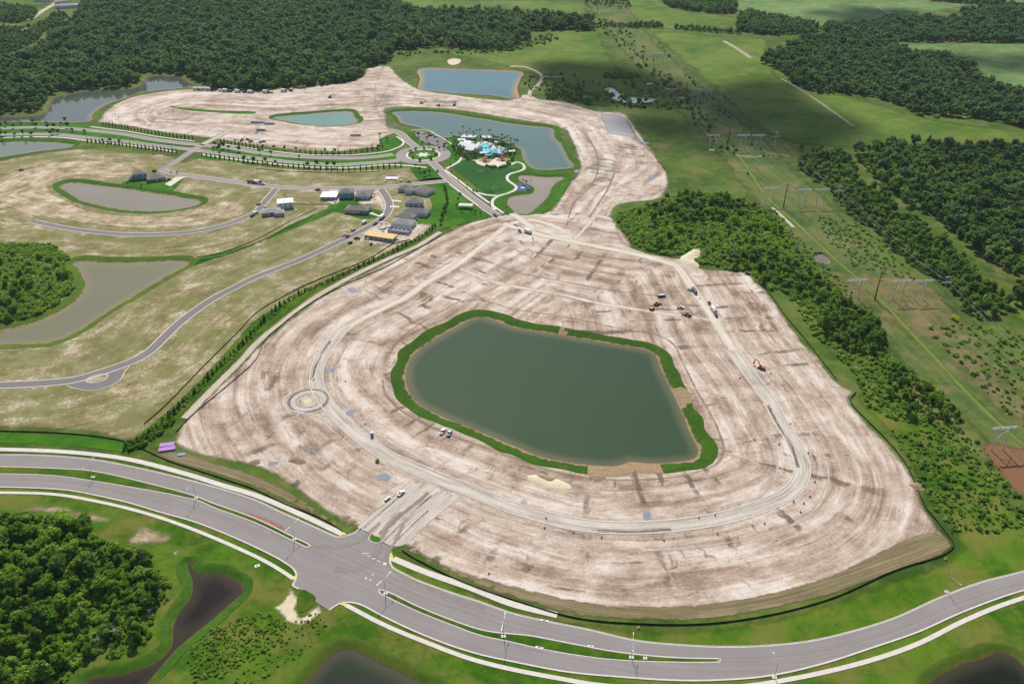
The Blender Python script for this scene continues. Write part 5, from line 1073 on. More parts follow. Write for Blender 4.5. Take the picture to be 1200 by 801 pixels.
RUBBER = mat_plain('rubber', (.03, .03, .032), .8, .2)
STEEL = mat_plain('galvanised_steel', (.50, .52, .53), .45, .12, .8, .5)
WOODP = mat_plain('grey_pole', (.56, .57, .57), .6, .15, .5)
BLACKP = mat_plain('black_pole', (.035, .035, .04), .6, .2, .5)
DARK = mat_plain('dark_metal', (.06, .06, .065), .6, .2)
YEL = paint((.62, .38, .06), .6, 'machine_yellow'); ORG = paint((.50, .17, .06), .6, 'machine_orange')
CARS = {}
def car_parts(k, rgb):
    key = (k, rgb)
    if key in CARS: return CARS[key]
    pm = paint(rgb, .3); out = []
    if k == 'pickup':
        body = MB().prism([(-2.75, .45), (2.6, .45), (2.78, .75), (2.7, 1.08), (1.3, 1.18), (-2.75, 1.18)], -.95, .95, .06).box(-2.7, -2.55, -.85, .85, 1.18, 1.3)
        cab = MB().box(-.75, 1.35, -.85, .85, 1.17, 1.85, (.32, .12)); roof = MB().box(-.4, 1.0, -.72, .72, 1.84, 1.9); bed = MB().box(-2.5, -.85, -.72, .72, 1.175, 1.2)
        out = [('body', body.mesh('body', pm)), ('windows', cab.mesh('windows', GLASS)), ('roof', roof.mesh('roof', pm)), ('cargo_bed', bed.mesh('cargo_bed', DARK))]; wx = (-1.75, 1.75); wr = .4
    elif k == 'van':
        body = MB().prism([(-2.8, .4), (2.7, .4), (2.8, .9), (2.35, 1.25), (1.75, 2.25), (-2.8, 2.35)], -1.0, 1.0, .05)
        out = [('body', body.mesh('body', pm)), ('windows', MB().box(1.0, 2.36, -1.012, 1.012, 1.3, 1.95, (.3, .03)).mesh('windows', GLASS))]; wx = (-1.7, 1.8); wr = .38
    elif k == 'truck':
        body = MB().box(-4.2, 1.6, -1.2, 1.2, 1.05, 3.2).box(-4.2, 3.2, -.5, .5, .55, 1.0)
        cab = MB().prism([(1.8, .6), (3.9, .6), (4.0, 1.4), (3.6, 1.6), (3.2, 2.6), (1.8, 2.6)], -1.1, 1.1, .05)
        out = [('cargo_box', body.mesh('cargo_box', paint((.75, .75, .73)))), ('cab', cab.mesh('cab', pm)), ('windscreen', MB().box(3.0, 3.68, -.95, .95, 1.65, 2.4, (.2, .05)).mesh('windscreen', GLASS))]; wx = (-2.9, 2.9); wr = .5
    elif k == 'dumptruck':
        hop = MB().prism([(-4.2, 1.2), (1.2, 1.1), (1.6, 2.6), (-4.6, 2.3)], -1.25, 1.25, .04).box(-4.0, 3.0, -.5, .5, .6, 1.1)
        cab = MB().prism([(1.8, .6), (4.0, .6), (4.1, 1.5), (3.4, 1.7), (3.1, 2.7), (1.8, 2.7)], -1.1, 1.1, .05)
        out = [('dump_body', hop.mesh('dump_body', DARK)), ('cab', cab.mesh('cab', pm)), ('windscreen', MB().box(2.9, 3.55, -.95, .95, 1.75, 2.5, (.2, .05)).mesh('windscreen', GLASS))]; wx = (-2.8, 3.0); wr = .52
    else:
        hi = 1.72 if k == 'suv' else 1.45
        body = MB().prism([(-2.3, .35), (2.2, .35), (2.35, .6), (2.25, .88), (1.2, .98), (-2.2, 1.0), (-2.35, .7)], -.9, .9, .07)
        cab = MB().box(-2.0 if k == 'suv' else -1.6, 1.25, -.84, .84, .97, hi, (.5, .16)); roof = MB().box(-1.5 if k == 'suv' else -1.1, .75, -.66, .66, hi-.01, hi+.05)
        out = [('body', body.mesh('body', pm)), ('windows', cab.mesh('windows', GLASS)), ('roof', roof.mesh('roof', pm))]; wx = (-1.4, 1.4); wr = .33
    hw = 1.2 if k in ('truck', 'dumptruck') else .95
    for x in wx:
        for sgn in (-1, 1): out.append(('wheel', MB().wheel(x, sgn*(hw-.24), sgn*(hw+.01), wr, wr).mesh('wheel', RUBBER)))
    CARS[key] = out; return out
NICE = {'car': 'car', 'suv': 'car', 'pickup': 'pickup truck', 'van': 'van', 'truck': 'truck', 'dumptruck': 'truck'}
NM = {'car': 'car', 'suv': 'car', 'pickup': 'pickup_truck', 'van': 'van', 'truck': 'box_truck', 'dumptruck': 'dump_truck'}
def vehicle(k, rgb, px, py, a, label, z=.18, s=1.0, group=None):
    o = empty(NM[k], (*G(px, py), z), a, s); tag(o, label, NICE[k], group)
    for nm, me in car_parts(k, rgb): c = bpy.data.objects.new(nm, me); C.objects.link(c); c.parent = o
    return o
WHT, BLK, RED, BLU, GRY, DRD = (.75, .75, .74), (.03, .03, .035), (.45, .03, .03), (.06, .14, .36), (.30, .31, .33), (.16, .04, .04)
wa = ang(518, 510, 523, 502)
vehicle('pickup', WHT, 518.5, 506.6, wa, 'white pickup parked on bare soil beside the main pond')
vehicle('pickup', BLU, 526.8, 508.6, wa+.1, 'dark blue pickup parked beside the white one near the main pond')
ra = ang(815, 343, 826, 358)
vehicle('pickup', WHT, 809.5, 340.5, ra+.9, 'white pickup at the upper end of the cream haul road')
vehicle('dumptruck', GRY, 813.6, 342.6, ra, 'dark dump truck at the upper end of the cream haul road')
vehicle('suv', BLK, 831.2, 356.5, ra, 'black car alone on the edge of the cream haul road')
vehicle('truck', WHT, 836, 365, ra, 'white box truck on the right edge of the haul road')
vehicle('suv', BLK, 839, 370.6, ra, 'black car behind the white box truck on the haul road')
vehicle('pickup', WHT, 797.3, 361.2, ang(792, 361, 802, 361.5), 'white pickup between the yellow excavator and the haul road')
vehicle('truck', WHT, 619, 273, ang(612, 270, 624, 275), 'white box truck where the finished street meets the soil', .2)
vehicle('pickup', BLK, 609, 271.5, ang(606, 268, 612, 275), 'black pickup where the finished street meets the soil', .2)
vehicle('car', WHT, 605, 264, ang(600, 262, 610, 266), 'white car on the cream ramp below the spine street', .2)
vehicle('pickup', WHT, 470, 578.8, ang(463, 583, 476, 573), 'white pickup on the left kerb of the site entrance', .25, .9)
ca = ang(404, 281, 425, 269)
for k, rgb, x, y, a, lb in (('van', WHT, 427, 261.5, ca, 'white van at the bend of the long grey street'), ('suv', GRY, 414, 270.5, ca, 'grey car on the verge below the white van'),
        ('pickup', WHT, 403, 276.2, ca, 'white pickup just ahead of the red car'), ('suv', (.50, .02, .04), 407.6, 277.4, ca, 'bright red car on the long grey street'),
        ('pickup', BLK, 418.5, 279.8, ca+2.0, 'black pickup beside the unfinished house with the plywood deck'), ('suv', BLK, 410.2, 285.3, ca+2.6, 'black car parked lowest on the straw lots'),
        ('suv', BLK, 435, 286.4, ca+.5, 'black car below the plywood-decked unfinished house'), ('truck', WHT, 448, 255.5, ca+.2, 'white box truck among building supplies on the street bend'),
        ('pickup', BLK, 440, 263, ca, 'black pickup among building supplies below the street bend'), ('pickup', DRD, 372.5, 223, .0, 'dark red pickup left of the white-roofed house'),
        ('dumptruck', DRD, 294.5, 214.3, -.25, 'dark dump truck on the dusty cross street'), ('truck', BLK, 302.5, 215, -.25, 'dark box truck just behind the dump truck on the cross street'),
        ('pickup', WHT, 308, 216.5, -.2, 'white pickup last in the line of cross street trucks'), ('suv', BLK, 198.5, 211.3, .5, 'black car on the white driveway by the two-house corner'),
        ('van', WHT, 300, 250.5, ca, 'white van on the curved street beside the white-wrapped house'), ('suv', BLK, 296, 253.8, ca, 'black car below the white van on the curved street'),
        ('suv', GRY, 303, 240, ca, 'grey car at the upper end of the curved street'), ('suv', BLK, 181, 201.2, .6, 'black car by the crossing above the two-house corner'),
        ('pickup', DRD, 478.7, 213.8, .1, 'dark red pickup below the white slab'), ('suv', BLK, 513, 201.5, ang(506, 196, 516, 204), 'black car leaving the roundabout'),
        ('car', RED, 521.5, 169, .4, 'red car in the clubhouse car park'), ('car', GRY, 510, 161, .4, 'grey car in the clubhouse car park'),
        ('car', WHT, 497, 157, .4, 'white car in the clubhouse car park'), ('suv', BLK, 504, 159.5, .4, 'black car in the clubhouse car park'),
        ('suv', BLK, 539.5, 228, ang(530, 221, 545, 234), 'black car on the verge of the spine street'), ('pickup', BLK, 580, 253, ang(572, 246, 583, 253), 'black pickup at the end of the spine street'),
        ('suv', DRD, 25.3, 200, .3, 'dark red car on the sandy loop at the far left')): vehicle(k, rgb, x, y, a, lb, .25)
yard = [('truck', RED, 230.5, 105.5), ('truck', WHT, 235, 105.6), ('truck', BLU, 240.5, 105.5), ('truck', RED, 246, 106), ('van', WHT, 259, 107), ('truck', BLU, 265, 107.4), ('van', BLU, 270, 107.8), ('truck', GRY, 279, 108.3), ('van', BLK, 287, 108.8), ('truck', GRY, 294, 109), ('truck', BLU, 312, 109), ('van', WHT, 318, 109), ('truck', GRY, 333, 107.6), ('van', BLK, 341, 107)]
cn = {RED: 'red', WHT: 'white', BLU: 'blue', GRY: 'grey', BLK: 'black'}
for k, rgb, x, y in yard:
    nm = cn[rgb]; where = 'left end' if x < 255 else ('middle' if x < 300 else 'right end')
    vehicle(k, rgb, x, y, .1*((int(x*7)) % 7-3), '%s %s in the equipment row below the big wood, %s' % (nm, NICE[k], where), .15, 1.1, 'vehicles parked below the big wood')
# ---- building machines
def excavator(px, py, a, col, label, up=.9, z=.15):
    o = empty('excavator', (*G(px, py), z), a); tag(o, label, 'excavator')
    for sg in (-1, 1): MB().prism([(-2.1, .25), (-1.8, 0), (1.8, 0), (2.1, .25), (2.1, .7), (1.8, .95), (-1.8, .95), (-2.1, .7)], sg*1.2-.32, sg*1.2+.32, .03).build('track', DARK, o)
    b = MB().prism([(-2.4, 1.0), (1.1, 1.0), (1.1, 1.75), (-.4, 1.85), (-1.2, 2.15), (-2.5, 2.1)], -1.35, 1.35, .05).build('house', col, o)
    c = MB().prism([(-.3, 1.75), (1.25, 1.75), (1.25, 2.3), (.9, 2.95), (-.3, 2.95)], .35, 1.3, .04).build('cab', GLASS, o)
    MB().box(-.35, .95, .33, 1.32, 2.95, 3.05).build('cab_roof', col, o)
    MB().prism([(.7, 1.6), (1.3, 1.6), (3.4, 4.0), (5.2, 4.4), (5.2, 4.75), (3.1, 4.55)], -.75, -.3, .02).build('boom', col, o)
    MB().prism([(4.9, 4.8), (5.3, 4.75), (6.0, 2.2), (5.7, 2.1)], -.7, -.35, .02).build('stick', col, o)
    MB().prism([(5.5, 2.2), (6.2, 2.2), (6.3, 1.3), (5.7, .9), (5.1, 1.3)], -1.0, -.1, .03).build('bucket', DARK, o); return o
def loader(px, py, a, col, label, cat='loader', z=.15):
    o = empty('wheel_loader', (*G(px, py), z), a); tag(o, label, cat)
    MB().prism([(-3.0, .9), (-.4, .8), (-.4, 1.7), (-1.6, 1.95), (-3.0, 1.8)], -1.0, 1.0, .05).build('engine_hood', col, o)
    MB().box(-.5, 1.6, -.6, .6, .7, 1.3).build('front_frame', col, o)
    MB().prism([(-.8, 1.6), (.7, 1.6), (.6, 2.9), (-.7, 2.9)], -.75, .75, .05).build('cab', GLASS, o); MB().box(-.85, .75, -.85, .85, 2.9, 3.02).build('cab_roof', col, o)
    for sg in (-1, 1): MB().prism([(.9, 1.4), (1.3, 1.6), (3.2, .7), (3.0, .4)], sg*.55-.12, sg*.55+.12, .02).build('lift_arm', col, o)
    MB().prism([(2.9, .2), (3.3, .1), (4.2, .2), (3.3, .5), (3.0, 1.3)], -1.4, 1.4, .02).build('bucket', DARK, o)
    for x in (-1.9, 1.3):
        for sg in (-1, 1): MB().wheel(x, sg*.75, sg*1.3, .78, .78, 16).build('wheel', RUBBER, o)
    return o
def dozer(px, py, a, col, label, z=.15):
    o = empty('bulldozer', (*G(px, py), z), a); tag(o, label, 'bulldozer')
    for sg in (-1, 1): MB().prism([(-1.9, .25), (-1.5, 0), (1.3, 0), (1.7, .3), (1.4, .9), (-1.5, 1.0), (-1.9, .7)], sg*1.05-.28, sg*1.05+.28, .03).build('track', DARK, o)
    MB().prism([(-1.8, .8), (1.6, .8), (1.6, 1.6), (0, 1.75), (-1.8, 1.5)], -.75, .75, .05).build('engine_hood', col, o)
    MB().prism([(-1.4, 1.6), (-.1, 1.7), (-.25, 2.8), (-1.3, 2.8)], -.7, .7, .04).build('cab', GLASS, o); MB().box(-1.5, 0, -.8, .8, 2.8, 2.92).build('cab_roof', col, o)
    MB().prism([(2.1, .1), (2.5, .15), (2.35, .7), (2.5, 1.3), (2.1, 1.25)], -1.75, 1.75, .02).build('blade', DARK, o)
    for sg in (-1, 1): MB().box(.6, 2.15, sg*1.45-.08, sg*1.45+.08, .35, .6).build('push_arm', col, o)
    return o
excavator(764, 362, 1.0, YEL, 'yellow excavator standing lower of the two machines above the main pond')
loader(769.5, 357.2, .2, YEL, 'yellow and black wheel loader just above the yellow excavator')
loader(805.3, 370, 2.8, ORG, 'dark orange wheel loader near the haul road junction')
excavator(892, 431.5, 2.4, ORG, 'orange excavator on the bare lots right of the main pond')
dozer(494, 121.3, .1, ORG, 'orange bulldozer on the pale soil left of two orange machines'); dozer(514, 124, 3.0, ORG, 'orange bulldozer on the pale soil above the clubhouse lake')
excavator(387, 114.5, .4, DARK, 'dark excavator alone on the far pale soil'); excavator(532.5, 123.5, 1.4, DARK, 'dark excavator on the pale soil above the clubhouse lake')
excavator(283.5, 165, .6, YEL, 'yellow excavator behind the entrance road trees')
for x, y, c, lb in ((276, 164.3, WHT, 'white pickup beside the yellow excavator'), (290.5, 164.2, DRD, 'dark red pickup right of the yellow excavator'), (294, 166.3, BLK, 'black pickup nearest the entrance road trees'), (305, 167.2, BLU, 'blue pickup right of the black one by the entrance road'), (309, 166.5, BLK, 'black pickup beside the blue one by the entrance road'), (301, 156, WHT, 'white pickup alone on the far pale lots')): vehicle('pickup', c, x, y, .2+x % 3, lb, .15)
def dumpster(px, py, a, rgb, label, z=.15, s=1.0):
    o = empty('skip', (*G(px, py), z), a, s); tag(o, label, 'skip')
    MB().prism([(-2.6, .25), (2.6, .25), (3.0, 1.7), (-3.0, 1.7)], -1.15, 1.15, .02).build('container', paint(rgb), o)
    MB().box(-2.6, 2.6, -.95, .95, 1.6, 1.74).build('rubble_load', MT['concrete'], o)
    for x in (-1.5, 0, 1.5):
        for sg in (-1, 1): MB().box(x-.08, x+.08, sg*1.15-.05, sg*1.15+.05, .3, 1.65).build('rib', DARK, o)
    return o
dumpster(454, 585, ang(445, 592, 460, 580), BLK, s=.6, label= 'black skip with pale rubble left of the site entrance')
dumpster(775, 347.5, .2, (.06, .08, .16), 'dark blue skip on the bare lots above the excavator')
dumpster(449.5, 268.5, .9, (.5, .5, .5), 'grey skip beside the unfinished block house')
def toilet(px, py, label):
    o = empty('portable_toilet', (*G(px, py), .15), .4, 1.25); tag(o, label, 'portable toilet')
    MB().box(-.58, .58, -.58, .58, 0, 2.1).build('cabin', paint((.03, .12, .50)), o); MB().box(-.4, .4, -.62, -.583, .15, 1.9).build('door', paint((.05, .2, .62)), o)
    MB().prism([(-.64, 2.1), (.64, 2.1), (.5, 2.3), (0, 2.38), (-.5, 2.3)], -.64, .64, .03).build('roof', MT['white'], o)
toilet(436, 511, 'blue portable toilet with a white roof inside the loop street')
def pipes(px, py, a, rgb, n, L, r, label, z=.15):
    o = empty('pipe_stack', (*G(px, py), z), a); tag(o, label, 'pipes'); k = 0; rows = 0
    while k < n:
        for i in range(4-rows):
            if k >= n: break
            y = (i-(3-rows)/2)*2*r; zz = r+rows*1.74*r
            MB().tube([(-L/2, y, zz), (L/2, y, zz)], r, 10).build('pipe', paint(rgb), o); k += 1
        rows += 1
pipes(196, 521.5, R(12), (.66, .40, .78), 4, 8, .42, 'upper stack of lilac pipes above the boulevard'); pipes(196, 526.5, R(14), (.66, .38, .76), 4, 9, .42, 'lower stack of lilac pipes above the boulevard')
pipes(213, 532.8, R(10), (.36, .52, .76), 4, 4, .28, 'small stack of light blue pipes above the boulevard')
pipes(302, 144, R(-5), (.42, .50, .58), 7, 16, .6, 'long stack of grey-blue pipes on the far lots'); pipes(316, 145.5, R(-5), (.42, .50, .58), 5, 12, .6, 'shorter stack of grey-blue pipes on the far lots'); pipes(306, 153, R(-5), (.25, .38, .50), 5, 10, .6, 'stack of blue pipes on the far lots')
pipes(417, 159, R(0), (.62, .62, .60), 7, 12, .6, 'stack of pale pipes left of the roundabout')
# pale covers of fresh storm drains, and puddles
PUD = mat_plain('muddy_puddle', S(138, 149, 162), .6, .08, .3, spec=.1)
for k, (x, y, rx, ry) in enumerate(((411, 483, 5.5, 3.4), (387, 433, 5, 3), (450, 559, 6.5, 4.5), (412.5, 340, 7, 4.8), (456.5, 344, 4.5, 2.6), (484, 350, 4, 2.6), (758, 604, 4, 4), (320, 543, 5, 2.5), (205, 127, 9, 3.5), (661, 150, 9, 5), (676, 143, 8, 5), (676, 201, 6, 5), (763, 208, 6, 8), (755, 168, 10, 5))):
    q = np.array(G(x, y)); rg = np.random.default_rng(k); r_ = 1+.18*np.sin(th*2+k)+.1*np.sin(th*3+2*k)
    pl = q + np.c_[np.cos(th)*rx*.5*r_, np.sin(th)*ry*.8*r_]; c_, f_, o_ = cdt_sheet(pl, 3, holes=[], step=1)
    structure(mesh_from('puddle', np.c_[c_, np.full(len(c_), .21)], f_, PUD), 'pale grey-blue muddy puddle on the graded soil', 'puddle')['group'] = 'puddles on the graded soil'
def stub(px, py, h=1.1):
    o = empty('utility_stub', (*G(px, py), .15), 0); tag(o, 'small dark utility riser standing on the bare soil', 'utility riser', 'utility risers along the loop street')
    MB().tube([(0, 0, -.2), (0, 0, h)], .16, 8).build('pipe', DARK, o); MB().box(-.45, .45, -.45, .45, 0, .3, (.08, .08)).build('base', DARK, o); MB().tube([(0, 0, h), (0, 0, h+.12)], .24, 8).build('cap', paint((.1, .12, .3)), o)
for x, y in ((638, 618.5), (672, 624), (705, 630), (778, 633), (841, 626), (819, 607), (896, 613.5), (938, 600), (942, 590), (949, 582), (955, 565), (947, 531), (926, 497), (884, 515), (838, 604), (903, 480), (867, 443), (930, 588), (913, 521), (820, 350), (903, 438), (830, 328), (573, 672), (640, 607), (428, 497), (405, 447), (620, 345), (701, 349), (738, 365), (746, 330)): stub(x, y)
# ---- lamps of the boulevard
def lamp(px, py, dirs, label):
    o = empty('street_lamp', (*G(px, py, .3), .3), 0); tag(o, label, 'street lamp')
    MB().box(-1.0, 1.0, -.75, .75, -.05, .14).build('base_pad', MT['concrete'], o)
    MB().tube([(0, 0, .1), (0, 0, 5), (0, 0, 9.2)], [.16, .13, .09], 8).build('pole', STEEL, o)
    for d in dirs:
        c_, s_ = math.cos(d), math.sin(d)
        ar = MB().tube([(0, 0, 9.0), (c_*1.6, s_*1.6, 9.55), (c_*4.2, s_*4.2, 9.75)], [.09, .08, .07], 6).build('arm', STEEL, o)
        hd = MB().box(-.2, 1.0, -.22, .22, -.1, .1, (.08, .06)).build('lamp_head', paint((.66, .67, .68)), ar); hd.location = (c_*4.1, s_*4.1, 9.75); hd.rotation_euler = (0, 0, d)
    return o
for x, y, (ax, ay, bx, by), two, lb in ((740, 769.5, (700, 760, 790, 771), True, 'double-armed lamp on the tapering east end of the median'), (590, 745, (563, 740, 620, 748), True, 'double-armed lamp in the middle of the eastern median'),
        (451.8, 694.8, (446, 692, 470, 706), True, 'double-armed lamp at the western tip of the eastern median'), (345.3, 631.3, (330, 624, 360, 638), True, 'double-armed lamp near the tip of the western median'),
        (229.8, 583.3, (200, 577, 255, 592), True, 'double-armed lamp where the western median narrows'), (109, 558.6, (80, 555, 140, 563), True, 'double-armed lamp on the wide western median'),
        (1109.3, 693, (1080, 706, 1140, 684), False, 'single-armed lamp on the grass near the right edge'), (907.5, 793, (870, 796, 940, 785), False, 'single-armed lamp on the narrow southern verge')):
    a = ang(ax, ay, bx, by); lamp(x, y, [a+math.pi/2, a-math.pi/2] if two else [a-math.pi/2 if y < 700 else a+math.pi/2], lb)
for x, y, lb in ((748, 735.5, 'yellow fire hydrant on the verge north of the double lamp'), (1108, 655, 'yellow fire hydrant below the silt fence corner'), (489, 646, 'orange barrel at the corner of the site entrance')):
    o = empty('fire_hydrant' if 'hydrant' in lb else 'traffic_barrel', (*G(x, y), .1), 0, 1.5); tag(o, lb, 'hydrant' if 'hydrant' in lb else 'barrel')
    m_ = paint((.75, .58, .12)) if 'hydrant' in lb else ORG
    MB().tube([(0, 0, 0), (0, 0, .7), (0, 0, .85)], [.22, .2, .08], 10).build('barrel', m_, o); MB().tube([(-.36, 0, .5), (.36, 0, .5)], .12, 8).build('nozzle' if 'hydrant' in lb else 'band', m_ if 'hydrant' in lb else MT['white'], o); MB().tube([(0, 0, -.05), (0, 0, .06)], .32, 10).build('base', m_, o)
def inlet(px, py, w_, d_, a, label, z=.3):
    o = empty('drain_inlet', (*G(px, py), z), a); tag(o, label, 'drain')
    MB().box(-w_/2, w_/2, -d_/2, d_/2, -.3, .08).build('slab', MT['white'], o); MB().box(-w_/4, w_/4, -d_/4, d_/4, .08, .1).build('grate', DARK, o)
inlet(756, 771, 1.6, 1.2, 0, 'white drain inlet right of the tapering median lamp'); inlet(301.5, 663, 2.2, 1.6, .4, 'grey drain inlet on the grass below the southern pavement'); inlet(75.5, 794, 2.0, 2.0, .3, 'white drain box in the lower left wood edge')
inlet(638, 727, 3.6, .9, -.25, 'pale drain inlet set in the northern kerb'); inlet(692, 757, 2.4, .8, -.2, 'pale drain inlet set in the median kerb'); inlet(632, 758.6, 3.4, .8, -.25, 'pale drain inlet in the southern kerb of the median'); inlet(834, 175.8, 5, 3, 0, 'white debris at the foot of a far pylon', .2)
# ---- silt fences: long dark cloth strips
CLOTH = mat_plain('silt_fence_cloth', (.016, .02, .018), .9, .2)
def fence(px, h, label, z=.1, sp=None):
    cv = smooth(P(px), 3.0); n = len(cv); nn = normals(cv); o = empty('silt_fence', (*cv[0], z)); tag(o, label, 'fence')
    V, F = [], []
    for i in range(n):
        x, y = cv[i]-cv[0]; k = .05*nn[i]; hh = h*(1+.1*math.sin(i*1.7))
        V += [(x-k[0], y-k[1], -.2), (x+k[0], y+k[1], -.2), (x+k[0], y+k[1], hh), (x-k[0], y-k[1], hh)]
    for i in range(n-1):
        for a, b in ((0, 1), (1, 2), (2, 3), (3, 0)): F.append((4*i+a, 4*i+b, 4*i+4+b, 4*i+4+a))
    me = bpy.data.meshes.new('cloth'); me.from_pydata(V, [], F); me.materials.append(CLOTH); c = bpy.data.objects.new('cloth', me); C.objects.link(c); c.parent = o
    pm = MB()
    for i in range(0, n, 2): x, y = cv[i]-cv[0]; pm.box(x-.05, x+.05, y-.16, y-.06, -.2, h*1.25)
    p_ = pm.build('posts', bark, o); p_['kind'] = 'stuff'
fence("0,505 60,507 110,511 145,517 160,523 200,541 225,549 275,565.5 300,574 337,592 362,601 385,612 402,623", .65, 'black silt fence along the boulevard west of the junction')
fence("471,645 480,651 488,655.5 513,668.5 551,685.5 600,702.5 675,724 750,731 826,731 900,721 975,701 1050,668 1108,649 1118,638 1111,628 1098,611", .7, 'black silt fence round the southern edge of the site')
fence("1098,611 1086,597 1062,545 1040,517 1017,494 996,470 1003,460", .8, 'black silt fence up the right side of the site'); fence("980,445 945,400 920,370 899,341 888,331", .8, 'dark silt fence along the upper right of the site')
fence("169,497 190,479 212,457 235,433 262,406 282,386 300,367 337,345 375,327 425,307 445,296 461,286 480,281", .7, 'black silt fence on the left side of the planted buffer'); fence("206,507 225,487 250,466 275,445 299,423 312,397 330,381 350,365 382,345 420,327 450,314 500,286 517,276", .7, 'black silt fence between dirt path and graded site')
fence("230,302 260,296 300,281 337,261 372,244", .5, 'dark silt fence on the upper side of the green swale'); fence("234,306 262,300 300,285 337,267 368,252", .5, 'dark silt fence on the lower side of the green swale')
fence("735,142 747,163 762,178 780,200", .7, 'dark silt fence along the far right edge of the site'); fence("300,198 340,201 400,202.5 445,201", .5, 'silt fence behind the entrance road hedge')
fence("340,239 376,240 386,239.5 386,233", .5, 'silt fence round the white-roofed house')

def pallet(px, py, a, label, grp, col, h=1.1):
    o = empty('block_pallet', (*G(px, py), .16), a); tag(o, label, 'pallet', grp)
    MB().box(-1.2, 1.2, -.6, .6, 0, .14).build('pallet_base', bark2, o); MB().box(-1.15, 1.15, -.55, .55, .14, h, (.04, .04)).build('stack', col, o)
for k, (x, y) in enumerate(((452, 265), (455, 266.5), (458, 266), (461, 268.5), (445, 268), (449, 272), (457, 275), (464, 277.5), (431, 281), (443, 285.5), (453, 262.5), (447, 262), (438, 280), (466, 281), (328, 254), (340, 251), (347, 247), (310, 243), (378, 237), (393, 237), (437, 231), (439, 234), (452, 213), (470, 212.5))):
    pallet(x, y, k*.7, 'pallet of building blocks lying around the unfinished houses', 'pallets around the unfinished houses', paint((.62, .60, .56)) if k % 3 else paint((.50, .38, .22)), .7+.3*(k % 3))
# ------------------------------------------------------------------ houses
def mat_roof(name, c):
    t = NT(name); o_ = t.obj(); n = t.noise(o_, 1.2, 4, .7); b = t.n('ShaderNodeTexBrick'); t.put(b.inputs['Vector'], o_); b.inputs['Scale'].default_value = 1.6
    b.inputs['Color1'].default_value = (*c, 1); b.inputs['Color2'].default_value = (*[v*.8 for v in c], 1); b.inputs['Mortar'].default_value = (*[v*.6 for v in c], 1)
    return t.done(t.pbr(t.mix(t.m('MULTIPLY', n, .5), b.outputs['Color'], tuple(v*1.3 for v in c)), .85))
RF = {'grey': mat_roof('grey_shingles', (.19, .185, .185)), 'brown': mat_roof('brown_shingles', (.21, .185, .17)), 'light': mat_roof('light_grey_shingles', (.30, .30, .30)), 'white': mat_plain('white_roof_membrane', (.80, .80, .80), .7, .04), 'ply': mat_plain('plywood_deck', (.66, .47, .20), .8, .12, .6)}
WL = {'blue': mat_plain('blue_render', (.22, .34, .46), .8, .06), 'slate': mat_plain('slate_render', (.20, .25, .33), .8, .06), 'white': mat_plain('white_render', (.74, .75, .75), .8, .05), 'tan': mat_plain('tan_render', (.55, .48, .38), .8, .06), 'block': mat_plain('grey_blockwork', (.42, .43, .44), .9, .12, 1.5), 'pale': mat_plain('pale_render', (.55, .62, .62), .8, .06)}
def house(px, py, a, L, W, h, roof, wall, label, pitch=.42, kind='hip', wings=(), name='house', windows=True, over=.5, open_=False, z=.12):
    o = empty(name, (*G(px, py), z), a); tag(o, label, 'house')
    blocks = [(0, 0, L, W, h)] + list(wings)
    wb, rb = MB(), MB()
    for (cx, cy_, l, w_, hh) in blocks:
        wb.box(cx-l/2, cx+l/2, cy_-w_/2, cy_+w_/2, -.2, hh)
        ol, ow = l/2+over, w_/2+over; r = min(ol, ow)*pitch; z0 = hh-.04
        if kind == 'flat':
            rb.box(cx-ol, cx+ol, cy_-ow, cy_+ow, hh+.003, hh+.35)
        else:
            rid = max(0, (ol-ow)) if kind == 'hip' else ol
            lo = [(cx-ol, cy_-ow, z0), (cx+ol, cy_-ow, z0), (cx+ol, cy_+ow, z0), (cx-ol, cy_+ow, z0)]
            up = [(x, y, z0+.18) for x, y, _ in lo]; A = (cx-rid, cy_, z0+.18+r); B = (cx+rid, cy_, z0+.18+r)
            if ow > ol and kind == 'hip': A = (cx, cy_-(ow-ol), z0+.18+r); B = (cx, cy_+(ow-ol), z0+.18+r)
            b = len(rb.v); rb.v += lo+up+[A, B]
            rb.f += [tuple(b+i for i in q) for q in ((3, 2, 1, 0), (0, 1, 5, 4), (1, 2, 6, 5), (2, 3, 7, 6), (3, 0, 4, 7))]
            if ow > ol and kind == 'hip': rb.f += [tuple(b+i for i in q) for q in ((4, 5, 8), (5, 6, 9, 8), (6, 7, 9), (7, 4, 8, 9))]
            else: rb.f += [tuple(b+i for i in q) for q in ((4, 5, 9, 8), (5, 6, 9), (6, 7, 8, 9), (7, 4, 8))]
    wb.build('wall', WL[wall], o); rb.build('roof', RF[roof], o)
    if windows:
        for fl_ in range(1 if h < 4 else 2):
            z0 = .95+2.9*fl_
            for sg in (-1, 1):
                n = max(2, int(L/4.5))
                for k in range(n):
                    x = -L/2+L*(k+.5)/n
                    if sg < 0 and fl_ == 0 and k == 0: continue
                    f_ = MB().box(x-.75, x+.75, sg*W/2-.05, sg*W/2+.06, z0, z0+1.35).build('window', MT['white'] if not open_ else DARK, o)
                    MB().box(x-.62, x+.62, sg*W/2-.02, sg*W/2+.08, z0+.12, z0+1.23).build('pane', GLASS, f_)
                for sx in (-1, 1):
                    if sg > 0: MB().box(sx*L/2-.05, sx*L/2+.06, -W*.2-.6, -W*.2+.6, z0, z0+1.3).build('window', GLASS, o)
        x = -L/2+L*.5/max(2, int(L/4.5)); MB().box(x-.55, x+.55, -W/2-.07, -W/2+.03, 0, 2.15).build('door', WL['slate'], o)
        MB().box(L/2-.03, L/2+.08, W*.05, W*.05+min(4.8, W*.4), 0, 2.3).build('garage_door', MT['white'], o)
    return o
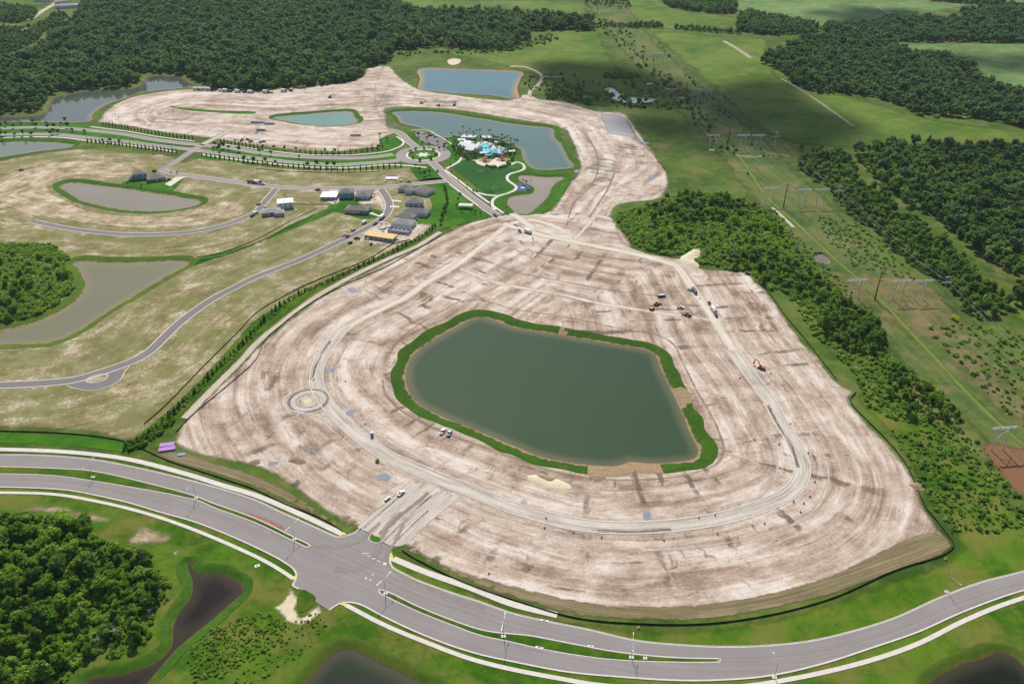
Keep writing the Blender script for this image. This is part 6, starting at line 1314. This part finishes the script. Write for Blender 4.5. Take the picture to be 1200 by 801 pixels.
sa = ang(455, 240, 447, 257)                      # street B bend
house(165, 208.5, .35, 13, 11, 5.8, 'brown', 'blue', 'two-storey blue house with brown roof above the crescent pond', wings=((-7.5, -2.5, 5, 6, 2.9),))
house(183.5, 210.5, .45, 17, 13, 3.0, 'brown', 'slate', 'single-storey house with wide brown roof beside the blue house')
house(335, 242, .25, 14, 11, 5.6, 'white', 'white', 'white-wrapped house under construction with white roof at the curved street', .25, open_=True)
house(318.5, 250.5, .25, 16, 10, 3.2, 'light', 'block', 'grey block house under construction beside the white-wrapped house', .3, wings=((7, -4, 8, 8, 3.0),), open_=True)
house(386.5, 231.5, .0, 15, 13, 3.1, 'white', 'block', 'square white-roofed house with dark openings left of the blue house', .16, open_=True)
house(406.5, 230, .05, 13, 12, 5.6, 'grey', 'blue', 'two-storey blue house with grey roof on the bright lawn')
house(426.5, 230.5, .0, 14, 17, 3.0, 'grey', 'slate', 'single-storey grey-roofed house on bare sand right of the blue house')
house(419.5, 248, -.12, 21, 11, 3.4, 'brown', 'tan', 'long tan house with dark roof at the foot of the bright lawn', wings=((6.5, 1, 8, 13, 3.2),))
house(475.5, 223, -.1, 13, 11, 3.2, 'grey', 'pale', 'pale unfinished house with dark roof at the cross street corner', wings=((5, -6, 7, 9, 3.0),))
house(496.5, 226, -.55, 17, 14, 3.2, 'brown', 'white', 'white-walled house with dark hip roof beside the lawn')
house(486, 242.5, -.05, 15, 12, 6.0, 'grey', 'slate', 'two-storey slate house, topmost of the terrace on the street bend')
house(488, 251, -.2, 23, 11, 3.4, 'grey', 'pale', 'wide pale-walled house below the two-storey slate house')
house(476.5, 257, -.3, 17, 11, 3.8, 'brown', 'slate', 'brown-grey roofed house squeezed in the middle of the terrace')
house(473, 264.5, -.3, 19, 12, 3.8, 'light', 'white', 'light grey-roofed house next to the unfinished block walls')
house(446.5, 279, -.32, 27, 9.5, 2.9, 'ply', 'block', 'unfinished block house under a yellow plywood deck', .16, kind='flat', open_=True, over=.25)
def shell(px, py, a, L, W, h, label, rooms=3):
    o = empty('unfinished_house', (*G(px, py), .12), a); tag(o, label, 'house')
    MB().box(-L/2-.6, L/2+.6, -W/2-.6, W/2+.6, -.2, .22).build('slab', MT['white'], o); t_ = .22
    for x0, x1, y0, y1 in ((-L/2, L/2, -W/2, -W/2+t_), (-L/2, L/2, W/2-t_, W/2), (-L/2, -L/2+t_, -W/2+t_, W/2-t_), (L/2-t_, L/2, -W/2+t_, W/2-t_)): MB().box(x0, x1, y0, y1, .22, h).build('wall', WL['block'], o)
    for k in range(1, rooms): x = -L/2+L*k/rooms; MB().box(x-.1, x+.1, -W/2+t_, W/4, .22, h*.9).build('partition', WL['white'], o)
shell(468.5, 271.5, -.3, 20, 8, 2.6, 'roofless block walls on a white slab below the terrace', 5); shell(459, 209, .0, 12, 10, 1.2, 'white foundation slab with low walls on the sandy lot', 2)
# white driveway
structure(mesh_from('driveway', np.c_[P("219.5,207.2 213,209.5 200,218.5 193,216 206,207.5"), np.full(5, .2)], [(0, 1, 2, 3, 4)], MT['concrete']), 'bright white driveway beside the single-storey house', 'driveway')
for s, lb in (("431,250 441,253 447,256 446,253 436,249", 'white driveway of the long tan house'), ("457,243 468,243.5 468,241.5 457,241", 'white driveway of the slate house'), ("459,236 470,237 470,235 459,234", 'white path of the upper slate house')):
    q = P(s); structure(mesh_from('driveway', np.c_[q, np.full(len(q), .22)], [tuple(range(len(q)))], MT['concrete']), lb, 'driveway')
big('bare_lot', "418,233 435,232 437,222 452,222 455,234 456,245 450,250 440,241 432,240 420,240", .135, MT['soil2'], 3, 'pale sandy lot beside the street bend', flows)
big('bare_lot', "430,263 452,258 462,262 485,262 508,262 503,270 490,282 462,285 440,288 420,278", .135, MT['soil2'], 3, 'pale building yard of the unfinished houses', flows)
big('bare_lot', "380,236 386,220 398,221 397,240 386,240", .135, MT['soil2'], 3, 'pale sandy lot of the white-roofed house', flows)
# ---- pavilion, clubhouse, pool, playground, court
def pavilion(px, py, a, L, W, h, label, col, nm='pavilion', cat='pavilion', sx=3):
    o = empty(nm, (*G(px, py), .14), a); tag(o, label, cat)
    for x in np.linspace(-L/2+.3, L/2-.3, sx):
        for sg in (-1, 1): MB().tube([(x, sg*(W/2-.3), -.1), (x, sg*(W/2-.3), h)], .12, 6).build('post', STEEL, o)
    r = MB(); b = [(-L/2, -W/2, h), (L/2, -W/2, h), (L/2, W/2, h), (-L/2, W/2, h)]; r.v += b+[(x*.985, y*.985, z_+.15) for x, y, z_ in b]+[(-L/2+W/2, 0, h+1.1), (L/2-W/2, 0, h+1.1)]
    r.f += [(3, 2, 1, 0), (0, 1, 5, 4), (1, 2, 6, 5), (2, 3, 7, 6), (3, 0, 4, 7), (4, 5, 9, 8), (5, 6, 9), (6, 7, 8, 9), (7, 4, 8)]
    r.build('roof', col, o); return o
pavilion(546, 243.5, -.1, 13, 6, 2.9, 'white-roofed open pavilion on the lawn beside the spine street', WL['white'], sx=4)
club = house(551, 175, -.55, 24, 11, 4.2, 'white', 'white', 'white-roofed clubhouse between the car park and the pool', .45, kind='gable', wings=((-7, 7, 9, 12, 4.0), (6, -6.5, 10, 10, 3.6)), name='clubhouse')
club['category'] = 'clubhouse'
house(549, 163, -.1, 16, 7, 3.2, 'white', 'tan', 'small white-roofed cabana behind the clubhouse', .3, name='cabana')
big('pool_deck', "558,168 566,165 575,168 592,174 594,178 586,182 572,181 560,180 558,174", .16, MT['concrete'], 3, 'pale paved deck round the clubhouse pool')
POOL = mat_water('pool_water', (.12, .52, .66), (.16, .60, .72), bump=.03)
for s, lb in (("562,170.5 567,168.5 572,170 574,174 576,178 570,180 565,178 561,175", 'bright turquoise main pool of the clubhouse'), ("576,174.5 581,173.5 584,176 583,179.5 579,180.5 576,178", 'small turquoise pool right of the main pool')):
    pl = smooth(P(s), 1.2, True); c_, f_, o_ = cdt_sheet(pl, 4, holes=[], step=1.2); structure(mesh_from('swimming_pool', np.c_[c_, np.full(len(c_), .24)], f_, POOL, attrs={'edge': np.full(len(c_), 9.0)}), lb, 'pool')
BLUE = mat_plain('blue_canvas', (.03, .16, .55), .6, .08); SKYB = mat_plain('light_blue_canvas', (.10, .32, .66), .6, .08)
for x, y, w_, col, lb in ((572.5, 184.5, 8, SKYB, 'light blue shade sail between pool and playground'), (587.5, 183.5, 7, BLUE, 'deep blue shade sail right of the playground'), (590.5, 178.5, 6, SKYB, 'light blue shade sail beside the small pool'), (595, 175.5, 4, BLUE, 'small blue shade sail at the right end of the deck'), (564, 165.5, 5, BLUE, 'small blue shade sail behind the main pool'), (575, 166.5, 3, BLUE, 'tiny blue parasol canopy by the lake')):
    pavilion(x, y, .2, w_, w_*.6, 2.7, lb, col, 'shade_sail', 'shade sail', 2)
el = lambda px, py, rx, ry: np.array(G(px, py)) + np.c_[np.cos(th)*rx, np.sin(th)*ry]
def disc(poly, z, mat, name, label, cat):
    c_, f_, o_ = cdt_sheet(poly, 4, holes=[], step=1.5); d, _, _ = near(c_, o_, True)
    return structure(mesh_from(name, np.c_[c_, np.full(len(c_), z)], f_, mat, attrs={'edge': d, 'flow': np.c_[c_, np.zeros(len(c_))]}), label, cat)
disc(el(578.5, 189.5, 19, 15), .165, MT['concrete'], 'playground_paving', 'pale oval paving of the playground', 'paving')
MULCH = mat_plain('mulch', (.36, .20, .10), .95, .25, .8)
disc(el(568, 188.5, 7, 9), .18, MULCH, 'mulch_bed', 'rusty mulch bed on the left of the playground', 'ground'); disc(el(589, 187.5, 7, 6), .18, MULCH, 'mulch_bed', 'rusty mulch bed on the right of the playground', 'ground')
def play(px, py, a, label, c1, c2):
    o = empty('play_tower', (*G(px, py), .18), a, 1.2); tag(o, label, 'play tower')
    for x in (-1.2, 1.2):
        for y in (-1.2, 1.2): MB().tube([(x, y, 0), (x, y, 3.2)], .08, 6).build('post', STEEL, o)
    MB().box(-1.3, 1.3, -1.3, 1.3, 1.3, 1.45).build('platform', DARK, o); r = MB(); r.v = [(-1.6, -1.6, 3.1), (1.6, -1.6, 3.1), (1.6, 1.6, 3.1), (-1.6, 1.6, 3.1), (0, 0, 4.3)]; r.f = [(3, 2, 1, 0), (0, 1, 4), (1, 2, 4), (2, 3, 4), (3, 0, 4)]; r.build('roof', paint(c1), o)
    MB().prism([(1.3, 1.45), (4.0, .2), (4.6, .15), (4.6, .3), (4.0, .4), (1.3, 1.65)], -.4, .4, .02).build('slide', paint(c2), o)
play(568, 188.5, .4, 'orange-roofed play tower on the left mulch bed', (.55, .25, .05), (.6, .6, .1)); play(589, 187.5, 2.0, 'red-roofed play tower on the right mulch bed', (.5, .08, .06), (.1, .3, .6))
COURT = mat_plain('blue_court', (.035, .06, .17), .8, .08); 
cq = P("604.5,217 608,214.8 620.5,216.5 622,222 617,224 603,223.6"); structure(mesh_from('basketball_court', np.c_[cq, np.full(6, .2)], [tuple(range(6))][:1] if area(cq) > 0 else [tuple(reversed(range(6)))], COURT), 'dark blue sports court on the pond peninsula', 'court')
disc(el(612.5, 220, 2.2, 2.2), .215, paint((.2, .45, .6)), 'court_circle', 'light blue circle painted on the sports court', 'marking')
def hoop(px, py, a, label):
    o = empty('basketball_hoop', (*G(px, py), .2), a); tag(o, label, 'basketball hoop'); MB().tube([(0, 0, 0), (0, 0, 3.0), (.9, 0, 3.4)], .09, 6).build('pole', DARK, o); MB().box(.9, .98, -.9, .9, 2.9, 4.0).build('backboard', MT['white'], o)
hoop(606, 218.5, 0, 'basketball hoop on the left end of the blue court'); hoop(620, 221, math.pi, 'basketball hoop on the right end of the blue court')
def goal(px, py, a, label):
    o = empty('football_goal', (*G(px, py), .15), a); tag(o, label, 'goal'); W2 = 3.66
    MB().tube([(-W2, 0, 0), (-W2, 0, 2.44)], .1, 6).build('post', MT['white'], o); MB().tube([(W2, 0, 0), (W2, 0, 2.44)], .1, 6).build('post', MT['white'], o); MB().tube([(-W2, 0, 2.44), (W2, 0, 2.44)], .1, 6).build('crossbar', MT['white'], o)
    for sg in (-1, 1): MB().tube([(sg*W2, 0, 2.4), (sg*W2, 1.6, .05)], .07, 6).build('stay', MT['white'], o)
    MB().tube([(-W2, 1.6, .05), (W2, 1.6, .05)], .08, 6).build('ground_bar', MT['white'], o)
goal(563.5, 202, .1, 'white football goal at the upper end of the playing field'); goal(581, 221.5, .1, 'white football goal at the lower end of the playing field')
for x, y, w_, lb in ((541, 166.5, 6, 'small white pavilion left behind the clubhouse'), (570, 163.5, 7, 'white pavilion by the lake behind the pool'), (583, 169.5, 5, 'small white pavilion at the far side of the deck'), (566, 182, 5, 'small white pavilion between clubhouse and playground'), (600, 180, 5, 'white pavilion at the right end of the planting')): pavilion(x, y, .1, w_*1.4, w_, 2.9, lb, RF['white'])
# ---- far hamlet
for k, (x, y, L, W, lb) in enumerate(((52, 1.5, 34, 16, 'long pale shed at the top left edge'), (79, 9, 40, 18, 'grey-roofed hall in the far hamlet'), (72, 4, 22, 14, 'smaller grey-roofed building behind the far hall'), (62, 45.5, 10, 8, 'tiny white hut by the pale road'), (30, 38, 22, 10, 'low pale farmhouse among the far trees'))):
    house(x, y, .3*k, L, W, 5 if L > 20 else 3, 'white' if k in (0, 3) else 'light', 'white' if k != 4 else 'tan', lb, .3)
# ------------------------------------------------------------------ power lines
def hframe(px, py, a, label):
    o = empty('power_pylon', (*G(px, py), .05), a); tag(o, label, 'pylon'); h = 17.0
    for sg in (-1, 1): MB().tube([(sg*3.4, 0, -.5), (sg*3.2, 0, h)], [.36, .24], 8).build('pole', WOODP, o)
    MB().box(-7.6, 7.6, -.2, .2, h-1.0, h-.5).box(-7.6, 7.6, -.16, .16, h-1.9, h-1.6).build('crossarm', WOODP, o)
    MB().tube([(-3.35, .1, h-9), (3.25, .1, h-2.2)], .17, 6).build('brace', WOODP, o); MB().tube([(3.35, -.1, h-9), (-3.25, -.1, h-2.2)], .17, 6).build('brace', WOODP, o)
    for x in (-7, 0, 7): MB().tube([(x, 0, h-1.0), (x, 0, h-2.9)], [.14, .2], 8).build('insulator', STEEL, o)
    return o
def mono(px, py, a, label, black):
    o = empty('power_pole', (*G(px, py), .05), a); tag(o, label, 'power pole'); h = 24.0 if black else 22.0; m_ = BLACKP if black else WOODP
    MB().tube([(0, 0, -.5), (0, 0, h*.5), (0, 0, h)], [.55, .42, .25] if black else [.42, .32, .2], 10).build('pole', m_, o)
    for z_, l in (((h-2, 2.6), (h-5, 2.6), (h-8, 2.6)) if black else ((h-3.0, 2.2), (h-7.5, 4.2))):
        MB().box(-l if not black else 0, l, -.18, .18, z_-.18, z_+.18).build('crossarm', m_, o)
    for x, z_ in (((2.5, h-2), (2.5, h-5), (2.5, h-8)) if black else ((-2, h-3), (2, h-3), (-4, h-7.5), (4, h-7.5))): MB().tube([(x, 0, z_-.15), (x, 0, z_-1.4)], [.1, .14], 6).build('insulator', STEEL, o)
    return o
chains = {'A': [(745, 75), (785, 119), (834, 175), (901, 239), (1000, 350), (1168, 527)], 'B': [(768, 75), (815, 119), (869, 175), (939, 241), (1051, 351)], 'C': [(779, 75), (829, 120), (887, 175), (960, 241), (1076, 351)],
          'K': [(700, 16), (724, 42), (754, 75), (803, 118), (852, 175), (918, 243), (1025, 351)], 'D': [(792, 77), (845, 122), (907, 175), (980, 241), (1103, 351)]}
rowname = {75: 'the far pasture corner', 119: 'the shaded puddle row', 175: 'the pale track end', 240: 'the bare roadside strip', 351: 'the reddish cleared ground', 527: 'the brown field'}
ordn = {'A': 'left', 'B': 'middle', 'C': 'right'}
def nearrow(y): return rowname[min(rowname, key=lambda r: abs(r-y))]
wire_m = mat_plain('conductor', (.42, .43, .44), .5, .05)
def wires(pts, offs, hz, a_list, label, grp):
    for off, z_ in zip(offs, hz):
        V, F = [], []; path = []
        for i in range(len(pts)-1):
            p, q = np.array(pts[i]), np.array(pts[i+1]); ca_, cb_ = a_list[i], a_list[i+1]
            p = p+np.array([math.cos(ca_), math.sin(ca_)])*off; q = q+np.array([math.cos(cb_), math.sin(cb_)])*off; sag = np.linalg.norm(q-p)*.025
            for t in np.linspace(0, 1, 9)[(1 if i else 0):]: xy = p*(1-t)+q*t; path.append((xy[0], xy[1], z_-4*sag*t*(1-t)))
        tube_into(V, F, path, [.035]*len(path), 4); me = bpy.data.meshes.new('power_cable'); me.from_pydata(V, [], F); me.materials.append(wire_m)
        c = bpy.data.objects.new('power_cable', me); C.objects.link(c); tag(c, label, 'cable', grp)
for k, ch in chains.items():
    pts = [G(*q) for q in ch]
    if len(ch) < 6 or k == 'K': d = np.array(pts[-1])-np.array(pts[-2]); ext = tuple(np.array(pts[-1])+d*1.0)
    else: d = np.array(pts[-1])-np.array(pts[-2]); ext = tuple(np.array(pts[-1])+d*.8)
    full = pts+[ext]
    al = []
    for i in range(len(full)):
        d = np.array(full[min(i+1, len(full)-1)])-np.array(full[max(i-1, 0)]); al.append(math.atan2(d[1], d[0])+math.pi/2)
    for i, (q, a) in enumerate(zip(ch, al)):
        rn = nearrow(q[1]) if q[1] > 60 else None
        if k in 'ABC': hframe(*q, a, 'grey H-frame pylon, %s of the trio standing at %s' % (ordn[k], rn) if q[1] < 500 else 'large grey H-frame pylon standing on the brown field at the right edge')
        elif k == 'K': mono(*q, a, ('tall black power pole at %s' % rn) if rn else ('tall black power pole near the far pasture, ' + ('at the top edge' if q[1] < 30 else 'second from the top edge')), True)
        else: mono(*q, a, 'grey power pole with two crossarms at %s' % rn, False)
    if k in 'ABC': wires(full, (-7, 0, 7), (14.1,)*3, al, 'thin cable strung between the H-frame pylons', 'cables of the H-frame line')
    elif k == 'K': wires(full, (2.5, 2.5, 2.5), (20.6, 17.6, 14.6), al, 'thin cable strung between the black power poles', 'cables of the black pole line')
    else: wires(full, (-2, 2, -4, 4), (17.6, 17.6, 13.1, 13.1), al, 'thin cable strung between the grey two-armed poles', 'cables of the two-armed pole line')
# ------------------------------------------------------------------ clouds that shade the far pastures, and the air
def mat_cloud():
    t = NT('cloud'); t_ = t.n('ShaderNodeBsdfTranslucent'); t_.inputs[0].default_value = (.9, .9, .92, 1); d = t.n('ShaderNodeBsdfDiffuse'); d.inputs[0].default_value = (.9, .9, .92, 1)
    mx = t.n('ShaderNodeMixShader'); mx.inputs[0].default_value = .85; t.t.links.new(d.outputs[0], mx.inputs[1]); t.t.links.new(t_.outputs[0], mx.inputs[2])
    return t.done(mx.outputs[0], .62)
CLM = mat_cloud()
def cloud(px_poly, label, H=4200.0, seed=0):
    poly = P(px_poly); rng = np.random.default_rng(seed)
    pts = scatter_points(poly, 55, seed, jitter=.5); shift = np.array(SUN_DIR[:2])/SUN_DIR.z*H
    V, F, n = [], [], 0; v, f = ICO1
    d, _, _ = near(pts, poly, True)
    for q, dd in zip(pts, d):
        r = min(70, 22+dd*.6)*rng.uniform(.7, 1.2); c = np.array([q[0]+shift[0], q[1]+shift[1], H+rng.uniform(0, 40)])
        V.append(v*rng.uniform(.85, 1.15, (len(v), 1))*np.array([r, r, r*.6])+c); F += [[i+n for i in t] for t in f]; n += len(v)
    o = mesh_from('cloud', np.vstack(V), F, CLM, smooth_shade=True); tag(o, label, 'cloud', kind='structure')
cloud("860,92 900,80 935,98 985,125 1010,150 990,172 930,178 880,172 830,160 800,135 790,110 820,95", 'drifting cloud shading the wide pasture', seed=1)
cloud("620,70 680,68 760,80 800,100 820,135 830,175 800,195 770,180 745,150 720,132 680,120 640,112 612,95", 'drifting cloud shading the far puddle', seed=2)
cloud("1085,58 1140,60 1280,62 1290,78 1200,80 1140,76 1100,70", 'drifting cloud shading the far right meadow', seed=3)
cloud("940,8 1060,6 1090,18 1040,30 960,22", 'drifting cloud shading the far meadow', seed=4)
cloud("1100,155 1170,160 1180,176 1100,176 1080,166", 'small cloud shading the pasture edge', seed=5)
#cloud("220,20 330,14 400,30 380,60 300,72 230,60 200,40", 'drifting cloud shading the big far wood', seed=6)
hz = bpy.data.materials.new('haze'); hz.use_nodes = True; nt = hz.node_tree; nt.nodes.clear()
ho = nt.nodes.new('ShaderNodeOutputMaterial'); pv = nt.nodes.new('ShaderNodeVolumePrincipled'); pv.inputs['Color'].default_value = (.74, .86, 1.0, 1); pv.inputs['Density'].default_value = .00003; pv.inputs['Anisotropy'].default_value = .2
nt.links.new(pv.outputs[0], ho.inputs['Volume'])
hb = MB().box(-9500, 9500, -900, 16500, -5.0, 330.0).build('haze', hz); tag(hb, 'thin summer haze over the land', 'haze', kind='stuff')
